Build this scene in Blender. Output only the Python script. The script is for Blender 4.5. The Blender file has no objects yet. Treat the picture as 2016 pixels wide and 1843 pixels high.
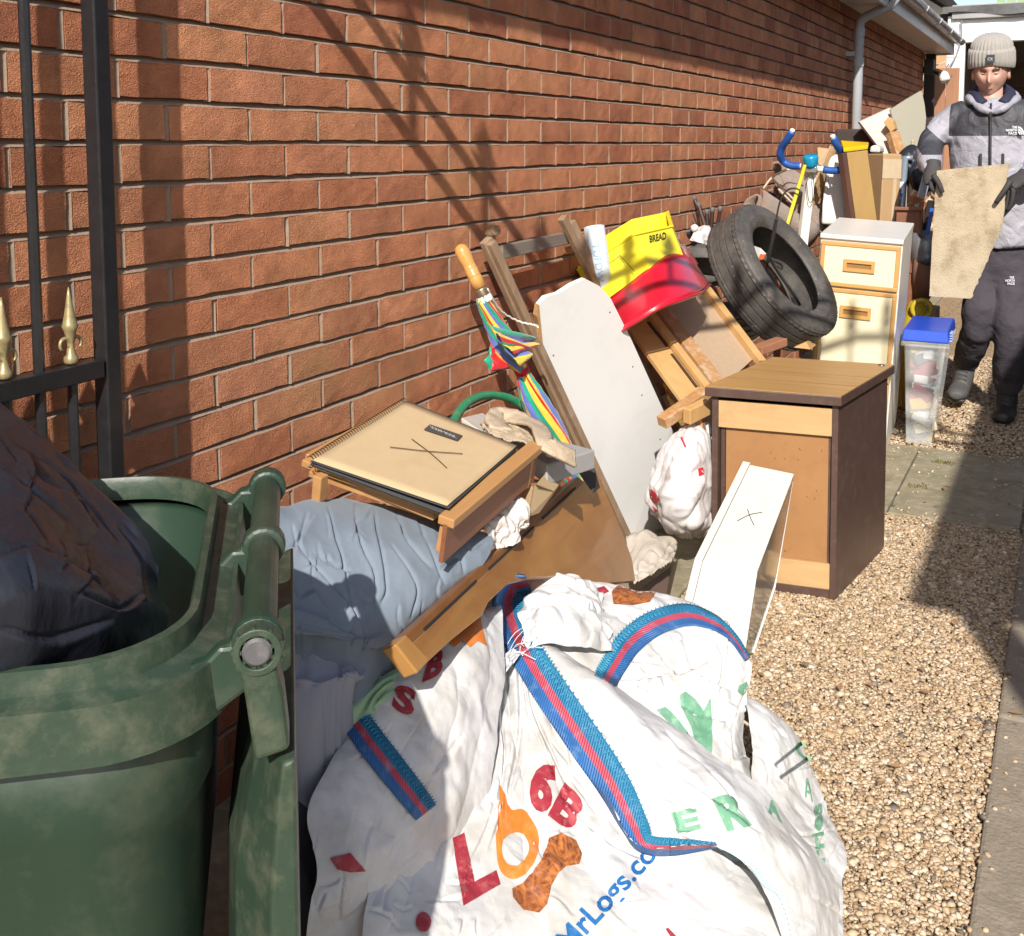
import bpy, bmesh, math, random
import numpy as np
from mathutils import Vector, Matrix, noise
from mathutils.bvhtree import BVHTree
random.seed(7); RNG = np.random.RandomState(11)
C = bpy.context.scene.collection
scn = bpy.context.scene
R = math.radians
# ------------------------------------------------------------------ camera
CAM = Vector((1.49, 0.0, 1.35)); YAW = R(27.5); PITCH = R(5.5)
FPX = 2125.0; CX = 1008.5; CY = 488.0; WPX = 2016.0
cd = bpy.data.cameras.new('camera'); cam = bpy.data.objects.new('camera', cd); C.objects.link(cam)
cam.location = CAM
cam.rotation_euler = (R(90) - PITCH, 0, YAW)
cd.sensor_width = 36.0; cd.lens = 36.0 * FPX / WPX
cd.shift_y = -(921.5 - CY) / WPX
cd.clip_start = 0.05; cd.clip_end = 500
scn.camera = cam
# ------------------------------------------------------------------ light
SUN_TO = Vector((1.0, -2.6, 2.0)).normalized()      # towards the sun
w = bpy.data.worlds.new('World'); scn.world = w; w.use_nodes = True
nt = w.node_tree
sky = nt.nodes.new('ShaderNodeTexSky'); sky.sky_type = 'NISHITA'; sky.sun_disc = False
sky.sun_elevation = math.asin(SUN_TO.z)
sky.sun_rotation = math.atan2(SUN_TO.x, SUN_TO.y)
nt.links.new(sky.outputs[0], nt.nodes['Background'].inputs[0])
nt.nodes['Background'].inputs[1].default_value = 0.125
sl = bpy.data.lights.new('sun', 'SUN'); so = bpy.data.objects.new('sun', sl); C.objects.link(so)
sl.energy = 4.6; sl.angle = R(0.53); sl.color = (1.0, 0.94, 0.86)
so.rotation_euler = SUN_TO.to_track_quat('Z', 'Y').to_euler(); so.location = (3, -6, 8)
scn.view_settings.view_transform = 'Standard'; scn.view_settings.look = 'None'
scn.view_settings.exposure = 0.50; scn.view_settings.gamma = 1.0
scn.render.resolution_x = 1024; scn.render.resolution_y = 936
# ------------------------------------------------------------------ picture point -> place
_fw = Vector((-math.sin(YAW) * math.cos(PITCH), math.cos(YAW) * math.cos(PITCH), -math.sin(PITCH)))
_rt = Vector((math.cos(YAW), math.sin(YAW), 0)); _up = _rt.cross(_fw)
def W(px, py, x=None, y=None, z=None, d=None):
    r = _fw + _rt * ((px - CX) / FPX) - _up * ((py - CY) / FPX)
    if x is not None: t = (x - CAM.x) / r.x
    elif y is not None: t = (y - CAM.y) / r.y
    elif z is not None: t = (z - CAM.z) / r.z
    else: t = d
    return CAM + r * t
def Wp(px, py, p0, n):
    r = _fw + _rt * ((px - CX) / FPX) - _up * ((py - CY) / FPX)
    n = Vector(n); return CAM + r * ((Vector(p0) - CAM).dot(n) / r.dot(n))
def proj(p):
    v = Vector(p) - CAM; q = v.dot(_fw)
    return (CX + FPX * v.dot(_rt) / q, CY - FPX * v.dot(_up) / q, q)
# ------------------------------------------------------------------ objects
def thing(name, label, cat, loc=(0, 0, 0), group=None, kind=None):
    o = bpy.data.objects.new(name, None); C.objects.link(o); o.location = Vector(loc)
    o.empty_display_size = 0.1
    if label: o['label'] = label
    if cat: o['category'] = cat
    if group: o['group'] = group
    if kind: o['kind'] = kind
    return o
def wloc(o):
    v = Vector((0, 0, 0))
    while o is not None: v += o.location; o = o.parent
    return v
class MB:
    """collects verts and faces in world coordinates"""
    def __init__(s): s.v = []; s.f = []
    def add(s, vs, fs):
        b = len(s.v); s.v += [tuple(v) for v in vs]; s.f += [tuple(b + i for i in f) for f in fs]; return s
    def hexa(s, p):   # 8 points: bottom 4 ccw, top 4 ccw
        return s.add(p, [(3, 2, 1, 0), (4, 5, 6, 7), (0, 1, 5, 4), (1, 2, 6, 5), (2, 3, 7, 6), (3, 0, 4, 7)])
    def box(s, c, size, M=None):
        c = Vector(c); hx, hy, hz = [k / 2 for k in size]
        ps = [Vector(q) for q in [(-hx, -hy, -hz), (hx, -hy, -hz), (hx, hy, -hz), (-hx, hy, -hz), (-hx, -hy, hz), (hx, -hy, hz), (hx, hy, hz), (-hx, hy, hz)]]
        if M is not None: ps = [M @ q for q in ps]
        return s.hexa([c + q for q in ps])
    def beam(s, a, b, w, h, up=(0, 0, 1)):  # box between two points; w across, h along up
        a = Vector(a); b = Vector(b); d = (b - a).normalized(); u = Vector(up); r = d.cross(u).normalized(); u = r.cross(d)
        r = r * w / 2; u = u * h / 2
        return s.hexa([a - r - u, a + r - u, b + r - u, b - r - u, a - r + u, a + r + u, b + r + u, b - r + u])
    def slab(s, pts, n):  # polygon extruded by vector n
        n = Vector(n); k = len(pts); pts = [Vector(p) for p in pts]
        return s.add(pts + [p + n for p in pts], [tuple(range(k))[::-1], tuple(range(k, 2 * k))] + [(i, (i + 1) % k, k + (i + 1) % k, k + i) for i in range(k)])
    def tube(s, pts, r, n=10, cap=True, ell=None, up=None):
        pts = [Vector(p) for p in pts]; k = len(pts)
        if not hasattr(r, '__len__'): r = [r] * k
        vs = []; u = None
        for i, p in enumerate(pts):
            t = (pts[min(i + 1, k - 1)] - pts[max(i - 1, 0)]).normalized()
            if u is None:
                u = Vector(up) if up is not None else (Vector((0, 0, 1)) if abs(t.z) < .9 else Vector((1, 0, 0)))
            u = (u - t * u.dot(t)).normalized(); q = t.cross(u)
            for j in range(n):
                a = 2 * math.pi * j / n
                vs.append(p + (u * math.cos(a) * (ell or 1) + q * math.sin(a)) * r[i])
        fs = [(i * n + j, i * n + (j + 1) % n, (i + 1) * n + (j + 1) % n, (i + 1) * n + j) for i in range(k - 1) for j in range(n)]
        if cap: fs += [tuple(range(n))[::-1], tuple((k - 1) * n + j for j in range(n))]
        return s.add(vs, fs)
    def ring(s, c, axis, R0, prof, n=40, a0=0, a1=2 * math.pi):  # profile (r,h) closed loop swept round axis
        ax = Vector(axis).normalized(); u = ax.orthogonal().normalized(); q = ax.cross(u); c = Vector(c); m = len(prof)
        full = abs(a1 - a0 - 2 * math.pi) < 1e-6; k = n if full else n + 1
        vs = []
        for i in range(k):
            a = a0 + (a1 - a0) * i / n; d = u * math.cos(a) + q * math.sin(a)
            for (r, h) in prof: vs.append(c + d * (R0 + r) + ax * h)
        fs = [(i * m + j, i * m + (j + 1) % m, ((i + 1) % k) * m + (j + 1) % m, ((i + 1) % k) * m + j) for i in range(n) for j in range(m)]
        return s.add(vs, fs)
    def lathe(s, c, axis, prof, n=20):  # open profile (r,h) capped
        ax = Vector(axis).normalized(); u = ax.orthogonal().normalized(); q = ax.cross(u); c = Vector(c); m = len(prof)
        vs = [c + (u * math.cos(2 * math.pi * i / n) + q * math.sin(2 * math.pi * i / n)) * r + ax * h for (r, h) in prof for i in range(n)]
        fs = [(j * n + i, j * n + (i + 1) % n, (j + 1) * n + (i + 1) % n, (j + 1) * n + i) for j in range(m - 1) for i in range(n)]
        return s.add(vs, fs + [tuple(range(n))[::-1], tuple((m - 1) * n + i for i in range(n))])
    def grid(s, G, close_u=False):
        nv, nu = G.shape[:2]
        vs = G.reshape(-1, 3).tolist()
        fs = [(j * nu + i, j * nu + (i + 1) % nu, (j + 1) * nu + (i + 1) % nu, (j + 1) * nu + i) for j in range(nv - 1) for i in range(nu if close_u else nu - 1)]
        return s.add(vs, fs)
def mesh_of(mb, name, mat, off, smooth=False):
    me = bpy.data.meshes.new(name)
    me.from_pydata([(v[0] - off.x, v[1] - off.y, v[2] - off.z) for v in mb.v], [], mb.f)
    if mat: me.materials.append(mat)
    bm = bmesh.new(); bm.from_mesh(me); bmesh.ops.recalc_face_normals(bm, faces=bm.faces); bm.to_mesh(me); bm.free()
    if smooth:
        for p in me.polygons: p.use_smooth = True
    return me
def part(name, mb, mat, parent, label=None, smooth=False, bevel=0, seg=2, subsurf=0, solid=0, kind=None, remesh=0, smoothit=0, autos=False):
    off = wloc(parent) if parent else Vector((0, 0, 0))
    me = mesh_of(mb, name, mat, off, smooth or autos)
    o = bpy.data.objects.new(name, me); C.objects.link(o)
    if parent: o.parent = parent
    if label: o['label'] = label
    if kind: o['kind'] = kind

    if solid:
        m = o.modifiers.new('solid', 'SOLIDIFY'); m.thickness = solid; m.offset = -1
    if remesh:
        m = o.modifiers.new('remesh', 'REMESH'); m.mode = 'VOXEL'; m.voxel_size = remesh; m.use_smooth_shade = True
    if smoothit:
        m = o.modifiers.new('smooth', 'SMOOTH'); m.factor = .5; m.iterations = smoothit
    if bevel:
        m = o.modifiers.new('bevel', 'BEVEL'); m.width = bevel; m.segments = seg; m.limit_method = 'ANGLE'; m.angle_limit = R(35); m.harden_normals = False
    if subsurf:
        m = o.modifiers.new('subd', 'SUBSURF'); m.levels = subsurf; m.render_levels = subsurf
    return o
def single(name, mb, mat, label, cat, loc=None, group=None, **k):
    """a top-level thing made of one mesh, origin at loc"""
    if loc is None:
        a = np.array(mb.v); loc = (float(a[:, 0].mean()), float(a[:, 1].mean()), float(a[:, 2].min()))
    kind = k.pop('kind', None); off = Vector(loc)
    mb2 = MB(); mb2.v = [(v[0] - off.x, v[1] - off.y, v[2] - off.z) for v in mb.v]; mb2.f = mb.f
    o = part(name, mb2, mat, None, **k); o.location = off
    if label: o['label'] = label
    if cat: o['category'] = cat
    if group: o['group'] = group
    if kind: o['kind'] = kind
    return o
# ------------------------------------------------------------------ noise, folds, patches
def _h(i, j, k, s):
    x = (i * 374761393 + j * 668265263 + k * 2147483647 + s * 1274126177) & 0xffffffff
    x = ((x ^ (x >> 13)) * 1274126177) & 0xffffffff
    x = (x ^ (x >> 16)) & 0xffffffff
    return x.astype(np.float64) / 4294967295.0
def vn(P, s=0):   # value noise 0..1
    P = np.asarray(P, float); i = np.floor(P).astype(np.int64); f = P - i; f = f * f * f * (f * (f * 6 - 15) + 10)
    r = 0
    for a in (0, 1):
        for b in (0, 1):
            for c in (0, 1):
                wgt = (f[..., 0] if a else 1 - f[..., 0]) * (f[..., 1] if b else 1 - f[..., 1]) * (f[..., 2] if c else 1 - f[..., 2])
                r = r + wgt * _h(i[..., 0] + a, i[..., 1] + b, i[..., 2] + c, s)
    return r
def ridge(P, s=0): return 1 - np.abs(2 * vn(P, s) - 1)
def crumple(P, scale=8, amp=.02, seed=0, octs=3, sharp=1.5):
    """sharp creases of several sizes, zero-mean-ish"""
    Q = P * scale; Q = Q + 0.5 * np.stack([vn(Q * .7, seed + 31), vn(Q * .7, seed + 32), vn(Q * .7, seed + 33)], -1)
    h = 0; a = 1.0
    for o in range(octs):
        h = h + a * (ridge(Q, seed + o) ** sharp - .5); Q = Q * 2.03 + 7.7; a *= .48
    return h * amp
def creased(P, sp=.12, amp=.012, seed=0, n=None):
    """crumpled film: flat-ish facets meeting in both sharp ridges and sharp valleys"""
    Q = P.reshape(-1, 3); lo = Q.min(0) - sp; hi = Q.max(0) + sp; rs = np.random.RandomState(seed); h = 0
    Q = Q + .35 * sp * (np.stack([vn(Q / sp * 1.3, seed + k) for k in range(3)], -1) - .5)
    ext = np.maximum(hi - lo, sp); k = int(min(700, max(12, (ext[0] * ext[1] + ext[1] * ext[2] + ext[0] * ext[2]) / sp ** 2 * 1.2)))
    for sg in (1, -1):
        idx = rs.randint(0, len(Q), k); S = Q[idx] * np.array([1, 1, 1]); m = np.full(len(Q), 1e9); wgt = rs.uniform(0, .35 * sp * sp, len(S)); st = np.array([1, 1, .55]) if sg > 0 else np.array([.6, 1, 1])
        for j in range(len(S)): m = np.minimum(m, (((Q - S[j]) * st) ** 2).sum(1) + wgt[j])
        h = h + sg * np.sqrt(m) / sp
    return (h * amp).reshape(P.shape[:-1])
def facets(P, n=120, amp=.02, seed=0):
    """creased planes: each seed owns a tilted facet, borders are sharp folds"""
    rs = np.random.RandomState(seed); shp = P.shape[:-1]; Q = P.reshape(-1, 3)
    lo = Q.min(0); hi = Q.max(0); S = lo + rs.rand(n, 3) * (hi - lo)
    D = ((Q[:, None, :] - S[None]) ** 2).sum(-1); idx = np.argsort(D, 1)[:, :2]
    d0 = np.sqrt(np.take_along_axis(D, idx[:, :1], 1)[:, 0]); d1 = np.sqrt(np.take_along_axis(D, idx[:, 1:2], 1)[:, 0])
    e = (d1 - d0) / (d1 + d0 + 1e-9)
    return (np.minimum(e * 2.2, 1) * amp).reshape(shp)
def _cr(A, n):  # catmull-rom resample along axis 0
    m = len(A); out = []
    for i in range(n):
        t = i / (n - 1) * (m - 1); k = min(int(t), m - 2); f = t - k
        p0 = A[max(k - 1, 0)]; p1 = A[k]; p2 = A[k + 1]; p3 = A[min(k + 2, m - 1)]
        if k == 0: p0 = 2 * p1 - p2
        if k + 2 > m - 1: p3 = 2 * p2 - p1
        out.append(.5 * ((2 * p1) + (-p0 + p2) * f + (2 * p0 - 5 * p1 + 4 * p2 - p3) * f * f + (-p0 + 3 * p1 - 3 * p2 + p3) * f ** 3))
    return np.array(out)
def curve(pts, n): return [Vector(p) for p in _cr(np.array([tuple(p) for p in pts], float), n)]
def patch(rows, nu, nv):
    """rows of control points, each (px,py,depth) or a Vector -> smooth grid (nv,nu,3)"""
    A = np.array([[tuple(W(p[0], p[1], d=p[2])) if not isinstance(p, Vector) else tuple(p) for p in r] for r in rows], float)
    A = _cr(A, nv); A = _cr(A.transpose(1, 0, 2), nu).transpose(1, 0, 2)
    return A
def gnorm(G):
    du = np.gradient(G, axis=1); dv = np.gradient(G, axis=0); n = np.cross(du, dv)
    n /= np.linalg.norm(n, axis=-1, keepdims=True) + 1e-12
    cpos = np.array(tuple(CAM)); s = np.sign(((cpos - G) * n).sum(-1).mean())
    return n * s
def disp(G, h):
    return G + gnorm(G) * h[..., None]
def pxof(G):
    c = np.array(tuple(CAM)); v = G - c; q = v @ np.array(tuple(_fw)); return np.stack([CX + FPX * (v @ np.array(tuple(_rt))) / q, CY - FPX * (v @ np.array(tuple(_up))) / q], -1)
def creases(G, lines, wd=7., amp=.006, side=.010, sw=26.):
    """fold lines seen in the photograph: a narrow valley with the cloth swelling up on one side of it"""
    P = pxof(G); h = np.zeros(P.shape[:-1])
    for ln in lines:
        Q = _cr(np.array(ln, float), 14); D = np.full(h.shape, 1e9); S = np.zeros(h.shape); T = np.zeros(h.shape)
        for k in range(len(Q) - 1):
            a, b = Q[k], Q[k + 1]; ab = b - a; t = np.clip(((P - a) @ ab) / (ab @ ab), 0, 1); r = P - (a + t[..., None] * ab); d = np.hypot(r[..., 0], r[..., 1]); m = d < D
            D = np.where(m, d, D); S = np.where(m, np.sign(ab[0] * r[..., 1] - ab[1] * r[..., 0]), S); T = np.where(m, (k + t) / (len(Q) - 1), T)
        e = np.sin(np.clip(T, 0, 1) * math.pi) ** .5
        h += e * (-amp * np.exp(-(D / wd) ** 2) + side * (S > 0) * np.exp(-D / sw) * (1 - np.exp(-D / (wd * .5))))
    return h
def rand_lines(seed, box, n, lmin, lmax, a0, a1, focus=None):
    rs = random.Random(seed); out = []
    for _ in range(n):
        x = rs.uniform(box[0], box[2]); y = rs.uniform(box[1], box[3]); L_ = rs.uniform(lmin, lmax)
        a = math.atan2(y - focus[1], x - focus[0]) + rs.gauss(0, .16) if focus else rs.uniform(a0, a1)
        c = rs.gauss(0, .22); p = [(x, y)]
        for k in range(3): a += c; x += math.cos(a) * L_ / 3; y += math.sin(a) * L_ / 3; p.append((x, y))
        out.append(p if rs.random() < .5 else p[::-1])
    return out
def bvh(mb): return BVHTree.FromPolygons([Vector(v) for v in mb.v], mb.f)
# ------------------------------------------------------------------ materials
def _n(nt, t, **k):
    n = nt.nodes.new(t)
    for a, b in k.items():
        if a.startswith('i_'): n.inputs[a[2:].replace('_', ' ')].default_value = b
        else: setattr(n, a, b)
    return n
def col4(c): return (c[0], c[1], c[2], 1)
MATS = {}
def mat(name, c1, c2=None, rough=.6, scale=12, detail=6, bump=0., bscale=80, metal=0., stretch=(1, 1, 1), dirt=None, dscale=5, damt=.4, spec=.5, trans=0., sss=0., coords='Object', bdist=.003, contrast=.5, distort=0., rrand=0., coat=0., alpha=1., sheen=0., dstretch=(1, 1, 1), dedge=(.5, .72)):
    if name in MATS: return MATS[name]
    m = bpy.data.materials.new(name); m.use_nodes = True; nt = m.node_tree; L = nt.links
    b = nt.nodes['Principled BSDF']; b.inputs['Roughness'].default_value = rough; b.inputs['Metallic'].default_value = metal
    b.inputs['Specular IOR Level'].default_value = spec
    if trans: b.inputs['Transmission Weight'].default_value = trans
    if coat: b.inputs['Coat Weight'].default_value = coat
    if sheen: b.inputs['Sheen Weight'].default_value = sheen
    if alpha < 1: b.inputs['Alpha'].default_value = alpha
    if sss: b.inputs['Subsurface Weight'].default_value = sss; b.inputs['Subsurface Scale'].default_value = .02
    tc = _n(nt, 'ShaderNodeTexCoord'); mp = _n(nt, 'ShaderNodeMapping'); mp.inputs['Scale'].default_value = stretch
    L.new(tc.outputs[coords], mp.inputs[0])
    if c2 is None: c2 = tuple(x * .82 for x in c1)
    nz = _n(nt, 'ShaderNodeTexNoise', i_Scale=scale, i_Detail=detail, i_Roughness=.6, i_Distortion=distort); L.new(mp.outputs[0], nz.inputs[0])
    rp = _n(nt, 'ShaderNodeValToRGB'); e = rp.color_ramp.elements
    e[0].position = .5 - contrast * .5; e[1].position = .5 + contrast * .5; e[0].color = col4(c1); e[1].color = col4(c2)
    L.new(nz.outputs[0], rp.inputs[0]); out = rp.outputs[0]
    if dirt is not None:
        n2 = _n(nt, 'ShaderNodeTexNoise', i_Scale=dscale, i_Detail=8, i_Roughness=.7); mp2 = _n(nt, 'ShaderNodeMapping'); mp2.inputs['Scale'].default_value = dstretch; mp2.inputs['Rotation'].default_value = (.35, .2, .3) if dstretch != (1, 1, 1) else (0, 0, 0); L.new(tc.outputs[coords], mp2.inputs[0]); L.new(mp2.outputs[0], n2.inputs[0])
        r2 = _n(nt, 'ShaderNodeMapRange'); r2.inputs[1].default_value = dedge[0]; r2.inputs[2].default_value = dedge[1]; r2.inputs[4].default_value = damt; L.new(n2.outputs[0], r2.inputs[0])
        mx = _n(nt, 'ShaderNodeMix', data_type='RGBA'); L.new(r2.outputs[0], mx.inputs[0]); L.new(out, mx.inputs[6]); mx.inputs[7].default_value = col4(dirt); out = mx.outputs[2]
    L.new(out, b.inputs['Base Color'])
    if rrand:
        r3 = _n(nt, 'ShaderNodeMapRange'); r3.inputs[3].default_value = rough - rrand; r3.inputs[4].default_value = rough + rrand; L.new(nz.outputs[0], r3.inputs[0]); L.new(r3.outputs[0], b.inputs['Roughness'])
    if bump:
        n3 = _n(nt, 'ShaderNodeTexNoise', i_Scale=bscale, i_Detail=5); L.new(mp.outputs[0], n3.inputs[0])
        bp = _n(nt, 'ShaderNodeBump', i_Strength=bump, i_Distance=bdist); L.new(n3.outputs[0], bp.inputs['Height']); L.new(bp.outputs[0], b.inputs['Normal'])
    MATS[name] = m; return m
def wood(name, c1, c2, axis='Y', rough=.5, scale=9, bump=.15, **k):
    st = {'X': (.12, 1.6, 1.6), 'Y': (1.6, .12, 1.6), 'Z': (1.6, 1.6, .12)}[axis]
    return mat(name, c1, c2, rough=rough, scale=scale, stretch=st, bump=bump, bscale=scale * 9, detail=8, distort=1.2, contrast=.45, bdist=.0015, **k)
# ================================================================== BRICK MATERIAL
def brick_mat():
    m = bpy.data.materials.new('rustic_brick'); m.use_nodes = True; nt = m.node_tree; L = nt.links; b = nt.nodes['Principled BSDF']
    b.inputs['Roughness'].default_value = .88; b.inputs['Specular IOR Level'].default_value = .25
    oi = _n(nt, 'ShaderNodeObjectInfo'); ge = _n(nt, 'ShaderNodeNewGeometry')
    ad = _n(nt, 'ShaderNodeMath', operation='ADD'); L.new(oi.outputs['Random'], ad.inputs[0]); L.new(ge.outputs['Random Per Island'], ad.inputs[1])
    wn = _n(nt, 'ShaderNodeTexWhiteNoise', noise_dimensions='1D'); L.new(ad.outputs[0], wn.inputs['W'])
    rp = _n(nt, 'ShaderNodeValToRGB'); e = rp.color_ramp.elements; e[0].position = 0; e[0].color = (.38, .138, .078, 1); e[1].position = 1; e[1].color = (.55, .235, .13, 1)
    for p, c in ((.2, (.49, .19, .096)), (.45, (.56, .235, .12)), (.62, (.44, .175, .095)), (.8, (.60, .265, .135)), (.93, (.52, .21, .11))):
        q = e.new(p); q.color = col4(c)
    L.new(wn.outputs[0], rp.inputs[0])
    ps = _n(nt, 'ShaderNodeTexNoise', i_Scale=9., i_Detail=7, i_Roughness=.65); L.new(ge.outputs['Position'], ps.inputs[0])
    mr = _n(nt, 'ShaderNodeMapRange'); mr.inputs[1].default_value = .3; mr.inputs[2].default_value = .7; mr.inputs[3].default_value = .62; mr.inputs[4].default_value = 1.16; L.new(ps.outputs[0], mr.inputs[0])
    mx = _n(nt, 'ShaderNodeMix', data_type='RGBA', blend_type='MULTIPLY'); mx.inputs[0].default_value = 1; L.new(rp.outputs[0], mx.inputs[6])
    cb = _n(nt, 'ShaderNodeCombineXYZ'); [L.new(mr.outputs[0], cb.inputs[i]) for i in range(3)]; L.new(cb.outputs[0], mx.inputs[7])
    # pale bloom here and there
    ps2 = _n(nt, 'ShaderNodeTexNoise', i_Scale=1.7, i_Detail=5, i_Roughness=.6); L.new(ge.outputs['Position'], ps2.inputs[0])
    m2 = _n(nt, 'ShaderNodeMapRange'); m2.inputs[1].default_value = .58; m2.inputs[2].default_value = .72; m2.inputs[4].default_value = .5; L.new(ps2.outputs[0], m2.inputs[0])
    my = _n(nt, 'ShaderNodeMix', data_type='RGBA'); L.new(m2.outputs[0], my.inputs[0]); L.new(mx.outputs[2], my.inputs[6]); my.inputs[7].default_value = (.47, .27, .12, 1)
    # pale mortar smears and small dark pits
    ps3 = _n(nt, 'ShaderNodeTexNoise', i_Scale=34., i_Detail=6, i_Roughness=.7); L.new(ge.outputs['Position'], ps3.inputs[0])
    m3 = _n(nt, 'ShaderNodeMapRange'); m3.inputs[1].default_value = .66; m3.inputs[2].default_value = .74; m3.inputs[4].default_value = .55; L.new(ps3.outputs[0], m3.inputs[0])
    mz = _n(nt, 'ShaderNodeMix', data_type='RGBA'); L.new(m3.outputs[0], mz.inputs[0]); L.new(my.outputs[2], mz.inputs[6]); mz.inputs[7].default_value = (.50, .34, .24, 1)
    m4 = _n(nt, 'ShaderNodeMapRange'); m4.inputs[1].default_value = .34; m4.inputs[2].default_value = .27; m4.inputs[4].default_value = .6; L.new(ps3.outputs[0], m4.inputs[0])
    mw = _n(nt, 'ShaderNodeMix', data_type='RGBA'); L.new(m4.outputs[0], mw.inputs[0]); L.new(mz.outputs[2], mw.inputs[6]); mw.inputs[7].default_value = (.16, .07, .04, 1)
    L.new(mw.outputs[2], b.inputs['Base Color'])
    mp = _n(nt, 'ShaderNodeMapping'); mp.inputs['Scale'].default_value = (1, .75, 1.25); L.new(ge.outputs['Position'], mp.inputs[0])
    n1 = _n(nt, 'ShaderNodeTexNoise', i_Scale=115., i_Detail=2.5, i_Distortion=3.2, i_Roughness=.5); L.new(mp.outputs[0], n1.inputs[0])
    n2 = _n(nt, 'ShaderNodeTexNoise', i_Scale=320., i_Detail=3); L.new(ge.outputs['Position'], n2.inputs[0])
    s = _n(nt, 'ShaderNodeMath', operation='MULTIPLY_ADD'); L.new(n2.outputs[0], s.inputs[0]); s.inputs[1].default_value = .25; L.new(n1.outputs[0], s.inputs[2])
    bp = _n(nt, 'ShaderNodeBump', i_Strength=.85, i_Distance=.0045); L.new(s.outputs[0], bp.inputs['Height']); L.new(bp.outputs[0], b.inputs['Normal'])
    return m
BRICK = brick_mat()
MORTAR = mat('mortar', (.33, .235, .17), (.24, .17, .125), rough=.95, scale=30, bump=.5, bscale=140, contrast=.6)
# ================================================================== HOUSE WALL
house = thing('brick_house', 'red brown brick bungalow with grey downpipe and white gutter along the drive', 'house', (0, 0, 0))
WALL_Y0, WALL_Y1, WALL_H = -3.0, 12.55, 2.38
mb = MB(); mb.box((-.1730, (WALL_Y0 + WALL_Y1) / 2, WALL_H / 2), (.31, WALL_Y1 - WALL_Y0, WALL_H + .1))
part('wall', mb, MORTAR, house)
# weather-struck joints: each sinks in under the brick above and comes out flush below; perpends likewise
mj = MB(); jr = np.random.RandomState(5)
for cse in range(0, 31):
    zt_ = .002 + cse * .075 + .0062; zb_ = .002 + cse * .075 - .0066; ys = np.arange(WALL_Y0, WALL_Y1 + .01, .055); jt = jr.randn(len(ys)) * .0009; jd = jr.randn(len(ys)) * .0006; vs = []
    for y, a, b in zip(ys, jt, jd): vs += [(-.0165, y, zt_ + .001), (-.0008 + b * .8, y, zb_ + a * .7), (-.02, y, zb_ - .002)]
    mj.add(vs, [(3 * i + k, 3 * i + 3 + k, 3 * i + 4 + k, 3 * i + 1 + k) for i in range(len(ys) - 1) for k in (0, 1)])
    off = .132 if cse % 2 == 0 else .0195
    for k in range(int((WALL_Y0 - off) / .225), int((WALL_Y1 - off) / .225)):
        y = off + k * .225; a, b = jr.randn(2) * .0007; z0, z1 = .002 + cse * .075 + .004, .002 + (cse + 1) * .075 - .004
        mj.add([(-.0085, y - .0062, z0), (-.0010 + a, y + .0058 + b, z0), (-.0010 + b, y + .0058 + a, z1), (-.0085, y - .0062, z1)], [(0, 1, 2, 3)])
part('mortar', mj, MORTAR, house, kind='stuff')
def brick_mesh(seed, L=.2135, H=.0625, D=.05):
    rs = np.random.RandomState(seed); nu, nv = 6, 3; c = .0007
    F = np.zeros((nv + 1, nu + 1, 3))
    for j in range(nv + 1):
        for i in range(nu + 1):
            ed = i in (0, nu) or j in (0, nv)
            F[j, i] = (0 - (c if ed else 0) + rs.randn() * (.0003 if ed else .0004), (i / nu - .5) * L + (rs.randn() * .0008), (j / nv - .5) * H + rs.randn() * .0008)
    vs = [tuple(v) for v in F.reshape(-1, 3)]; fs = [(j * (nu + 1) + i, j * (nu + 1) + i + 1, (j + 1) * (nu + 1) + i + 1, (j + 1) * (nu + 1) + i) for j in range(nv) for i in range(nu)]
    rim = [(0, i) for i in range(nu + 1)] + [(j, nu) for j in range(1, nv + 1)] + [(nv, i) for i in range(nu - 1, -1, -1)] + [(j, 0) for j in range(nv - 1, 0, -1)]
    b = len(vs)
    for (j, i) in rim: vs.append((-D, F[j, i, 1], F[j, i, 2]))
    m = len(rim)
    for k in range(m):
        a = rim[k][0] * (nu + 1) + rim[k][1]; a2 = rim[(k + 1) % m][0] * (nu + 1) + rim[(k + 1) % m][1]
        fs.append((a, b + k, b + (k + 1) % m, a2))
    return vs, fs
BV = []
for s in range(14):
    vs, fs = brick_mesh(s); me = bpy.data.meshes.new('brick'); me.from_pydata(vs, [], fs); me.materials.append(BRICK)
    bm = bmesh.new(); bm.from_mesh(me); bmesh.ops.recalc_face_normals(bm, faces=bm.faces); bm.to_mesh(me); bm.free()
    BV.append((me, np.array(vs), [tuple(p.vertices) for p in me.polygons]))
slots = []
for cse in range(0, 31):
    zc = .002 + cse * .075 + .0375
    off = .132 if cse % 2 == 0 else .0195
    k0 = int(math.floor((WALL_Y0 - off) / .225)) + 1; k1 = int((WALL_Y1 - off) / .225)
    for k in range(k0, k1):
        yc = off + k * .225 + .1125
        a = proj((0, yc - .1, zc)); b2 = proj((0, yc + .1, zc)); q = proj((0, yc, zc))
        vis = 0 if q[2] <= .2 else (1 if (-40 < b2[0] and a[0] < 2016 and -20 < q[1] < 1100) else 0)
        # behind heap / bin: skip from picking
        if vis and (q[1] > 960 or (q[0] < 560 and q[1] > 990)): vis = 0
        area = vis * (b2[0] - a[0]) / q[2] if vis else -q[2] * .001 - 1
        slots.append((area, yc, zc, cse))
slots.sort(key=lambda t: -t[0])
rv, rf = [], []; nb = 0
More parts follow.
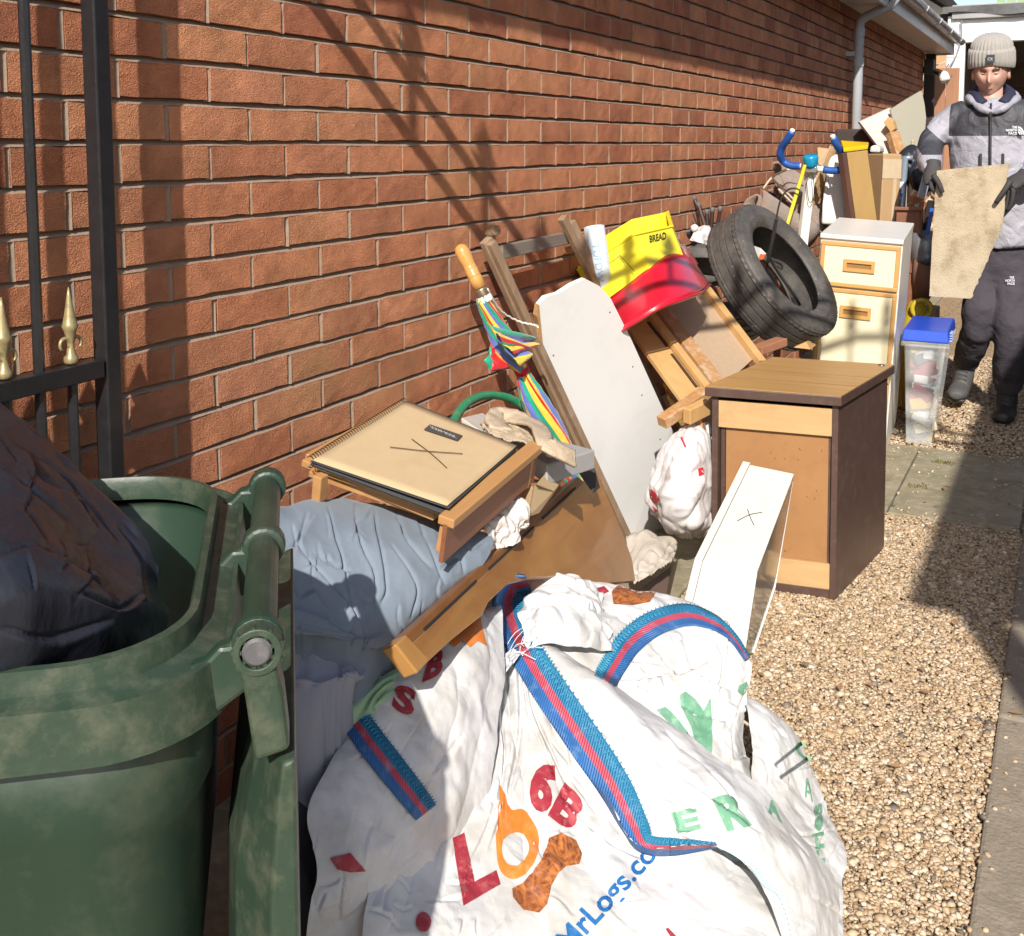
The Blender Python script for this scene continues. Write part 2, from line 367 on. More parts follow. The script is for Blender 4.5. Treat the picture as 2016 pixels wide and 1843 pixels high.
for n, (ar, yc, zc, cse) in enumerate(slots):
    me, vs, fs = BV[RNG.randint(14)]
    loc = (RNG.randn() * .0005, yc + RNG.randn() * .0012, zc + RNG.randn() * .0008)
    if n < 300:
        o = bpy.data.objects.new('brick', me); C.objects.link(o); o.parent = house; o.location = loc
        o.rotation_euler = (RNG.randn() * .004, 0, RNG.randn() * .002)
    else:
        rv.append(vs + np.array(loc)); rf += [tuple(i + nb for i in f) for f in fs]; nb += len(vs)
me = bpy.data.meshes.new('brickwork'); me.from_pydata(np.concatenate(rv).tolist(), [], rf); me.materials.append(BRICK)
o = bpy.data.objects.new('brickwork', me); C.objects.link(o); o.parent = house; o['kind'] = 'stuff'
# eaves: soffit, fascia, gutter
WHITE = mat('white_upvc', (.74, .73, .70), (.66, .65, .62), rough=.4, scale=5, dirt=(.35, .32, .27), dscale=3, damt=.35)
GREYPIPE = mat('grey_pipe', (.42, .44, .46), (.36, .38, .40), rough=.5, scale=8, dirt=(.3, .28, .25), damt=.3)
EX = .25
for k in range(16):
    y0 = WALL_Y0 + k * .99; y1 = min(y0 + .985, WALL_Y1 + .15)
    mb = MB(); mb.box((EX / 2 - .001, (y0 + y1) / 2, 2.335), (EX - .004, y1 - y0, .012)); part('soffit_board', mb, WHITE, house)
mb = MB(); mb.box((EX + .011, (WALL_Y0 + WALL_Y1 + .16) / 2, 2.40), (.02, WALL_Y1 + .16 - WALL_Y0, .18)); part('fascia', mb, WHITE, house, bevel=.002)
mb = MB(); mb.box((EX / 2, WALL_Y1 + .172, 2.40), (EX + .04, .02, .18)); part('fascia', mb, WHITE, house)
gcx, gz = EX + .075, 2.46; prof = []
for i in range(11): a = math.pi + math.pi * i / 10; prof.append((math.cos(a) * .056, math.sin(a) * .056))
for i in range(11): a = 2 * math.pi - math.pi * i / 10; prof.append((math.cos(a) * .052, math.sin(a) * .052))
def gut(y0, y1, sc=1.0):
    vs = [(gcx + p[0] * sc, y, gz + p[1] * sc) for y in (y0, y1) for p in prof]; m = len(prof)
    return vs, [(i, (i + 1) % m, m + (i + 1) % m, m + i) for i in range(m)] + [tuple(range(m))[::-1], tuple(range(m, 2 * m))]
g = MB(); g.add(*gut(WALL_Y0, WALL_Y1 + .2)); gut_o = part('gutter', g, mat('white_gutter', (.62, .62, .61), (.5, .5, .49), rough=.3, scale=6, dirt=(.2, .19, .17), dscale=4, damt=.5), house, autos=False, smooth=True)
for k in range(16):
    y = -2.2 + k * .97
    mb = MB(); mb.add(*gut(y - .018, y + .018, 1.08)); mb.box((EX + .03, y, 2.46), (.03, .03, .06)); part('gutter_bracket', mb, WHITE, gut_o)
# downpipe with offset at the top
PY = W(1688, 200, x=.08).y
pts = [(gcx, PY, 2.42), (gcx, PY, 2.37), (gcx - .03, PY, 2.325), (.12, PY, 2.25), (.085, PY, 2.22), (.08, PY, 2.17), (.08, PY, .25)]
mb = MB(); mb.tube(pts, .034, 18); dp = part('downpipe', mb, GREYPIPE, house, smooth=True)
for z in (2.14, 1.93, 1.1):
    mb = MB(); mb.lathe((.08, PY, z - .03), (0, 0, 1), [(.038, 0), (.0385, .002), (.0385, .058), (.038, .06)], 18); part('pipe_collar', mb, GREYPIPE, dp, smooth=False)
for z in (1.99, .9):
    mb = MB(); mb.box((.03, PY, z), (.06, .10, .03)); part('pipe_clip', mb, GREYPIPE, dp)
# roof above
mb = MB(); mb.hexa([(EX + .03, WALL_Y0, 2.50), (-4, WALL_Y0, 4.4), (-4, WALL_Y1 + .18, 4.4), (EX + .03, WALL_Y1 + .18, 2.50), (EX + .03, WALL_Y0, 2.53), (-4, WALL_Y0, 4.43), (-4, WALL_Y1 + .18, 4.43), (EX + .03, WALL_Y1 + .18, 2.53)])
part('roof', mb, mat('roof_tile', (.12, .07, .05), (.08, .05, .04), rough=.9, bump=.5), house)
# security lamp at the far corner
sx = W(1822, 100, y=12.5)
t = thing('security_lamp', 'small black and white security lamp under the far end of the eaves', 'lamp', (.02, 12.4, 2.15))
BLK = mat('black_plastic', (.02, .02, .022), (.03, .03, .03), rough=.45)
mb = MB(); mb.box((.06, 12.4, 2.17), (.10, .12, .16)); part('mount', mb, BLK, t, bevel=.01)
mb = MB(); mb.tube([(.08, 12.38, 2.13), (.2, 12.3, 2.07)], .018, 8); part('arm', mb, BLK, t)
mb = MB(); mb.lathe((.2, 12.28, 2.11), (.4, -.3, -1), [(.02, 0), (.05, .03), (.055, .1), (.045, .12)], 14); part('lamp_head', mb, WHITE, t, smooth=True)
# ================================================================== GROUND
mb = MB(); mb.add([(-30, -30, -.012), (40, -30, -.012), (40, 80, -.012), (-30, 80, -.012)], [(0, 1, 2, 3)])
def gravel_base():
    m = bpy.data.materials.new('gravel_bed'); m.use_nodes = True; nt = m.node_tree; L = nt.links; b = nt.nodes['Principled BSDF']; b.inputs['Roughness'].default_value = .9
    tc = _n(nt, 'ShaderNodeNewGeometry'); v = _n(nt, 'ShaderNodeTexVoronoi', i_Scale=85.); L.new(tc.outputs['Position'], v.inputs[0])
    rp = _n(nt, 'ShaderNodeValToRGB'); e = rp.color_ramp.elements; e[0].color = (.13, .085, .045, 1); e[1].color = (.52, .42, .30, 1)
    for p, c in ((.25, (.27, .18, .10)), (.5, (.36, .26, .15)), (.75, (.42, .30, .18))): e.new(p).color = col4(c)
    L.new(v.outputs['Color'], rp.inputs[0]); L.new(rp.outputs[0], b.inputs['Base Color'])
    bp = _n(nt, 'ShaderNodeBump', i_Strength=1., i_Distance=.01); bp.invert = True; L.new(v.outputs['Distance'], bp.inputs['Height']); L.new(bp.outputs[0], b.inputs['Normal'])
    return m
single('ground', mb, gravel_base(), None, None, loc=(0, 0, 0), kind='structure')
# pebbles: real stones, dense near, sparser far
def pebble_mat():
    m = bpy.data.materials.new('pebble'); m.use_nodes = True; nt = m.node_tree; L = nt.links; b = nt.nodes['Principled BSDF']; b.inputs['Roughness'].default_value = .62
    ge = _n(nt, 'ShaderNodeNewGeometry'); rp = _n(nt, 'ShaderNodeValToRGB'); e = rp.color_ramp.elements; rp.color_ramp.interpolation = 'LINEAR'
    e[0].color = (.10, .09, .085, 1); e[1].color = (.58, .50, .39, 1)
    for p, c in ((.03, (.2, .16, .12)), (.1, (.29, .185, .10)), (.28, (.42, .29, .165)), (.42, (.37, .275, .175)), (.58, (.49, .36, .225)), (.74, (.45, .345, .23)), (.88, (.54, .44, .31))): e.new(p).color = col4(c)
    L.new(ge.outputs['Random Per Island'], rp.inputs[0])
    nz = _n(nt, 'ShaderNodeTexNoise', i_Scale=260., i_Detail=3); L.new(ge.outputs['Position'], nz.inputs[0])
    mx = _n(nt, 'ShaderNodeMix', data_type='RGBA', blend_type='OVERLAY'); mx.inputs[0].default_value = .25; L.new(rp.outputs[0], mx.inputs[6]); L.new(nz.outputs[0], mx.inputs[7]); L.new(mx.outputs[2], b.inputs['Base Color'])
    return m
bm = bmesh.new(); bmesh.ops.create_icosphere(bm, subdivisions=1, radius=1); ico = np.array([v.co[:] for v in bm.verts]); icf = np.array([[v.index for v in f.verts] for f in bm.faces]); bm.free()
def in_slab(x, y):
    return ((y > 4.04) & (y < 5.0) & (x < 1.40)) | (x < .5) | (x > 1.385)
def stones(npts, x0, x1, y0, y1, r0, r1, seed, zoff=0.):
    rs = np.random.RandomState(seed); P = np.stack([rs.uniform(x0, x1, npts), rs.uniform(y0, y1, npts)], 1)
    P = P[~in_slab(P[:, 0], P[:, 1])]; n = len(P)
    S = rs.uniform(r0, r1, (n, 1)) * rs.uniform(.62, 1.15, (n, 3)); S[:, 2] *= .58
    A = rs.uniform(0, 6.28, n); B = rs.uniform(-.5, .5, n)
    V = ico[None] * (1 + .16 * rs.randn(n, len(ico), 1)) * S[:, None, :]
    x = V[..., 0] * np.cos(B)[:, None] - V[..., 2] * np.sin(B)[:, None]; z = V[..., 0] * np.sin(B)[:, None] + V[..., 2] * np.cos(B)[:, None]; y = V[..., 1]
    xx = x * np.cos(A)[:, None] - y * np.sin(A)[:, None]; yy = x * np.sin(A)[:, None] + y * np.cos(A)[:, None]
    V = np.stack([xx + P[:, :1], yy + P[:, 1:], z - .002 + zoff + rs.uniform(-.005, .0045, (n, 1))], -1)
    return V.reshape(-1, 3), (icf[None] + (np.arange(n) * len(ico))[:, None, None]).reshape(-1, 3)
vs1, f1 = stones(82000, .48, 1.39, 1.7, 4.1, .0042, .0078, 3)
vs2, f2 = stones(17000, .48, 1.39, 4.95, 7.4, .0065, .0115, 4)
vs3, f3 = stones(1500, .48, 1.39, 1.7, 4.1, .010, .0145, 6, .002)
_is = in_slab
in_slab = lambda x, y: ~(((y > 3.95) & (y < 5.1) & ((np.abs(y - 4.5) > .32 + .25 * np.random.RandomState(1).rand(len(y))) | (np.random.RandomState(2).rand(len(y)) > .93))) | ((x > 1.36) & (x < 1.36 + .22 * np.random.RandomState(3).rand(len(x)) ** 3)))
vs4, f4 = stones(9000, .5, 1.6, 1.7, 5.6, .004, .0085, 9, .012)
allv = np.concatenate([vs1, vs2, vs3, vs4]); allf = np.concatenate([f1, f2 + len(vs1), f3 + len(vs1) + len(vs2), f4 + len(vs1) + len(vs2) + len(vs3)])
me = bpy.data.meshes.new('gravel'); me.vertices.add(len(allv)); me.vertices.foreach_set('co', allv.ravel()); me.loops.add(allf.size); me.loops.foreach_set('vertex_index', allf.ravel().astype(np.int32))
me.polygons.add(len(allf)); me.polygons.foreach_set('loop_start', (np.arange(len(allf)) * 3).astype(np.int32)); me.polygons.foreach_set('loop_total', np.full(len(allf), 3, np.int32)); me.update(calc_edges=True)
me.materials.append(pebble_mat()); me.polygons.foreach_set('use_smooth', np.ones(len(allf), bool))
o = bpy.data.objects.new('gravel', me); C.objects.link(o); o['kind'] = 'stuff'; o['label'] = 'loose tan and brown pea gravel covering the drive'; o['category'] = 'gravel'
# concrete path with slabs
CONC = mat('mossy_concrete', (.31, .265, .185), (.20, .18, .105), rough=.92, scale=6, detail=9, bump=.6, bscale=60, dirt=(.40, .36, .28), dscale=22, damt=.8, contrast=.35, bdist=.006)
CONC2 = mat('brown_concrete', (.27, .225, .17), (.21, .175, .13), rough=.92, scale=8, detail=9, bump=.6, bscale=90, dirt=(.38, .32, .24), dscale=30, damt=.6, bdist=.005)
path = thing('path', None, None, (0, 0, 0), kind='structure')
for (x0, x1, y0, y1) in ((.5, .93, 4.04, 5.0), (.935, 1.375, 4.04, 5.0)):
    mb = MB(); mb.box(((x0 + x1) / 2, (y0 + y1) / 2, -.008), (x1 - x0, y1 - y0, .035)); part('paving_slab', mb, CONC, path, bevel=.006)
for k in range(14):
    y0 = -1.0 + k * .92
    mb = MB(); mb.box((.22, y0 + .457, -.008), (.55, .914, .034)); part('paving_slab', mb, CONC, path, bevel=.006)
    mb = MB(); mb.box((1.80, y0 + .457, -.006), (.83, .912, .036)); part('paving_slab', mb, CONC2, path, bevel=.008)
# moss tufts in slab hollows
mb = MB()
for (cx, cy, n) in ((1.06, 4.78, 60), (1.0, 4.4, 45)):
    for i in range(n):
        a = random.uniform(0, 6.28); r = abs(random.gauss(0, .035)); p = Vector((cx + r * math.cos(a), cy + r * math.sin(a) * .6, .010)); h = random.uniform(.004, .012)
        d = Vector((random.gauss(0, 1), random.gauss(0, 1), 0)).normalized() * .006
        mb.add([p - d, p + d, p + d * .4 + Vector((0, 0, h))], [(0, 1, 2)])
single('moss', mb, mat('moss', (.10, .11, .03), (.2, .17, .06), rough=.95), 'small tufts of moss on the concrete slab beside the cabinets', 'moss', kind='stuff')
mb = MB(); rl = random.Random(12)
for k in range(60):   # dry leaves and twigs
    x, y = rl.uniform(.55, 1.6), rl.uniform(1.9, 5.4); z = .018; a = rl.uniform(0, 6.28); L_ = rl.uniform(.010, .022); d = Vector((math.cos(a), math.sin(a), rl.uniform(-.1, .2))) * L_; s_ = Vector((-math.sin(a), math.cos(a), rl.uniform(-.2, .3))) * L_ * rl.uniform(.15, .5); p = Vector((x, y, z))
    mb.add([p - d, p + s_, p + d, p - s_ + Vector((0, 0, .003))], [(0, 1, 2), (0, 2, 3)])
single('dry_leaves', mb, mat('dry_leaf', (.20, .11, .05), (.32, .2, .1), rough=.9, scale=30), 'scattered dry leaf scraps on the gravel and concrete', 'leaves', kind='stuff')
# ================================================================== FAR END
GY = 13.6
WPAINT = mat('white_paint', (.80, .80, .78), (.74, .74, .72), rough=.55, scale=7, bump=.2, bscale=60)
gar = thing('garage', 'white framed flat roofed garage with dark open front at the end of the drive', 'garage', (.8, GY, 0))
pTL = W(1889, 38, y=GY); pLB = W(1889, 84, y=GY)
postL = W(1864, 100, y=GY).x; postR = W(1889, 100, y=GY).x
for k in range(13):   # painted post of blocks
    z0 = .0 + k * .235; z1 = min(z0 + .231, pTL.z + .02)
    mb = MB(); mb.box(((postL + postR) / 2, GY + .1, (z0 + z1) / 2), (postR - postL, .2, z1 - z0)); part('block', mb, WPAINT, gar, bevel=.01)
mb = MB(); mb.box(((postR + 4.6) / 2 + .002, GY + .1, (pTL.z + pLB.z) / 2), (4.6 - postR, .16, pTL.z - pLB.z)); part('lintel', mb, WPAINT, gar, bevel=.01)
mb = MB(); mb.box((postR + .03, GY + .06, pLB.z / 2), (.06, .1, pLB.z - .01)); part('door_frame', mb, WPAINT, gar, bevel=.005)
mb = MB(); mb.box((2.6, GY + .0, (pTL.z + W(1889, 18, y=GY).z) / 2 + .02), (4.9, .1, .16)); part('fascia', mb, mat('weathered_fascia', (.36, .35, .34), (.26, .25, .25), rough=.8, scale=3), gar, bevel=.008)
# felt edge, wavy
f = MB(); n = 60; x0 = postL - .05; zt = W(1889, 14, y=GY).z; zb = W(1889, 31, y=GY).z
vs = []
for i in range(n + 1):
    x = x0 + (5.0 - x0) * i / n; dz = .018 * math.sin(x * 7) + .02 * math.sin(x * 3.1 + 1)
    vs += [(x, GY - .07 - .02 * math.sin(x * 9), zb + dz), (x, GY - .09, zt), (x, GY + 3.5, zt + .05)]
f.add(vs, [(3 * i, 3 * i + 3, 3 * i + 4, 3 * i + 1) for i in range(n)] + [(3 * i + 1, 3 * i + 4, 3 * i + 5, 3 * i + 2) for i in range(n)])
part('roof_felt', f, mat('roof_felt', (.17, .17, .165), (.10, .10, .10), rough=.95, scale=20, bump=.4), gar, solid=.02)
DARKIN = mat('garage_inside', (.22, .17, .13), (.14, .10, .08), rough=.9, scale=3)
mb = MB(); mb.box((2.2, GY + 3.4, zb / 2), (4.4, .1, zb)); part('back_wall', mb, DARKIN, gar)
mb = MB(); mb.box((postL + .1, GY + 1.8, 1.3), (.1, 3.2, 2.7)); part('side_wall', mb, DARKIN, gar)
mb = MB(); mb.box((2.3, GY + 1.8, zb + .02), (4.6, 3.4, .04)); part('ceiling', mb, mat('dark_timber', (.07, .03, .02), (.05, .02, .015), rough=.8), gar)
for i, z in enumerate((2.3, 2.02, 1.7)):
    mb = MB(); mb.box((1.9, GY + 1.0 + i * .4, z), (2.4, .05, .07)); part('shelf', mb, MATS['dark_timber'], gar)
# cables looping down the post
mb = MB(); P0 = [W(1893, 40, y=GY - .05), W(1893, 75, y=GY - .05), W(1885, 105, y=GY - .08), W(1872, 128, y=GY - .1), W(1858, 143, y=GY - .12)]
mb.tube(curve(P0, 24), .008, 6); single('cable', mb, mat('grey_cable', (.25, .22, .2)), 'thin cable hanging down the white garage post', 'cable')
mb = MB(); P0 = [W(1820, 105, y=12.6), W(1828, 124, y=12.8), W(1845, 128, y=13.1), W(1872, 118, y=GY - .05)]
mb.tube(curve(P0, 20), .007, 6); single('cable', mb, mat('cream_cable', (.55, .55, .42)), 'thin pale cable drooping from the security lamp to the garage', 'cable')
# dark timber post and fence panel of feather boards
mb = MB(); a = W(1822, 110, y=12.75).x; b = W(1843, 110, y=12.75).x
mb.box(((a + b) / 2, 12.75, 1.15), (b - a, .12, 2.36)); single('timber_post', mb, mat('dark_wood', (.045, .03, .025), (.03, .02, .018), rough=.8, bump=.4), 'dark brown timber post at the far corner of the brick wall', 'post', bevel=.006)
fen = thing('wooden_fence', 'light brown feather edge timber fence between the house and the garage', 'fence', ((a + b) / 2 + .1, 13.2, 0))
FW = wood('fence_wood', (.40, .20, .11), (.27, .13, .075), 'Z', rough=.85)
x = W(1838, 130, y=13.2).x
while x < W(1866, 130, y=13.2).x + .1:
    mb = MB(); mb.box((x + .07, 13.2 + random.uniform(-.004, .004), 1.1), (.138, .022, 2.2 + random.uniform(-.015, .015))); part('board', mb, FW, fen, bevel=.003); x += .142
# background gable house
bh = thing('background_house', 'orange brick gable end with white bargeboard behind the garage', 'house', (-2, 22, 0))
BRK2 = mat('pale_brick', (.52, .31, .16), (.42, .23, .12), rough=.9, scale=30, bump=.3)
A0 = W(1866, 60, y=22); A1 = W(1760, -5, y=22)
sl_ = (A1.z - A0.z) / (A1.x - A0.x)
xr = W(1876, 60, y=22).x
mb = MB(); mb.slab([(xr - 9, 22, 0), (xr, 22, 0), (xr, 22, W(1866, 52, y=22).z), (xr - 9, 22, W(1866, 52, y=22).z + 9 * .62)], (0, 6, 0)); part('wall', mb, BRK2, bh)
u0 = Vector(W(1870, 42, y=21.9)); dr = (Vector(W(1790, -6, y=21.9)) - u0).normalized()
mb = MB(); mb.beam(u0, u0 + dr * 9, .1, .26, up=(0, 0, 1)); part('bargeboard', mb, WPAINT, bh)
mb = MB(); mb.beam(u0 + Vector((0.1, .2, .24)), u0 + Vector((.1, .2, .24)) + dr * 9, 6.5, .12); part('roof', mb, mat('slate_roof', (.10, .11, .13), (.07, .08, .09), rough=.8), bh)
# green painted trellis screen behind
tr = thing('green_fence', 'pale green painted wooden screen beyond the garage roof', 'fence', (2.2, 19.5, 0))
GRN = mat('pale_green_paint', (.30, .42, .22), (.24, .35, .17), rough=.7)
a = W(1962, 5, y=19.5); b0 = W(2060, 5, y=19.5)
for i, pz in enumerate((11.5, -6)):
    z = W(1962, pz, y=19.5).z
    mb = MB(); mb.box(((a.x + b0.x) / 2, 19.47, z), (b0.x - a.x, .03, .05)); part('rail', mb, GRN, tr)
k = 0; x = a.x
while x < b0.x:
    mb = MB(); mb.box((x + .075, 19.5, 1.9), (.135, .02, 3.8)); part('board', mb, GRN, tr); x += .15
# ================================================================== NEIGHBOUR (unseen right of the frame, shaped to shade the drive)
nb_ = thing('neighbour_shade_caster', 'unseen neighbouring wall and flat canopy right of the drive, shaped to shade it', 'house', (4.5, 5, 0))
mb = MB(); mb.box((5.1, 7.2, 1.5), (5.0, 11.4, 2.99)); part('wall', mb, mat('render_wall', (.45, .40, .33), rough=.9), nb_)
mb = MB(); mb.box((5.1, .45, 2.98), (5.0, 2.1, .04)); part('canopy', mb, WHITE, nb_)  # thin canopy added so its edge shades the drive and sun passes beneath
for x in (2.75, 7.4):
    mb = MB(); mb.box((x, -.5, 1.48), (.1, .1, 2.95)); part('post', mb, WHITE, nb_)
# ================================================================== IRON GATE, opened against the wall, and an added shadow-casting arch
IRON = mat('black_iron', (.012, .012, .014), (.02, .02, .022), rough=.32, scale=30, bump=.25, bscale=120)
GOLD = mat('gold_paint', (.40, .33, .17), (.31, .25, .12), rough=.38, metal=.35, scale=60, dirt=(.12, .09, .04), dscale=80, damt=.6)
def finial(p, parent, s=1.0, m=None):
    p = Vector(p)
    mb = MB(); mb.lathe(p, (0, 0, 1), [(.010 * s, 0), (.0145 * s, .004 * s), (.0145 * s, .014 * s), (.010 * s, .02 * s), (.007 * s, .035 * s), (.006 * s, .045 * s), (.009 * s, .056 * s), (.013 * s, .07 * s), (.0165 * s, .078 * s), (.0145 * s, .083 * s), (.011 * s, .1 * s), (.0075 * s, .12 * s), (.0045 * s, .14 * s), (.001 * s, .158 * s)], 12)
    for sg in (-1, 1):
        pts = []
        for i in range(13):
            a = i / 12; ang = R(-20 + 250 * a); rr = .014 * s * (1 - .35 * a)
            pts.append(p + Vector((0, sg * (.016 * s + math.cos(math.pi - ang) * rr), .040 * s + math.sin(ang) * rr * 1.2)))
        mb.tube(pts, [.0052 * s * (1 - .45 * i / 12) for i in range(13)], 7)
    return part('finial', mb, m or GOLD, parent, smooth=True)
gate = thing('iron_gate', 'black iron gate leaf with gold spear finials, folded open against the brick wall', 'gate', (.085, 1.0, 0))
GYT = W(197, 300, x=.083).y
gp = Vector((.083, GYT, 0))
mb = MB(); mb.box((.083, GYT, 1.1), (.031, .031, 2.2)); part('stile', mb, IRON, gate, bevel=.003)
RZ = W(200, 722, x=.083).z
gdir = Vector((.03, -1, 0)).normalized()
def gpt(s, z): return Vector((.083, GYT, 0)) + gdir * s + Vector((0, 0, z))
for z, h in ((RZ, .03), (RZ - .55, .03), (.12, .04)):
    mb = MB(); mb.beam(gpt(.021, z), gpt(1.3, z), .032, h); part('rail', mb, IRON, gate, bevel=.002)
for k in range(1, 22):
    s = k * .062 + .012
    if k % 2 == 0:
        mb = MB(); mb.tube([gpt(s, .13), gpt(s, 2.1)], .0085, 8); part('bar', mb, IRON, gate)
    else:
        mb = MB(); mb.tube([gpt(s, .13), gpt(s, RZ - .015)], .0085, 8); part('bar', mb, IRON, gate)
        finial(gpt(s, RZ + .016), gate, .78)
# added arch above the view, shaped to cast the rail and finial shadows
ov = thing('shadow_arch', 'added black iron arch with spear finials above the view, shaped to throw shadows on the wall', 'gate', (1.6, 1.2, 0))
def ovp(x, z): return Vector((x, 1.24, z))
def ptop(x): return float(np.interp(x, [0, .25, .75, 1.3, 1.7, 2.1, 2.6, 3.2], [2.335, 2.335, 2.35, 2.72, 3.06, 3.24, 3.16, 3.1]))
up_ = [ovp(x, ptop(x)) for x in np.linspace(.05, 3.1, 24)]; lo_ = [ovp(p.x, p.z - .155) for p in up_]
mb = MB(); mb.tube(up_, .018, 8); part('rail', mb, IRON, ov)
mb = MB(); mb.tube(lo_, .018, 8); part('rail', mb, IRON, ov)
for x in np.arange(.27, 3.0, .145):
    mb = MB(); mb.tube([ovp(x, ptop(x) - .155), ovp(x, ptop(x) + .02)], .009, 6); part('bar', mb, IRON, ov)
    q = part('finial', MB().lathe((x, 1.24, ptop(x) + .02), (0, 0, 1), [(.010, 0), (.014, .02), (.030, .035), (.010, .05), (.020, .07), (.024, .08), (.001, .17)], 8), GOLD, ov)
mb = MB(); mb.box((3.15, 1.24, 1.7), (.06, .06, 3.4)); part('post', mb, IRON, ov)
# ================================================================== LETTERING
def text2d(body, bold=0.0, spacing=1.0):
    cu = bpy.data.curves.new('t', 'FONT'); cu.body = body; cu.size = 1; cu.offset = bold; cu.space_character = spacing; cu.resolution_u = 3; cu.fill_mode = 'FRONT'
    ob = bpy.data.objects.new('t', cu); C.objects.link(ob); bpy.context.view_layer.update()
    me = bpy.data.meshes.new_from_object(ob.evaluated_get(bpy.context.evaluated_depsgraph_get()))
    bpy.data.objects.remove(ob); bpy.data.curves.remove(cu); return me
def print_text(name, body, fn, m, parent, sub=0.08, bold=0.0, spacing=1.0, kw=None):
    """fn(u,v) -> Vector, u,v normalised 0..1 over the word's box"""
    me = text2d(body, bold, spacing); bm = bmesh.new(); bm.from_mesh(me); bpy.data.meshes.remove(me)
    bmesh.ops.triangulate(bm, faces=bm.faces)
    for _ in range(5):
        es = [e for e in bm.edges if e.calc_length() > sub]
        if not es: break
        bmesh.ops.subdivide_edges(bm, edges=es, cuts=1); bmesh.ops.triangulate(bm, faces=bm.faces)
    xs = [v.co.x for v in bm.verts]; ys = [v.co.y for v in bm.verts]; x0, x1, y0, y1 = min(xs), max(xs), min(ys), max(ys)
    mb = MB(); vs = [fn((v.co.x - x0) / (x1 - x0), (v.co.y - y0) / (y1 - y0)) for v in bm.verts]; bm.verts.index_update()
    mb.add(vs, [tuple(v.index for v in f.verts) for f in bm.faces]); bm.free()
    return part(name, mb, m, parent)
def bil(a, b, c, d):   # bottom-left, bottom-right, top-right, top-left
    a, b, c, d = map(Vector, (a, b, c, d))
    return lambda u, v: (a * (1 - u) + b * u) * (1 - v) + (d * (1 - u) + c * u) * v
INK = mat('black_ink', (.02, .02, .02), rough=.7)
def local_box(mb, O, U, V, Wd, u0, u1, v0, v1, w0, w1):
    P = lambda u, v, w_: O + U * u + V * v + Wd * w_
    return mb.hexa([P(u0, v0, w0), P(u1, v0, w0), P(u1, v1, w0), P(u0, v1, w0), P(u0, v0, w1), P(u1, v0, w1), P(u1, v1, w1), P(u0, v1, w1)])
# ================================================================== BROWN CABINET
DKB = mat('dark_brown_laminate', (.085, .048, .038), (.07, .04, .03), rough=.42, scale=4, dirt=(.2, .16, .13), dscale=26, damt=.25, bump=.05)
TEAK = wood('teak_laminate', (.48, .28, .10), (.37, .205, .07), 'X', rough=.38, scale=14, bump=.06)
PLY = wood('raw_ply', (.52, .33, .15), (.43, .27, .12), 'X', rough=.75, scale=12, dirt=(.22, .13, .07), dscale=14, damt=.25)
HARD = mat('hardboard', (.34, .17, .065), (.29, .14, .05), rough=.65, scale=5, dirt=(.14, .07, .03), dscale=18, damt=.3)
t = thing('bedside_cabinet', 'brown bedside cabinet seen from its plain back, wood grain top and pale rails', 'cabinet', (.74, 3.4, 0))
O = Vector((.915, 3.183, .002)); U = Vector((-.364, -.052, 0)).normalized(); V = Vector((.061, .475, 0)).normalized(); Z = Vector((-.012, 0, 1)).normalized()
wd, dp_, ht = .368, .50, .588
for (a, b) in ((0, .018), (wd - .018, wd)):
    mb = MB(); local_box(mb, O, U, V, Z, a, b, 0, dp_, 0, ht); part('side_panel', mb, DKB, t, bevel=.0015)
mb = MB(); local_box(mb, O, U, V, Z, -.014, wd + .014, -.02, dp_ + .03, ht + .002, ht + .03); part('edge_band', mb, DKB, t, bevel=.002)
mb = MB(); local_box(mb, O, U, V, Z, -.012, wd + .012, -.018, dp_ + .028, ht + .0305, ht + .0325); tp = part('top', mb, TEAK, t)
for k in (.27, .56):
    mb = MB(); local_box(mb, O, U, V, Z, -.012, wd + .012, k * .5, k * .5 + .0025, ht + .0327, ht + .0331); part('groove', mb, mat('groove_brown', (.22, .13, .05)), tp)
mb = MB(); mb.lathe(O + U * .02 + V * .5 + Z * (ht + .0332), (0, 0, 1), [(.011, 0), (.010, .002), (.004, .003)], 14); part('screw_cap', mb, mat('steel', (.5, .5, .5), rough=.3, metal=1), t, smooth=True)
mb = MB(); local_box(mb, O, U, V, Z, .019, wd - .019, .002, .014, ht - .095, ht - .012); part('rail', mb, PLY, t, bevel=.001)
mb = MB(); local_box(mb, O, U, V, Z, .019, wd - .019, .004, .016, .028, .105); part('rail', mb, PLY, t, bevel=.001)
mb = MB(); local_box(mb, O, U, V, Z, .0185, wd - .0185, .006, .03, .0, .027); part('plinth', mb, DKB, t, bevel=.001)
mb = MB(); local_box(mb, O, U, V, Z, .032, wd - .036, .019, .023, .10, ht - .09); part('back_panel', mb, HARD, t)
for a in (.0185, wd - .034):
    mb = MB(); local_box(mb, O, U, V, Z, a, a + .012, .017, .04, .03, ht - .08); part('batten', mb, DKB, t)
mb = MB(); local_box(mb, O, U, V, Z, .019, wd - .019, dp_ - .01, dp_, .02, ht); part('front_panel', mb, DKB, t)
mb = MB()
for i in range(26):  # splinters and torn fibres on the back panel and rails
    u = random.uniform(.05, .3); z = random.choice([random.uniform(.11, .14), random.uniform(.4, .47), random.uniform(.2, .45), random.uniform(.52, .56)]); l = random.uniform(.004, .012); a = random.uniform(-1.2, 1.2)
    p = O + U * u + V * .0175 + Z * z; d = U * math.sin(a) * l + Z * math.cos(a) * l; s = (U * .0006); mb.add([p - s, p + s, p + d * .6 + s * 2 - V * .001, p + d], [(0, 1, 2, 3)])
part('splinters', mb, mat('splinter', (.12, .06, .03)), t, kind='stuff')
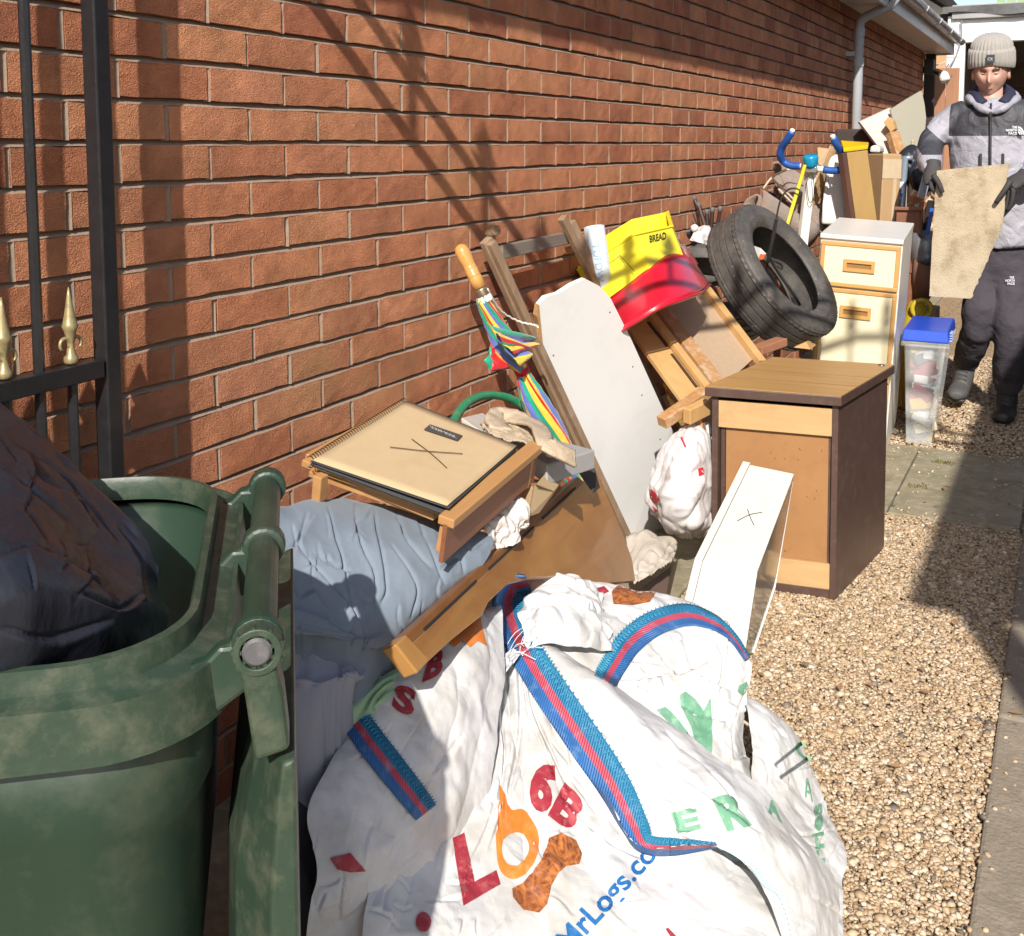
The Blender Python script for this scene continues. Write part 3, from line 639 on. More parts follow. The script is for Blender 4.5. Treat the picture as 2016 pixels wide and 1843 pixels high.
# ================================================================== CREAM CHEST
CREAM = mat('cream_laminate', (.80, .72, .50), (.78, .70, .48), rough=.38, scale=3)
WHL = mat('white_laminate', (.66, .64, .60), (.62, .60, .56), rough=.38, scale=3, dirt=(.45, .44, .42), dscale=30, damt=.25)
BEECH = wood('beech_trim', (.58, .34, .12), (.50, .28, .09), 'X', rough=.4, scale=10, bump=.03)
t = thing('filing_cabinet', 'tall white and cream drawer cabinet with wood edged drawer fronts and recessed handles', 'cabinet', (.66, 5.0, 0))
O = Vector((.816, 4.771, .004)); T_ = Vector((.869, 4.72, .951)); Z = (T_ - O).normalized(); ht = (T_ - O).length
U = (Vector((-.335, -.02, .016))).normalized(); U = (U - Z * U.dot(Z)).normalized(); V = Z.cross(U).normalized()
if V.y < 0: V = -V
wd, dp_ = .335, .56
mb = MB(); local_box(mb, O, U, V, Z, 0, wd, .012, dp_, 0, ht - .02); part('carcass', mb, WHL, t, bevel=.002)
mb = MB(); local_box(mb, O, U, V, Z, -.002, wd + .002, 0, dp_ + .02, ht - .0195, ht); part('top', mb, WHL, t, bevel=.003)
zs = [(ht - .03, ht - .222), (ht - .230, ht - .62), (ht - .628, .03)]
for i, (z1, z0) in enumerate(zs):
    fr = MB(); e = .018
    for (a, b, c, d) in ((.006, wd - .006, z0, z0 + e), (.006, wd - .006, z1 - e, z1)): local_box(fr, O, U, V, Z, a, b, -.006, .011, c, d)
    for (a, b) in ((.006, .006 + e), (wd - .006 - e, wd - .006)): local_box(fr, O, U, V, Z, a, b, -.0058, .0108, z0 + e, z1 - e)
    dr_ = part('drawer_front', (lambda m: (local_box(m, O, U, V, Z, .024, wd - .024, -.002, .0105, z0 + e, z1 - e), m)[1])(MB()), CREAM, t)
    part('trim', fr, BEECH, dr_, bevel=.0025)
    if i < 2:
        zc = (z0 + z1) / 2 if i == 0 else z1 - .098; uc = wd / 2; hm = MB(); hw, hh = .064, .026
        # recessed plate built from a frame round a pocket
        for (a, b, c, d) in ((uc - hw, uc + hw, zc + .011, zc + hh), (uc - hw, uc + hw, zc - hh, zc - .011), (uc - hw, uc - .05, zc - .011, zc + .011), (uc + .05, uc + hw, zc - .011, zc + .011)):
            local_box(hm, O, U, V, Z, a, b, -.010, -.0022, c, d)
        part('handle', hm, BEECH, dr_)
        hm = MB(); local_box(hm, O, U, V, Z, uc - .05, uc + .05, -.0032, -.0021, zc - .011, zc + .011); part('handle_recess', hm, mat('handle_shade', (.30, .16, .05), (.25, .13, .04)), dr_)  # darker beech tone painted in for the shade inside the handle pocket
# ================================================================== WHITE FRIDGE DRAWER
WPL = mat('white_plastic', (.54, .53, .48), (.50, .49, .44), rough=.42, scale=3, dirt=(.38, .37, .34), dscale=20, damt=.35)
CLR = mat('clear_plastic', (.75, .78, .74), (.70, .72, .68), rough=.08, trans=.92, scale=8, spec=.6)
t = thing('fridge_drawer', 'white fridge drawer with clear side, marked with a pen cross, leaning on the brown cabinet', 'drawer', (.79, 2.85, 0))
T1 = W(1477, 915, y=3.05); T2 = W(1564, 933, y=3.08); B1 = W(1384, 1105, y=2.74); B2 = W(1492, 1125, y=2.78); G2 = W(1467, 1290, y=2.62); G1 = G2 + (B1 - B2) + Vector((-.01, -.01, .0))
G1.z = max(G1.z, .01)
nrm = (B1 - T1).cross(T2 - T1).normalized(); nrm = nrm if nrm.dot(CAM - T1) > 0 else -nrm
n2 = (G1 - B1).cross(B2 - B1).normalized(); n2 = n2 if n2.dot(CAM - B1) > 0 else -n2
mb = MB(); mb.slab([T1, T2, B2, B1], -nrm * .004); part('panel', mb, WPL, t, bevel=.0012)
mb = MB(); mb.slab([B1, B2, G2, G1], -n2 * .004); part('panel', mb, WPL, t, bevel=.0012)
# flange along the left
out = (T1 - T2).normalized(); e1 = T1 + (T1 - B1) * .012
mb = MB(); w_ = .022; mb.slab([e1 + out * .001 + nrm * .005, e1 + out * w_ + nrm * .005, B1 + out * w_ + nrm * .005, B1 + out * .001 + nrm * .005], -nrm * .012)
mb.slab([B1 + out * .001 + n2 * .005, B1 + out * w_ + n2 * .005, G1 + out * w_ + n2 * .005, G1 + out * .001 + n2 * .005], -n2 * .012); part('flange', mb, WPL, t, bevel=.001)
for (f, l) in ((.10, .55), (.83, .55), (.32, .14), (.62, .16)):
    a = T1.lerp(B1, f); b = T2.lerp(B2, f); mb = MB(); mb.beam(a + (b - a) * .03 + nrm * .0015, a + (b - a) * (.03 + l) + nrm * .0015, .004, .003, up=nrm); part('moulded_rib', mb, mat('white_rib', (.8, .8, .76)), t)
Rt = W(1560, 948, y=3.13); Rm = W(1525, 1157, y=2.95); Rb = W(1482, 1300, y=2.72); Rb.z = max(Rb.z, .012)
mb = MB(); mb.add([T2, B2, G2, Rb, Rm, Rt], [(0, 1, 4, 5), (1, 2, 3, 4)]); part('clear_side', mb, CLR, t, solid=.002)
mb = MB(); mb.tube([Rt, Rm, Rb], .0035, 6); part('edge_rim', mb, mat('white_rib', (.8, .8, .76)), t, smooth=True)
mb = MB(); mb.add([T2, Rt, Rt + out * .12 - nrm * .0, T1 - nrm * .05], [(0, 1, 2, 3)]); part('end_panel', mb, WPL, t, solid=.003)
def face_pt(px, py): return Wp(px, py, T1, nrm) + nrm * .0012
mb = MB()
for ln in (((1452, 1026), (1476, 1014), (1501, 1009)), ((1472, 1003), (1477, 1018), (1485, 1035))):
    pts = curve([face_pt(*q) for q in ln], 8); mb.tube(pts, .0011, 5)
part('pen_mark', mb, INK, t)
# ================================================================== PLASTIC STORAGE BOX
t = thing('storage_box', 'clear plastic storage box with blue lid, full of mixed packets, behind the cream cabinet', 'box', (.95, 5.2, 0))
b0 = W(1778, 873, z=0); b1 = W(1835, 877, z=.0); O = Vector((.865, 5.06, .003)); U = Vector((1, .03, 0)).normalized(); V = Vector((-.03, 1, 0)).normalized(); Z = Vector((0, 0, 1))
wB = (W(1836, 870, y=5.1).x - O.x); hB = W(1850, 672, y=5.1).z; wT = W(1874, 700, y=5.06).x - O.x
def bx(z, inset=0): s = z / hB; g = (wT - wB) * s * .7; return [O + U * (-.02 * s + inset) + V * (-.02 * s + inset) + Z * z, O + U * (wB + g - inset) + V * (-.02 * s + inset) + Z * z, O + U * (wB + g - inset) + V * (.36 + .02 * s - inset) + Z * z, O + U * (-.02 * s + inset) + V * (.36 + .02 * s - inset) + Z * z]
ou, od, iu, id_ = bx(hB), bx(0), bx(hB, .003), bx(.004, .003)
mb = MB(); mb.add(ou + od + iu + id_, [(0, 1, 5, 4), (1, 2, 6, 5), (2, 3, 7, 6), (3, 0, 4, 7), (8, 12, 13, 9), (9, 13, 14, 10), (10, 14, 15, 11), (11, 15, 12, 8), (0, 8, 9, 1), (1, 9, 10, 2), (2, 10, 11, 3), (3, 11, 8, 0), (4, 5, 6, 7), (12, 15, 14, 13)])
part('tub', mb, mat('milky_plastic', (.75, .78, .78), (.7, .73, .73), rough=.25, alpha=.24, scale=5), t, bevel=.008)
mb = MB(); r_ = bx(hB); mb.hexa([p + (p - (r_[0] + r_[2]) / 2).normalized() * .03 + Z * -.022 for p in r_] + [p + (p - (r_[0] + r_[2]) / 2).normalized() * .03 for p in r_]); part('rim', mb, MATS['milky_plastic'], t, bevel=.004)
BLUE = mat('blue_lid', (.012, .07, .52), (.010, .06, .46), rough=.35)
mb = MB(); mb.hexa([p + (p - (r_[0] + r_[2]) / 2).normalized() * .026 + Z * .001 for p in r_] + [p + (p - (r_[0] + r_[2]) / 2).normalized() * .012 + Z * .052 for p in r_]); part('lid', mb, BLUE, t, bevel=.006)
for k in range(4):
    mb = MB(); c = r_[1] + (r_[1] - r_[0]).normalized() * .017 + Z * (.01 + .011 * k) + V * .04; mb.box(c, (.012, .07, .005)); part('lid_rib', mb, mat('pale_blue', (.35, .45, .8)), t)
cols = [(.62, .05, .08), (.75, .5, .12), (.8, .8, .82), (.45, .06, .1), (.8, .7, .5), (.3, .5, .6), (.8, .78, .8), (.08, .08, .12), (.5, .3, .6), (.75, .73, .7)]
for k in range(34):
    z = .02 + (k / 34) * (hB - .05); p = O + U * random.uniform(.05, wB - .03) + V * random.uniform(.03, .09) + Z * z
    M = Matrix.Rotation(random.uniform(-.5, .5), 3, 'Y') @ Matrix.Rotation(random.uniform(-.4, .4), 3, 'Z') @ Matrix.Rotation(random.uniform(-.3, .3), 3, 'X')
    c = cols[random.randrange(len(cols))]; mb = MB(); mb.box(p, (random.uniform(.06, .11), .03, random.uniform(.02, .05)), M); part('packet', mb, mat('packet_%d' % (cols.index(c)), c), t, bevel=.004)
# ================================================================== YELLOW CAN, TEAL THING
YEL = mat('yellow_olive_plastic', (.48, .36, .02), (.42, .31, .02), rough=.4)
c = W(1813, 625, y=5.75); t = thing('watering_can', 'olive yellow plastic can with a round handle hole behind the cream cabinet', 'can', (c.x, c.y, 0))
zz = W(1813, 643, y=5.75).z; zt = W(1815, 590, y=5.75).z
mb = MB(); mb.lathe((c.x - .02, c.y, .0), (0, 0, 1), [(.075, 0), (.085, .03), (.085, zz * .6), (.075, zz), (.04, zt - .02), (.02, zt)], 20); part('body', mb, YEL, t, smooth=True)
mb = MB(); pc = Vector((c.x + .01, c.y - .06, W(1815, 605, y=5.75).z)); mb.ring(pc, (.3, -1, 0), .045, [(.012 * math.cos(a), .012 * math.sin(a)) for a in np.linspace(0, 6.28, 9)[:-1]], 20); part('handle', mb, YEL, t, smooth=True)
mb = MB(); p = W(1812, 582, y=5.9); mb.lathe(p, (.2, -.6, .5), [(.02, -.02), (.05, 0), (.052, .03), (.02, .04)], 16); single('teal_pot', mb, mat('teal_plastic', (.03, .35, .28), rough=.4), 'small teal plastic pot peeping above the yellow can', 'pot', smooth=True)
# ================================================================== LEANING WHITE BOARD
WMEL = mat('white_melamine', (.74, .74, .73), (.72, .72, .71), rough=.45, scale=2, dirt=(.45, .44, .42), dscale=5, damt=.22)
CHIP = mat('raw_chipboard', (.50, .30, .12), (.30, .17, .07), rough=.95, scale=120, bump=.8, bscale=160, contrast=.5)
t = thing('white_board', 'long white melamine board with a rough broken top corner, leaning against the wooden frame', 'board', (.3, 3.3, 0))
pa = W(1245, 1062, z=.01); pb = W(1440, 1000, z=.01); pc = W(1067, 592, d=3.1)
n = (pb - pa).cross(pc - pa).normalized(); n = n if n.dot(CAM - pa) > 0 else -n
F_ = [(1245, 1062), (1070, 682), (1062, 600), (1075, 585), (1100, 578), (1128, 560), (1153, 549), (1180, 563), (1203, 588), (1245, 672), (1322, 842), (1425, 1030), (1408, 1072), (1330, 1068)]
P_ = [Wp(px, py, pa, n) for px, py in F_]
for p in P_: p.z = max(p.z, .006)
mb = MB(); mb.slab(P_, -n * .016); part('panel', mb, WMEL, t)
e_in = -n * .018
mb = MB(); a, b = P_[0], P_[1]; o_ = (Wp(1236, 1064, pa, n) - Wp(1245, 1062, pa, n)); mb.slab([a + n * .001, b + n * .001, b + o_ * .35 + n * .001, a + o_ * .8 + n * .001], e_in); part('edge_strip', mb, mat('cream_edge', (.76, .70, .55)), t)
mb = MB()
q = [Wp(px, py, pa, n) for px, py in ((1070, 682), (1062, 684), (1058, 668), (1062, 640), (1057, 622), (1061, 600))] ; q2 = [Wp(px, py, pa, n) for px, py in ((1062, 600), (1070, 682))]
mb.slab(q + [q2[0]], e_in * 1.02 + n * .001); part('broken_edge', mb, CHIP, t)
mb = MB()
for (px, py) in ((1201, 615), (1246, 722), (1264, 778), (1300, 865), (1160, 925), (1090, 700)):
    mb.lathe(Wp(px, py, pa, n) + n * .0006, n, [(.003, 0), (.002, .0006)], 8)
part('screw_hole', mb, INK, t)
# ================================================================== WOODEN FOLDING FRAME
OLDW = wood('old_grey_wood', (.30, .20, .12), (.20, .13, .08), 'Z', rough=.85, scale=12, dirt=(.42, .34, .25), dscale=9, damt=.5, bump=.4)
OLDW2 = wood('orange_wood', (.40, .22, .085), (.30, .16, .06), 'Z', rough=.7, scale=10, bump=.25)
t = thing('folding_chair', 'old wooden folding chair frame leaning on the brick wall behind the white board', 'folding chair', (.15, 3.0, 0))
l0 = W(958, 470, x=.045); l1e = W(1240, 1090, z=.012)
r0 = W(1120, 440, x=.05); r1e = W(1405, 1020, z=.012)
for k in (l1e, r1e): k.z = max(k.z, .012)
upv = (.9, -.4, .3)
mb = MB(); mb.beam(l0, l1e, .046, .022, up=upv); part('leg', mb, OLDW, t, bevel=.003)
dl = (l1e - l0).normalized(); sd = dl.cross(Vector(upv)).normalized()
mb = MB(); mb.beam(l0 + sd * .0 + Vector((.018, -.008, -.01)), l1e + Vector((.018, -.008, .02)), .022, .018, up=upv); part('leg_strip', mb, OLDW, t, bevel=.002)
mb = MB(); mb.beam(r0, r1e, .05, .022, up=upv); part('leg', mb, OLDW, t, bevel=.003)
mb = MB(); mb.beam(W(1107, 428, x=.075), W(1180, 575, x=.12), .026, .02, up=upv); part('leg_strip', mb, OLDW, t, bevel=.002)
GW = wood('weathered_rail', (.25, .21, .17), (.17, .14, .11), 'Y', rough=.85, scale=12, bump=.4)
mb = MB(); mb.beam(W(985, 497, x=.06), W(1140, 463, x=.06), .018, .04, up=(0, 0, 1)); part('rail', mb, GW, t, bevel=.003)
mb = MB(); p = l0 + Vector((.012, .015, .02)); mb.lathe(p, upv, [(.016, -.015), (.018, 0), (.016, .016), (.01, .02)], 14); part('rounded_end', mb, OLDW, t)
# ================================================================== UMBRELLA
t = thing('umbrella', 'rolled rainbow striped umbrella with a turned wooden handle, leaning on the brick wall', 'umbrella', (.2, 2.6, 0))
h0 = W(908, 490, x=.10); h1 = W(948, 572, x=.15); ax = (h1 - h0).normalized()
HANDLE = mat('varnished_beech', (.62, .33, .10), (.54, .27, .08), rough=.22, scale=6, coat=.5)
L_ = (h1 - h0).length
mb = MB(); mb.lathe(h0 - ax * .008, ax, [(.006, -.004), (.0145, .001), (.019, .012), (.0195, .03), (.017, L_ * .45), (.0165, L_ * .5), (.0182, L_ * .52), (.0165, L_ * .54), (.0180, L_ * .56), (.0165, L_ * .68), (.0182, L_ * .70), (.0165, L_ * .72), (.0178, L_ * .75), (.0182, L_)], 24); part('handle', mb, HANDLE, t, smooth=True)
mb = MB(); mb.lathe(h1 - ax * .006, ax, [(.0155, 0), (.0165, .005), (.0145, .012), (.016, .02), (.012, .026)], 16); part('ferrule', mb, mat('brass_old', (.45, .38, .26), rough=.35, metal=.8), t, smooth=True)
mb = MB()
for i in range(8):
    a = i * math.pi / 4; u = ax.orthogonal().normalized(); q = ax.cross(u); p = h1 + ax * .02 + (u * math.cos(a) + q * math.sin(a)) * .014; mb.lathe(p, ax, [(.0035, -.004), (.005, 0), (.005, .010), (.003, .014)], 8)
part('rib_tips', mb, mat('white_tips', (.8, .8, .8), rough=.3), t, smooth=True)
def umb_mat():
    m = bpy.data.materials.new('rainbow_nylon'); m.use_nodes = True; nt = m.node_tree; L = nt.links; b = nt.nodes['Principled BSDF']; b.inputs['Roughness'].default_value = .42; b.inputs['Sheen Weight'].default_value = .2
    uv = _n(nt, 'ShaderNodeAttribute', attribute_name='stripe'); rp = _n(nt, 'ShaderNodeValToRGB'); rp.color_ramp.interpolation = 'CONSTANT'; e = rp.color_ramp.elements
    Y, G, B, Rd = (.80, .58, .07, 1), (.02, .36, .22, 1), (.14, .18, .55, 1), (.68, .012, .02, 1)
    seq = [Y, Y, Rd, G, B, Y, G, B, Rd, Y]
    e[0].position = 0; e[0].color = Y; e[1].position = .93; e[1].color = Rd
    for p, c in ((.14, G), (.26, B), (.40, Y), (.50, Rd), (.58, G), (.70, B), (.82, Y)): q = e.new(p); q.color = c
    fr = _n(nt, 'ShaderNodeMath', operation='FRACT'); L.new(uv.outputs['Fac'], fr.inputs[0]); L.new(fr.outputs[0], rp.inputs[0]); L.new(rp.outputs[0], b.inputs['Base Color'])
    tc = _n(nt, 'ShaderNodeTexCoord'); nz = _n(nt, 'ShaderNodeTexNoise', i_Scale=40., i_Detail=4); L.new(tc.outputs['Object'], nz.inputs[0]); bp = _n(nt, 'ShaderNodeBump', i_Strength=.5, i_Distance=.004); L.new(nz.outputs[0], bp.inputs['Height']); L.new(bp.outputs[0], b.inputs['Normal'])
    return m
UMB = umb_mat()
def strip_attr(o, vals):
    at = o.data.attributes.new('stripe', 'FLOAT', 'POINT'); at.data.foreach_set('value', np.array(vals, dtype=np.float32))
def canopy(path_, rad, n, twist, lob, seed, k0=0.):
    pts = curve(path_, n); ra = _cr(np.array([[r] for r in rad]), n)[:, 0]; M = 56; vs = []; at = []; u = None
    for i, p in enumerate(pts):
        tt = (pts[min(i + 1, n - 1)] - pts[max(i - 1, 0)]).normalized()
        u = (Vector((0, 0, 1)) if u is None else u); u = (u - tt * u.dot(tt)).normalized(); q = tt.cross(u)
        for j in range(M):
            a = 2 * math.pi * j / M; ph = a + twist * i / n; fold = (abs(math.sin(ph * lob / 2 + .7 * math.sin(i * .13 + seed))) ** .6)
            r = ra[i] * (.72 + .34 * fold) + .001 * math.sin(i * 1.1 + j)
            vs.append(p + (u * math.cos(a) + q * math.sin(a)) * r); at.append((ph / (2 * math.pi)) * 1.0 * 2 + k0)
    mb = MB(); mb.add(vs, [(i * M + j, i * M + (j + 1) % M, (i + 1) * M + (j + 1) % M, (i + 1) * M + j) for i in range(n - 1) for j in range(M)] + [tuple(range(M))[::-1], tuple((n - 1) * M + j for j in range(M))])
    o = part('canopy', mb, UMB, t, smooth=True); strip_attr(o, at); return o
c0 = W(950, 588, x=.155); c1 = W(975, 640, x=.165); c2 = W(1000, 685, x=.18); c3 = W(1027, 728, x=.195); c4 = W(1050, 785, x=.21); c5 = W(1085, 850, x=.235); c6 = W(1120, 920, x=.26); c7 = W(1150, 985, x=.28)
canopy([c0, c1, c2, c3], [.017, .026, .034, .017], 40, 2.0, 5, 1)
canopy([c3, c4, c5, c6, c7], [.015, .034, .040, .034, .010], 50, 1.3, 5, 2, .35)
# loose corners of cloth standing out
def flap(pts, name, cval, seed):
    a, b, c, d = [Vector(p) for p in pts]; n_ = 12; G = np.zeros((n_, n_, 3))
    for i in range(n_):
        for j in range(n_):
            v = i / (n_ - 1); u = j / (n_ - 1); G[i, j] = (a * (1 - u) + b * u) * (1 - v) + (d * (1 - u) + c * u) * v
    G = disp(G, .006 * np.sin(np.linspace(0, 9, n_))[None, :] * np.ones((n_, 1)) + crumple(G, 30, .006, seed))
    mb = MB(); mb.grid(G); o = part(name, mb, UMB, t, smooth=True, solid=.0008); strip_attr(o, list((cval[0] + (cval[1] - cval[0]) * np.tile(np.linspace(0, 1, n_), (n_, 1))).ravel())); return o
flap([W(960, 640, x=.2), W(1010, 700, x=.23), W(1060, 680, x=.22), W(1052, 662, x=.22)], 'canopy_flap', (.15, .55), 3)
flap([W(972, 650, x=.215), W(1022, 722, x=.23), W(1048, 700, x=.235), W(1038, 680, x=.23)], 'canopy_flap', (.42, .95), 5)
flap([W(1020, 724, x=.19), W(980, 672, x=.17), W(968, 678, x=.15), W(967, 731, x=.165)], 'canopy_flap', (.94, .96), 4)
flap([W(968, 730, x=.163), W(968, 680, x=.149), W(977, 668, x=.147), W(953, 710, x=.152)], 'canopy_flap', (.15, .2), 4)
mb = MB(); axm = (c4 - c3).normalized(); mb.lathe(c3 - axm * .012, axm, [(.017, 0), (.021, .004), (.0205, .02), (.017, .025)], 18); part('strap', mb, mat('red_band', (.62, .01, .03), rough=.5), t, smooth=True)
mb = MB(); cord = curve([h1 + ax * .0 + Vector((.012, .01, .004)), W(985, 610, x=.16), W(1020, 632, x=.18), W(1052, 640, x=.22), W(1060, 645, x=.24)], 40)
mb.tube([p + Vector((0, 0, .0015 * math.sin(i * 2.2))) for i, p in enumerate(cord)], .0028, 7); part('cord', mb, mat('white_cord', (.7, .66, .58), rough=.9, bump=.5), t, smooth=True)
# ================================================================== GREEN HOSE
mb = MB(); hp = curve([W(885, 860, x=.22), W(900, 818, x=.16), W(925, 790, x=.13), (W(960, 778, x=.12)), W(1000, 783, x=.13), W(1035, 803, x=.16), W(1062, 840, x=.22), W(1070, 880, x=.26)], 50)
mb.tube(hp, .0115, 12); single('garden_hose', mb, mat('green_hose', (.02, .27, .13), (.015, .22, .10), rough=.35, dirt=(.3, .28, .2), dscale=30, damt=.4), 'loop of green garden hose standing against the foot of the wall', 'hose', smooth=True)
# ================================================================== WHEELIE BIN
GRNP = mat('bin_green', (.014, .034, .021), (.020, .045, .028), rough=.42, scale=5, dirt=(.20, .19, .14), dscale=6, damt=.42, dedge=(.48, .85), bump=.12, bscale=40, rrand=.1)
GRNW = mat('bin_green_worn', (.020, .042, .026), (.034, .056, .036), rough=.45, scale=9, dirt=(.24, .22, .155), dscale=30, damt=.3, dedge=(.46, .74), bump=.3, bscale=60)
bin_ = thing('wheelie_bin', 'dark green wheelie bin with scuffed dirty rim and its lid hanging open behind', 'bin', (.5, .58, 0))
E1 = Vector((.64, -.77, 0)).normalized(); E2 = Vector((-.77, -.64, 0)).normalized()
BK = (W(437, 1003, z=.93) + W(389, 1290, z=.93)) / 2; BK.z = 0
BCn = BK + E2 * .272
def rrect(hw, hd, r, z, sh=0., n=10):
    out = []
    for (sx, sy, a0) in ((1, 1, 0), (-1, 1, 90), (-1, -1, 180), (1, -1, 270)):
        for i in range(n + 1):
            a = R(a0 + 90 * i / n); out.append(BCn + E1 * (sx * (hw - r) + math.cos(a) * r) + E2 * (sy * (hd - r) + math.sin(a) * r + sh) + Vector((0, 0, z)))
    return out
def loftc(mb, rings):
    n = len(rings[0]); b = len(mb.v); mb.v += [tuple(p) for r_ in rings for p in r_]
    mb.f += [(b + i * n + j, b + i * n + (j + 1) % n, b + (i + 1) * n + (j + 1) % n, b + (i + 1) * n + j) for i in range(len(rings) - 1) for j in range(n)]; return mb
RZb = .945
mb = MB(); loftc(mb, [rrect(.19, .2, .05, .02, .05), rrect(.195, .22, .06, .03, .04), rrect(.235, .262, .08, .62), rrect(.243, .270, .085, RZb - .14), rrect(.249, .279, .09, RZb - .12), rrect(.250, .281, .09, RZb - .02), rrect(.220, .260, .09, RZb - .02), rrect(.200, .24, .08, .6), rrect(.17, .2, .05, .05, .05)]); part('body', mb, GRNP, bin_, smooth=True)
mb = MB(); loftc(mb, [rrect(.232, .262, .095, RZb - .012), rrect(.232, .262, .095, RZb + .008), rrect(.235, .265, .097, RZb + .014), rrect(.241, .271, .10, RZb + .013), rrect(.243, .273, .10, RZb - .006), rrect(.262, .292, .105, RZb - .012), rrect(.264, .294, .107, RZb - .006), rrect(.268, .298, .107, RZb - .007), rrect(.271, .301, .107, RZb - .052), rrect(.265, .295, .105, RZb - .054), rrect(.262, .292, .105, RZb - .022), rrect(.240, .270, .098, RZb - .016)])
part('rim', mb, GRNW, bin_, smooth=True).modifiers.new('e', 'EDGE_SPLIT').split_angle = R(32)
# hinge tube and lugs
hA = W(527, 958, z=.95); hB_ = W(508, 1262, z=.95); hdv = (hB_ - hA).normalized()
mb = MB(); mb.tube([hA - hdv * .02, hA.lerp(hB_, .44)], .0150, 20); mb.tube([hA.lerp(hB_, .50), hB_], .0150, 20); part('handle', mb, GRNP, bin_, smooth=False)
def lug(c, wth, tag_=0):
    mb = MB(); n_ = -E2
    prof = []   # side profile in plane (toward bin, up)
    for a in range(-60, 200, 20): prof.append((math.cos(R(a)) * .0215, math.sin(R(a)) * .0215))
    tail = [(-.030, .0), (-.042, -.012), (-.058, -.016), (-.058, -.064), (-.04, -.060), (-.01, -.04)]
    poly = prof + tail
    vs = [c + n_ * p[0] + Vector((0, 0, p[1])) - hdv * wth / 2 for p in poly]
    mb.slab(vs, hdv * wth); return mb
for f in (.0, .47, 1.0):
    part('hinge_lug', lug(hA.lerp(hB_, f) - hdv * (.0 if f < 1 else .004), .022 if f < 1 else .018), GRNP, bin_, bevel=.004)
# serrated end cap of the tube
ec = hB_ + hdv * .012
mb = MB(); mb.ring(ec, hdv, .0165, [(-.003, -.010), (.003, -.010), (.003, .010), (-.003, .010)], 26); part('hinge_collar', mb, GRNW, bin_, bevel=.001)
mb = MB(); mb.lathe(ec, hdv, [(.0118, -.004), (.0118, .008), (.0095, .010)], 24); part('end_cap', mb, mat('grey_cap', (.10, .10, .105), (.07, .07, .075), rough=.5, dirt=(.3, .29, .27), dscale=60, damt=.3), bin_)
for k in range(9):
    a = k * 2 * math.pi / 9; u = hdv.orthogonal().normalized(); q = hdv.cross(u); d = u * math.cos(a) + q * math.sin(a)
    mb = MB(); mb.beam(ec + d * .012 + hdv * .006, ec + d * .0205 + hdv * .006, .003, .005, up=hdv); part('cap_tooth', mb, GRNW, bin_)
# open lid hanging down
lidc = hB_ + hdv * .01
lp = lambda s, o_, z: lidc - hdv * s - E2 * o_ + Vector((0, 0, z))   # s along hinge (far), o_ away from the bin
mb = MB(); mb.slab([lp(-.010, -.014, -.012), lp(-.010, .014, -.012), lp(-.010, .020, -.04), lp(-.010, .024, -.085), lp(-.010, -.004, -.092), lp(-.010, -.010, -.04)], -hdv * .04); part('lid_arm', mb, GRNW, bin_, bevel=.005, seg=3)
mb = MB(); vs = []; n1, n2_ = 9, 12
prof = [(.028, -.094), (-.002, -.098), (-.014, -.13), (-.034, -.22), (-.036, -.34), (-.028, -.5), (-.010, -.60), (.028, -.62)]
for i in range(n1):
    s = -.006 + .47 * i / (n1 - 1); ed = min(i, n1 - 1 - i); k = {0: .35, 1: .85}.get(ed, 1.0)
    for (o_, z) in prof: vs.append(lp(s, .028 - (.028 - o_) * k, z))
m_ = len(prof); mb.add(vs, [(i * m_ + j, i * m_ + j + 1, (i + 1) * m_ + j + 1, (i + 1) * m_ + j) for i in range(n1 - 1) for j in range(m_ - 1)] + [tuple(range(m_))[::-1], tuple((n1 - 1) * m_ + j for j in range(m_))] + [(i * m_, (i + 1) * m_, (i + 1) * m_ + m_ - 1, i * m_ + m_ - 1) for i in range(n1 - 1)])
part('lid', mb, GRNW, bin_, bevel=.003)
for sg in (-1, 1):
    mb = MB(); mb.lathe(BCn - E2 * .24 + E1 * sg * .21 + Vector((0, 0, .1)), E1 * sg, [(.03, 0), (.1, .002), (.1, .045), (.03, .047)], 28); part('wheel', mb, BLK, bin_)
# ================================================================== SHEETS: helper
def sheet(rows, nu, nv, h=None, drop=True, minz=.006):
    rr = []
    for r_ in rows:
        q = []
        for p in r_:
            w_ = p if isinstance(p, Vector) else W(p[0], p[1], d=p[2])
            if w_.z < minz: w_ = W(p[0], p[1], z=minz)
            w_.x = max(w_.x, .02); q.append(w_)
        rr.append(q)
    if drop:
        back = Vector((-.15, .25, 0)).normalized()
        top = rr[0]; rr = [[Vector((max(p.x + back.x * .10, .02), p.y + back.y * .10, max(p.z - .10, minz))) for p in top]] + rr
        rr.append([Vector((p.x + .02, p.y - .05, max(min(.01, p.z), minz))) for p in rr[-1]])
    G = patch(rr, nu, nv)
    if h is not None: G = disp(G, h(G))
    G[..., 2] = np.maximum(G[..., 2], minz * .5); G[..., 0] = np.maximum(G[..., 0], .012)
    return G
def sheet_mb(G): mb = MB(); mb.grid(G); return mb
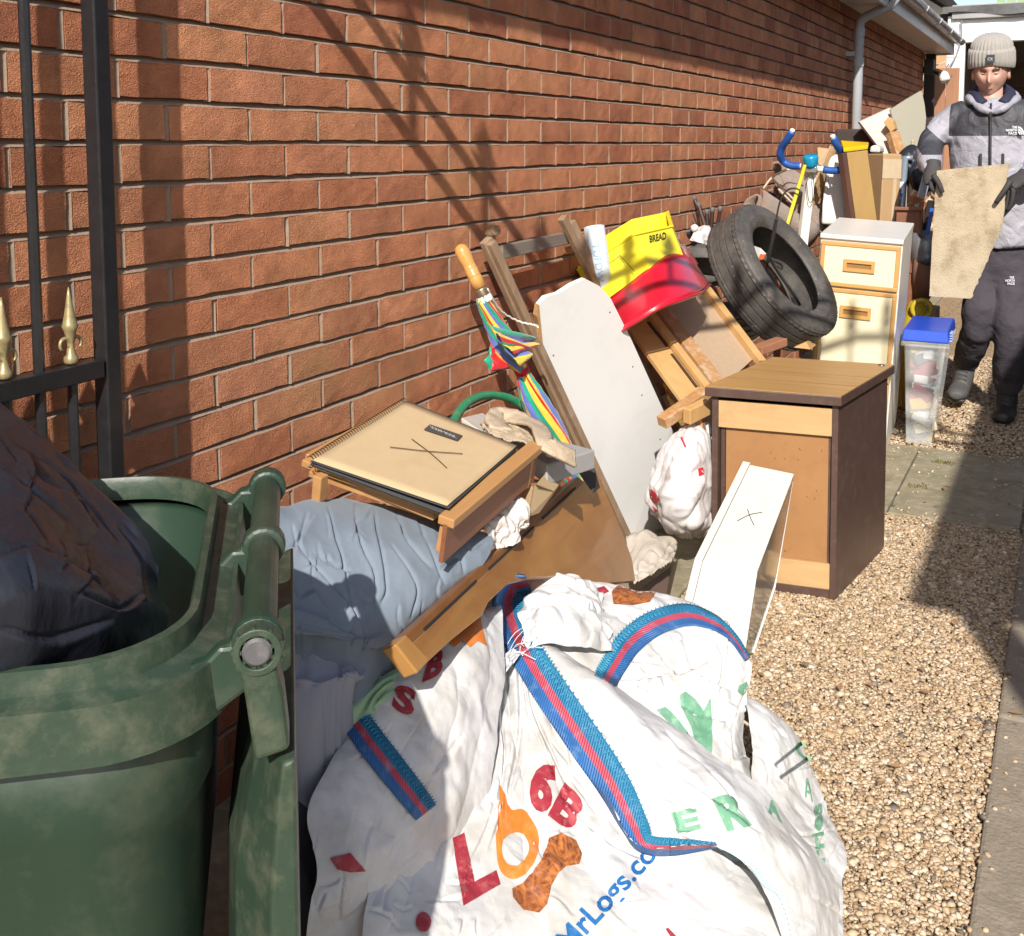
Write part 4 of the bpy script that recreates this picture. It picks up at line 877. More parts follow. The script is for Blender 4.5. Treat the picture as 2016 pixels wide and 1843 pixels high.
# ================================================================== BLACK REFUSE SACK IN THE BIN
BLKB = mat('black_polythene', (.018, .020, .028), (.024, .026, .036), rough=.34, scale=6, bump=.35, bscale=42, bdist=.006, rrand=.06, spec=.24, stretch=(1.4, 1.4, .5))
rows = [[(-320, 600, 1.15), (-100, 700, 1.15), (60, 818, 1.12), (165, 905, 1.12), (250, 980, 1.12), (306, 1045, 1.10), (330, 1095, 1.08)],
        [(-320, 860, .9), (-100, 900, .90), (50, 955, .93), (140, 1010, .96), (220, 1065, 1.0), (296, 1110, 1.03), (340, 1150, 1.05)],
        [(-320, 1060, .78), (-100, 1090, .78), (50, 1110, .80), (150, 1135, .84), (235, 1160, .9), (305, 1180, .95), (352, 1195, 1.0)],
        [(-320, 1260, .76), (-100, 1260, .77), (50, 1250, .79), (140, 1240, .83), (220, 1240, .87), (285, 1245, .92), (338, 1250, .97)],
        [(-320, 1400, .80), (-100, 1400, .81), (50, 1380, .83), (130, 1365, .86), (200, 1345, .89), (262, 1325, .93), (320, 1300, .96)],
        [(-320, 1500, .90), (-100, 1500, .91), (50, 1480, .93), (130, 1460, .95), (200, 1440, .98), (262, 1410, 1.0), (310, 1380, 1.02)]]
G = patch(rows, 170, 150)
uu = np.linspace(0, 1, 170)[None, :]; vv = np.linspace(0, 1, 150)[:, None]
hh = crumple(G, 4, .016, 5, 2, 1.6) + crumple(G * np.array([1.3, 1.3, .7]), 9, .0035, 9, 2, 1.6) * (.35 + np.clip(1.0 - 1.6 * vv, 0, 1)) + .0012 * ridge(G * np.array([5, 5, 38]), 3) * np.clip(vv * 3 - 1.2, 0, 1)
hh = hh + creases(G, [[(20, 850), (120, 905), (200, 985), (260, 1060)], [(60, 870), (90, 930), (160, 960), (215, 1030)], [(0, 905), (70, 960), (150, 1010)], [(250, 1010), (300, 1090), (310, 1170)], [(180, 1160), (250, 1190), (300, 1150)], [(0, 1080), (90, 1060), (190, 1110), (260, 1180)], [(0, 1250), (120, 1265), (240, 1220)]], 7, .006, .012, 30)
hh = hh * .6 + creases(G, rand_lines(31, (0, 820, 300, 1100), 16, 30, 120, .5, 1.0), 3, .002, .004, 9) + creased(G * np.array([1.6, 1.6, .7]), .045, .0009, 7) * np.clip(1.1 - 1.3 * vv, .1, 1)
G = disp(G, hh - .012); mb = sheet_mb(G)
single('refuse_sack', mb, BLKB, 'shiny black refuse sack stuffed into the open green wheelie bin', 'bin bag', smooth=True)
# ================================================================== CLOTHS UNDER THE TRAY
def folds(G, nf, amp, seed, skew=0., sharp=.55):
    nv, nu = G.shape[:2]; u = np.linspace(0, 1, nu)[None, :] * np.ones((nv, 1)); v = np.linspace(0, 1, nv)[:, None] * np.ones((1, nu))
    P = np.stack([u * 3 + seed, v * 1.3, u * 0], -1)
    ph = (u + skew * v) * nf + 1.6 * (vn(P * np.array([1, 1.5, 1]), seed) - .5) * (1 + v)
    a = np.abs(np.sin(math.pi * ph)) ** sharp - .6
    return a * amp * (.45 + .9 * vn(P * 1.7 + 9, seed + 3))
LBLUE = mat('blue_fabric', (.18, .22, .27), (.155, .195, .245), rough=.85, scale=8, bump=.35, bscale=500, bdist=.0006, sheen=.15, dirt=(.34, .38, .44), dscale=4, damt=.4)
GSH = mat('grey_sheet', (.30, .31, .36), (.27, .28, .33), rough=.85, scale=6, bump=.3, bscale=300, bdist=.0008)
LGRN = mat('lime_cloth', (.38, .56, .33), (.34, .50, .29), rough=.8, scale=6, bump=.2)
DUV = [[(642, 987), (671, 1098), (694, 1202), (717, 1244)], [(736, 998), (744, 1060), (760, 1156), (750, 1190)], [(583, 1067), (613, 1110), (663, 1167), (698, 1214), (719, 1264), (698, 1310)], [(817, 1013), (856, 1098), (880, 1150)], [(767, 1071), (800, 1120), (821, 1165), (808, 1220)], [(560, 1229), (633, 1244), (717, 1258)], [(556, 1133), (583, 1071), (610, 1030)], [(700, 990), (705, 1060), (735, 1130), (738, 1200)], [(560, 1080), (590, 1060), (606, 1010)], [(870, 1120), (905, 1100), (915, 1130)], [(640, 1100), (660, 1120), (690, 1125)], [(590, 1180), (620, 1165), (640, 1200)], [(780, 1010), (800, 1060), (850, 1120)], [(900, 1060), (930, 1085), (960, 1070)]]
blue_rows = [[(546, 1000, 1.75), (600, 988, 1.85), (680, 985, 1.95), (770, 1000, 2.0), (860, 1015, 2.02), (950, 1050, 2.03)],
             [(536, 1060, 1.7), (600, 1050, 1.74), (680, 1040, 1.80), (770, 1050, 1.85), (870, 1065, 1.90), (972, 1066, 1.98)],
             [(540, 1130, 1.63), (610, 1120, 1.67), (690, 1110, 1.73), (780, 1115, 1.78), (870, 1125, 1.84), (952, 1108, 1.93)],
             [(548, 1200, 1.59), (615, 1190, 1.63), (690, 1185, 1.68), (770, 1190, 1.73), (845, 1190, 1.79), (900, 1155, 1.88)],
             [(556, 1245, 1.57), (620, 1250, 1.60), (690, 1262, 1.64), (745, 1270, 1.69), (795, 1245, 1.76), (840, 1215, 1.83)],
             [(560, 1262, 1.60), (630, 1280, 1.62), (690, 1318, 1.64), (728, 1325, 1.67), (765, 1290, 1.75), (800, 1262, 1.81)]]
G = sheet(blue_rows, 190, 190, lambda G: folds(G, 2.2, .003, 2, .12, 1.) + creased(G, .15, .010, 3) + creased(G, .07, .0045, 8) + creased(G, .03, .0013, 18) + creases(G, DUV, 3.5, .006, .007, 15) + creases(G, rand_lines(4, (560, 990, 900, 1240), 26, 25, 80, .8, 2.2), 3, .0025, .0045, 9))
single('blue_duvet', sheet_mb(G), LBLUE, 'crumpled pale blue cotton duvet cover lying under the scrapbook tray', 'bedding', smooth=True, solid=.003)
rows = [[(500, 1060, 1.85), (580, 1050, 1.9), (700, 1060, 2.0), (800, 1080, 2.0)],
        [(440, 1150, 1.72), (560, 1200, 1.70), (690, 1220, 1.74), (760, 1240, 1.78)],
        [(480, 1230, 1.64), (560, 1250, 1.63), (650, 1270, 1.66), (730, 1290, 1.70)],
        [(500, 1330, 1.58), (570, 1340, 1.57), (650, 1340, 1.60), (716, 1335, 1.64)],
        [(520, 1420, 1.55), (580, 1420, 1.54), (640, 1415, 1.56), (690, 1385, 1.62)]]
G = sheet(rows, 110, 120, lambda G: folds(G, 2.5, .010, 5, .2, 1.) + creased(G, .1, .010, 13))
single('grey_sheet', sheet_mb(G), GSH, 'creased grey sheet half in shade below the pale blue duvet', 'bedding', smooth=True, solid=.003)
rows = [[(715, 1350, 1.70), (755, 1326, 1.73), (800, 1316, 1.76), (835, 1325, 1.78)],
        [(680, 1390, 1.65), (725, 1368, 1.67), (775, 1350, 1.70), (825, 1342, 1.74)],
        [(650, 1425, 1.61), (700, 1410, 1.63), (750, 1385, 1.66), (805, 1362, 1.71)],
        [(640, 1450, 1.60), (680, 1462, 1.61), (725, 1430, 1.64), (780, 1395, 1.69)]]
G = sheet(rows, 80, 80, lambda G: folds(G, 1.6, .010, 6, .6, 1.) + creased(G, .07, .006, 6) + crumple(G, 9, .008, 3, 2), drop=False)
single('green_cloth', sheet_mb(G), LGRN, 'light green cloth poking out between the grey sheet and white sack', 'cloth', smooth=True, solid=.002)
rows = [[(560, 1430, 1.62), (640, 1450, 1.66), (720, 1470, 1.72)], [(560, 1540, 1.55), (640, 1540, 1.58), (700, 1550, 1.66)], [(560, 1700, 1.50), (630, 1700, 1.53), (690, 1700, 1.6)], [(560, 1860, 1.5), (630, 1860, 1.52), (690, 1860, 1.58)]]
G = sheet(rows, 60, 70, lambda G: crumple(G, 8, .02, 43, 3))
single('dark_fill', sheet_mb(G), mat('darkness_fill', (.03, .035, .045), (.045, .05, .06), rough=.8), 'dark filler sheet coloured as the deep shade between wheelie bin and sacks', 'cloth', smooth=True)  # near-black sheet painting in the darkness between bin and sacks
# ================================================================== TRAY WITH SCRAPBOOK
OAK = wood('honey_wood', (.47, .255, .10), (.36, .18, .065), 'Y', rough=.45, scale=11, bump=.12)
t = thing('bed_tray', 'small honey coloured wooden tray table with legs under the scrapbook', 'tray', (.4, 1.7, .5))
A_, B_, C_, D_ = W(812, 795, d=2.22), W(1058, 878, d=2.10), W(880, 1028, d=1.82), W(600, 912, d=1.90)
nT = (B_ - A_).cross(D_ - A_).normalized(); nT = nT if nT.z > 0 else -nT
def tb(px, py, dz=0): return Wp(px, py, (A_ + B_ + C_ + D_) / 4 + nT * dz, nT)
ctr = (A_ + B_ + C_ + D_) / 4
mb = MB(); mb.slab([tb(790, 812, -.012), tb(1020, 885, -.012), tb(885, 1015, -.012), tb(625, 925, -.012)], -nT * .006); part('board', mb, OAK, t)
p1, p2, p3, p4 = tb(1058, 878), tb(878, 1028), tb(600, 912), tb(812, 795)
mb = MB(); mb.beam(p1, p2, .030, .016, up=nT); part('rail', mb, OAK, t, bevel=.002)
mb = MB(); q1 = p1 - nT * .04; q2 = p2 - nT * .04; mb.beam(q1, q2, .008, .07, up=nT); part('apron', mb, wood('red_wood', (.26, .10, .045), (.18, .065, .03), 'Y', rough=.5), t)
mb = MB(); mb.beam(tb(600, 908, -.02), tb(860, 1015, -.035), .02, .014, up=nT); part('rail', mb, OAK, t, bevel=.002)
mb = MB(); mb.beam(tb(612, 930, -.03), tb(840, 1010, -.045), .016, .012, up=nT); part('rail', mb, OAK, t, bevel=.002)
mb = MB(); mb.beam(tb(614, 905, -.008), tb(800, 800, -.008), .03, .014, up=nT); part('rail', mb, OAK, t, bevel=.002)
for (px, py, px2, py2, dd) in ((884, 1022, 872, 1085, 1.80), (632, 935, 628, 985, 1.86), (1040, 905, 1030, 960, 2.1)):
    mb = MB(); mb.beam(W(px, py, d=dd), W(px2, py2, d=dd + .01), .022, .018, up=(1, 0, .2)); part('leg', mb, OAK, t, bevel=.002)
KRAFT = mat('kraft_card', (.50, .37, .215), (.47, .345, .195), rough=.9, scale=40, bump=.1, bscale=200, dirt=(.40, .27, .13), dscale=9, damt=.35)
PAGES = mat('black_pages', (.035, .035, .04), (.05, .05, .055), rough=.9)
sb = thing('scrapbook', 'large spiral bound kraft scrapbook with a black label and crossed pen lines', 'book', tuple(ctr))
sa, sbb, sc_, sd_ = tb(800, 788, .016), tb(1018, 877, .016), tb(880, 1000, .017), tb(612, 905, .016)
def cover(a, b, c, d, lift_c, n=14, th=.0):
    G = np.zeros((n, n, 3))
    for i in range(n):
        for j in range(n):
            v = i / (n - 1); u = j / (n - 1); p = (a * (1 - u) + b * u) * (1 - v) + (d * (1 - u) + c * u) * v
            G[i, j] = p + nT * lift_c * (v ** 2) * (.2 + u)
    return G
mb = MB(); mb.grid(cover(sa, sbb, sc_, sd_, .004)); part('front_cover', mb, KRAFT, sb, smooth=True, solid=.0015)
for k in range(2):
    o_ = -nT * (.004 + .0040 * k); f = .996 - .001 * k
    mb = MB(); mb.grid(cover(sa + o_, sbb + o_ + (sbb - sa) * (.004 + .001 * (k % 2)), sc_ + o_ + (sc_ - sd_) * .012 + nT * (-.004 * k), sd_ + o_, .004 - .004 * k)); part('page', mb, PAGES, sb, smooth=True, solid=.0015)
mb = MB(); o_ = -nT * .017; mb.grid(cover(sa + o_, sbb + o_, tb(893, 1018, -.006), tb(618, 920, .0), -.004)); part('back_cover', mb, KRAFT, sb, smooth=True, solid=.0015)
WIRE = mat('wire_binding', (.10, .07, .045), rough=.4, metal=.7)
mb = MB(); nsp = 44
for k in range(nsp):
    p = sa.lerp(sd_, (k + .5) / nsp) - nT * .006; dd = (sbb - sa).normalized(); 
    for off in (0, .0022):
        pts = [p + (sd_ - sa).normalized() * off + dd * (.009 * math.cos(a) - .002) + nT * (.011 * math.sin(a)) for a in np.linspace(-2.6, 2.6, 9)[::1]]
        mb.tube(pts, .0008, 4, cap=False)
part('spiral_binding', mb, WIRE, sb, kind='stuff')
def sp(px, py): return Wp(px, py, sa + nT * .0035, nT)
mb = MB(); mb.slab([sp(847, 836), sp(911, 858), sp(901, 868), sp(835, 846)], nT * .0008); part('label', mb, mat('label_grey', (.07, .065, .06), rough=.6), sb)
print_text('lettering', 'SCRAP BOOK', lambda u, v: sp(848 + (898 - 848) * u + (-4) * (v - .5), 841.5 + (862 - 841.5) * u - 6 * (v - .5)) + nT * .0014, mat('white_ink', (.7, .68, .62)), sb, sub=.5)
def pen(parent, pts, m_, r_=.0009):
    mb = MB(); mb.tube(curve(pts, 10), r_, 5); return part('pen_line', mb, m_, parent)
PENB = mat('brown_pen', (.10, .065, .03))
pen(sb, [sp(768, 881) + nT * .001, sp(840, 889) + nT * .001, sp(911, 894) + nT * .001], PENB); pen(sb, [sp(811, 865) + nT * .001, sp(848, 893) + nT * .001, sp(880, 922) + nT * .001], PENB)
# ================================================================== GREY CARDBOARD TRAY, KRAFT BOX, STRAP, PLASTER
GCARD = mat('grey_card', (.36, .355, .35), (.31, .305, .30), rough=.75, scale=10, dirt=(.5, .42, .3), dscale=10, damt=.3, bump=.1)
t = thing('grey_box_lid', 'flat grey cardboard box lid with a patch of pale tape beside the scrapbook', 'box', (.5, 2.2, .5))
g = [W(1002, 868, d=2.30), W(1078, 850, d=2.42), W(1172, 886, d=2.36), W(1060, 915, d=2.22)]
dn = Vector((0, 0, -1)); mb = MB(); mb.slab([W(985, 850, d=2.28), W(1080, 862, d=2.42), W(1172, 886, d=2.36), W(1078, 916, d=2.2)], dn * .042); part('lid', mb, GCARD, t, bevel=.003)
mb = MB(); mb.slab([W(1040, 868, d=2.262), W(1100, 872, d=2.30), W(1108, 886, d=2.27), W(1055, 884, d=2.24)], Vector((0, 0, .0015))); part('pink_patch', mb, mat('pink_card', (.5, .36, .36)), t)
mb = MB(); mb.slab([W(908, 822, d=2.35), W(950, 812, d=2.5), W(990, 838, d=2.45), W(948, 850, d=2.3)], dn * .03); single('picture_frame', mb, mat('frame_white', (.62, .58, .50), rough=.5), 'small pale picture frame lying behind the scrapbook near the hose', 'frame', bevel=.003)
t = thing('kraft_box', 'open kraft cardboard box corner below the grey box lid', 'box', (.5, 2.1, .3))
mb = MB(); mb.slab([W(1010, 945, d=2.2), W(1050, 960, d=2.12), W(1040, 1018, d=2.1), W(1008, 990, d=2.18)], Vector((-.05, .06, 0))); part('side', mb, KRAFT, t)
mb = MB(); mb.slab([W(1052, 958, d=2.13), W(1090, 968, d=2.2), W(1062, 1010, d=2.16), W(1040, 1018, d=2.11)], Vector((-.02, .10, 0))); part('side', mb, KRAFT, t)
mb = MB(); mb.slab([W(1035, 942, d=2.22), W(1058, 955, d=2.12), W(1092, 968, d=2.2), W(1070, 948, d=2.28)], Vector((0, 0, .002))); part('flap', mb, KRAFT, t)
mb = MB(); mb.slab([W(1140, 932, d=2.48), W(1172, 925, d=2.5), W(1182, 960, d=2.5), W(1168, 972, d=2.46)], Vector((-.02, .03, 0))); single('dark_tab', mb, mat('dark_card', (.05, .04, .035), rough=.6), 'dark brown card flap hanging over the top of the wooden table panel', 'card')
# rough canvas strap curling over
def ribbon(pts, wdt, n, updir, m_, name, label, cat, th=.006, amp=.004):
    P = curve(pts, n); vs = []; k = 7; G = np.zeros((n, k, 3))
    for i, p in enumerate(P):
        tt = (P[min(i + 1, n - 1)] - P[max(i - 1, 0)]).normalized(); s = tt.cross(Vector(updir)).normalized()
        w_ = wdt[0] + (wdt[1] - wdt[0]) * i / (n - 1)
        for j in range(k): G[i, j] = p + s * w_ * (j / (k - 1) - .5)
    G = disp(G, crumple(G, 25, amp, 77, 3)); mb = MB(); mb.grid(G); return single(name, mb, m_, label, cat, smooth=True, solid=th)
CANV = mat('frayed_canvas', (.52, .42, .30), (.40, .31, .21), rough=.95, scale=40, bump=.8, bscale=260, bdist=.003)
ribbon([W(985, 850, d=2.2), W(975, 832, d=2.25), W(990, 822, d=2.3), W(1030, 832, d=2.27), W(1060, 848, d=2.2), W(1072, 875, d=2.12), W(1100, 892, d=2.12), W(1130, 905, d=2.14)], (.05, .035), 60, (.5, -.3, .6), CANV, 'canvas_strap', 'thick frayed cream canvas strap curling over the grey box lid', 'strap', .008, .006)
rows = [[(945, 835, 2.25), (1000, 830, 2.3), (1050, 838, 2.3), (1105, 872, 2.28)], [(960, 850, 2.18), (1005, 852, 2.2), (1055, 866, 2.2), (1110, 888, 2.2)], [(1000, 872, 2.13), (1020, 870, 2.14), (1060, 884, 2.14), (1105, 905, 2.16)]]
G = patch(rows, 70, 40); G = disp(G, folds(G, 1.5, .006, 3, 1.5) + crumple(G, 30, .006, 12, 3)); single('canvas_cloth', sheet_mb(G), CANV, 'piece of rough cream canvas lying between scrapbook and striped umbrella', 'cloth', smooth=True, solid=.004)
rows = [[(930, 1010, 2.1), (960, 990, 2.12), (1000, 975, 2.14)], [(945, 1035, 2.02), (985, 1015, 2.05), (1025, 1000, 2.1)], [(955, 1060, 2.0), (990, 1045, 2.03), (1030, 1020, 2.1)], [(975, 1080, 2.02), (1000, 1065, 2.05), (1030, 1040, 2.1)]]
G = sheet(rows, 90, 90, lambda G: crumple(G, 22, .026, 33, 3, 1.2) + facets(G, 60, .008, 2), drop=False)
single('white_tissue', sheet_mb(G), mat('tissue_white', (.62, .57, .53), (.54, .49, .45), rough=.85), 'crumpled white packing tissue between the tray and the wooden panel', 'tissue', smooth=True)
# ================================================================== LARGE WOOD PANEL
TABLE = wood('table_wood', (.37, .18, .058), (.23, .095, .03), 'Y', rough=.36, scale=9, bump=.05, dirt=(.46, .28, .08), dscale=3, damt=.35, coat=.15)
t = thing('table_leaf', 'dark orange wooden table leaf lying on edge across the heap behind the white sack', 'table leaf', (.5, 2.3, .2))
Q1 = W(785, 1275, d=1.575); Q2 = W(1160, 937, d=2.62); Q3 = W(1252, 1142, d=2.58)
n = (Q2 - Q1).cross(Q3 - Q1).normalized(); n = n if n.dot(CAM - Q1) > 0 else -n
poly = [(792, 1285), (960, 1125), (1150, 948), (1176, 932), (1190, 965), (1225, 1045), (1245, 1100), (1252, 1143), (1130, 1200), (1000, 1240), (820, 1325)]
poly = [(792, 1285), (960, 1125), (1150, 948), (1176, 932), (1190, 965), (1225, 1045), (1245, 1100), (1252, 1143), (1180, 1150), (1110, 1134), (1050, 1136), (1000, 1150), (962, 1186), (950, 1212), (892, 1258), (820, 1325)]
pp = [Wp(px, py, Q1, n) for px, py in poly]
for p in pp: p.z = max(p.z, .008)
mb = MB(); mb.slab(pp, -n * .018); part('leaf', mb, TABLE, t, bevel=.002)
DRK = wood('dark_edge_wood', (.23, .095, .03), (.17, .07, .02), 'X', rough=.4)
a = Wp(776, 1270, Q1, n); b = Wp(1138, 938, Q1, n); c = Wp(1150, 948, Q1, n); d = Wp(792, 1285, Q1, n)
mb = MB(); mb.slab([a, b, c + n * .0, d], -n * .022); part('edge_rail', mb, DRK, t, bevel=.002)
for (f0, f1) in ((.08, .3), (.36, .62), (.68, .93)):
    e = (c - d); mb = MB(); p0 = d + e * f0 + (a - d) * .2 + n * .001; p1_ = d + e * f1 + (a - d) * .2 + n * .001; mb.beam(p0, p1_, .003, .003, up=n); part('slot', mb, INK, t)
mb = MB(); mb.slab([Wp(776, 1270, Q1, n) + n * .003, Wp(797, 1250, Q1, n) + n * .003, Wp(845, 1300, Q1, n) + n * .003, Wp(820, 1327, Q1, n) + n * .003], -n * .026); part('end_block', mb, wood('light_orange_wood', (.46, .24, .075), (.38, .19, .055), 'Z', rough=.4), t, bevel=.003)
# ================================================================== CARRIER BAG, SACKCLOTH, BROWN BOARD
WBAG = mat('white_carrier', (.70, .68, .68), (.62, .60, .61), rough=.42, scale=8, spec=.5, bump=.2, bscale=50)
rows = [[(1335, 850, 3.42), (1350, 838, 3.42), (1372, 830, 3.42), (1392, 838, 3.44)],
        [(1305, 890, 3.36), (1330, 875, 3.28), (1365, 868, 3.26), (1398, 880, 3.36)],
        [(1287, 940, 3.36), (1315, 930, 3.22), (1360, 925, 3.18), (1402, 930, 3.32)],
        [(1278, 985, 3.36), (1312, 985, 3.20), (1360, 985, 3.16), (1402, 985, 3.32)],
        [(1296, 1020, 3.36), (1325, 1030, 3.24), (1365, 1035, 3.20), (1402, 1030, 3.32)],
        [(1330, 1045, 3.42), (1345, 1052, 3.38), (1372, 1060, 3.36), (1398, 1052, 3.4)]]
G = patch(rows, 90, 100); G = disp(G, crumple(G, 7, .016, 53, 3, 1.2) + folds(G, 4, .008, 4, .3) + facets(G, 40, .010, 8)); G[..., 2] = np.maximum(G[..., 2], .006); mbw = sheet_mb(G); bv = bvh(mbw)
cb = thing('carrier_bag', 'full white carrier bag with red print squeezed between white board and brown cabinet', 'bag', (.42, 3.4, 0)); part('bag', mbw, WBAG, cb, smooth=True)
def hit(bv, px, py, off=.0015):
    r_ = (W(px, py, d=1) - CAM).normalized(); h = bv.ray_cast(CAM, r_)
    if h[0] is None: return None
    nn = h[1] if h[1].dot(r_) < 0 else -h[1]
    return h[0] + nn * off - r_ * off
REDP = mat('red_print', (.60, .02, .04), rough=.45)
def pblob(bv, pts, m_, parent, name='print', n=None, off=.0015):
    """flat print: polygon in picture points, fanned and laid on the surface"""
    bm = bmesh.new(); vs = [bm.verts.new((x, y, 0)) for x, y in pts]; bm.faces.new(vs); bmesh.ops.triangulate(bm, faces=bm.faces)
    for _ in range(6):
        es = [e for e in bm.edges if e.calc_length() > (n or 8)]
        if not es: break
        bmesh.ops.subdivide_edges(bm, edges=es, cuts=1); bmesh.ops.triangulate(bm, faces=bm.faces)
    bm.verts.index_update(); P = [hit(bv, v.co.x, v.co.y, off) for v in bm.verts]; mb = MB(); ok = {i: k for k, i in enumerate(i for i in range(len(P)) if P[i] is not None)}
    mb.v = [tuple(P[i]) for i in ok]; mb.f = [tuple(ok[v.index] for v in f.verts) for f in bm.faces if all(v.index in ok for v in f.verts)]; bm.free()
    return part(name, mb, m_, parent, smooth=True) if mb.f else None
for pts in ([(1340, 862), (1344, 860), (1352, 880), (1349, 882)], [(1374, 922), (1384, 920), (1386, 934), (1376, 938)], [(1282, 962), (1292, 970), (1300, 985), (1290, 992), (1281, 980)], [(1284, 995), (1296, 1005), (1292, 1010)]): pblob(bv, pts, REDP, cb)
rows = [[(1232, 1060, 3.2), (1270, 1050, 3.25), (1315, 1056, 3.28), (1332, 1070, 3.28)], [(1236, 1090, 3.1), (1275, 1085, 3.12), (1310, 1085, 3.15), (1328, 1090, 3.2)], [(1240, 1120, 3.02), (1270, 1118, 3.03), (1300, 1112, 3.08), (1322, 1108, 3.12)], [(1248, 1148, 2.96), (1268, 1140, 2.98), (1295, 1125, 3.04), (1318, 1112, 3.1)]]
G = sheet(rows, 60, 60, lambda G: crumple(G, 8, .014, 63, 2, 1.2) + folds(G, 3, .010, 5, 1), drop=False); single('dust_sheet', sheet_mb(G), mat('off_white_cloth', (.52, .47, .40), (.44, .39, .33), rough=.9, bump=.3, bscale=200), 'off white crumpled dust sheet at the foot of the white board', 'cloth', smooth=True, solid=.003)
mb = MB(); mb.slab([W(1252, 1165, z=.05), W(1322, 1115, z=.07), W(1335, 1100, z=.02), W(1300, 1250, z=.02), W(1262, 1260, z=.02)], Vector((0, 0, -.014))); single('brown_board', mb, mat('brown_hardboard', (.13, .085, .065), (.10, .07, .055), rough=.5), 'dark brown board flat on the ground between sack and fridge drawer', 'board')
# ================================================================== WHITE WOVEN SACKS
def sack_mat():
    m = bpy.data.materials.new('woven_polypropylene'); m.use_nodes = True; nt = m.node_tree; L = nt.links; b = nt.nodes['Principled BSDF']; b.inputs['Roughness'].default_value = .5; b.inputs['Specular IOR Level'].default_value = .35
    ge = _n(nt, 'ShaderNodeNewGeometry')
    n1 = _n(nt, 'ShaderNodeTexNoise', i_Scale=5., i_Detail=9, i_Roughness=.65); L.new(ge.outputs['Position'], n1.inputs[0])
    rp = _n(nt, 'ShaderNodeValToRGB'); e = rp.color_ramp.elements; e[0].position = .34; e[0].color = (.47, .45, .42, 1); e[1].position = .58; e[1].color = (.68, .68, .68, 1); L.new(n1.outputs[0], rp.inputs[0]); L.new(rp.outputs[0], b.inputs['Base Color'])
    # creases: two sizes of sharp folds, then the weave
    n2 = _n(nt, 'ShaderNodeTexNoise', i_Scale=13., i_Detail=5, i_Distortion=1.2); L.new(ge.outputs['Position'], n2.inputs[0])
    a1 = _n(nt, 'ShaderNodeMath', operation='SUBTRACT'); L.new(n2.outputs[0], a1.inputs[0]); a1.inputs[1].default_value = .5
    a2 = _n(nt, 'ShaderNodeMath', operation='ABSOLUTE'); L.new(a1.outputs[0], a2.inputs[0])
    vo = _n(nt, 'ShaderNodeTexVoronoi', i_Scale=16., feature='DISTANCE_TO_EDGE'); L.new(ge.outputs['Position'], vo.inputs[0])
    vm = _n(nt, 'ShaderNodeMath', operation='MINIMUM'); L.new(vo.outputs['Distance'], vm.inputs[0]); vm.inputs[1].default_value = .22
    s1 = _n(nt, 'ShaderNodeMath', operation='MULTIPLY_ADD'); L.new(vm.outputs[0], s1.inputs[0]); s1.inputs[1].default_value = .9; L.new(a2.outputs[0], s1.inputs[2])
    wv = _n(nt, 'ShaderNodeTexChecker', i_Scale=420.); L.new(ge.outputs['Position'], wv.inputs[0])
    s2 = _n(nt, 'ShaderNodeMath', operation='MULTIPLY_ADD'); L.new(wv.outputs['Fac'], s2.inputs[0]); s2.inputs[1].default_value = .010; L.new(s1.outputs[0], s2.inputs[2])
    bp = _n(nt, 'ShaderNodeBump', i_Strength=.30, i_Distance=.012); L.new(s2.outputs[0], bp.inputs['Height']); L.new(bp.outputs[0], b.inputs['Normal'])
    return m
SACK = sack_mat()
def hs(seed, a=.012, nf=0, fa=.008, sk=.2): return lambda G: crumple(G, 3.2, a * 1.3, seed, 1, 1.2) + creased(G, .17, a * 1.5, seed) + creased(G, .07, a * .62, seed + 5) + creased(G, .03, a * .18, seed + 9) + (folds(G, nf, fa, seed, sk) if nf else 0)
# D: left rear sack, mostly in the bin's shade
rows = [[(830, 1290, 1.82), (868, 1258, 1.88), (905, 1236, 1.93), (940, 1212, 1.98), (985, 1200, 2.05)],
        [(705, 1400, 1.66), (780, 1350, 1.70), (850, 1310, 1.76), (920, 1275, 1.84), (985, 1262, 1.94)],
        [(650, 1500, 1.55), (735, 1470, 1.59), (820, 1430, 1.65), (900, 1400, 1.72), (980, 1380, 1.84)],
        [(606, 1600, 1.48), (700, 1590, 1.51), (790, 1560, 1.57), (870, 1540, 1.65), (960, 1520, 1.76)],
        [(622, 1720, 1.45), (700, 1720, 1.47), (770, 1700, 1.52), (850, 1680, 1.59), (930, 1660, 1.70)],
        [(600, 1860, 1.42), (680, 1870, 1.44), (760, 1860, 1.50), (840, 1850, 1.57), (920, 1850, 1.66)]]
GD = sheet(rows, 190, 220, lambda G: hs(3, .012, 3, .006, .4)(G) + creases(G, rand_lines(5, (620, 1300, 950, 1800), 34, 30, 110, 1.2, 2.6), 3.2, .003, .005, 10)); mD = sheet_mb(GD)
sD = thing('left_sack', 'shaded white woven sack with blue and red webbing, beside the wheelie bin', 'sack', (.45, 1.6, 0)); part('sack_body', mD, SACK, sD, smooth=True)
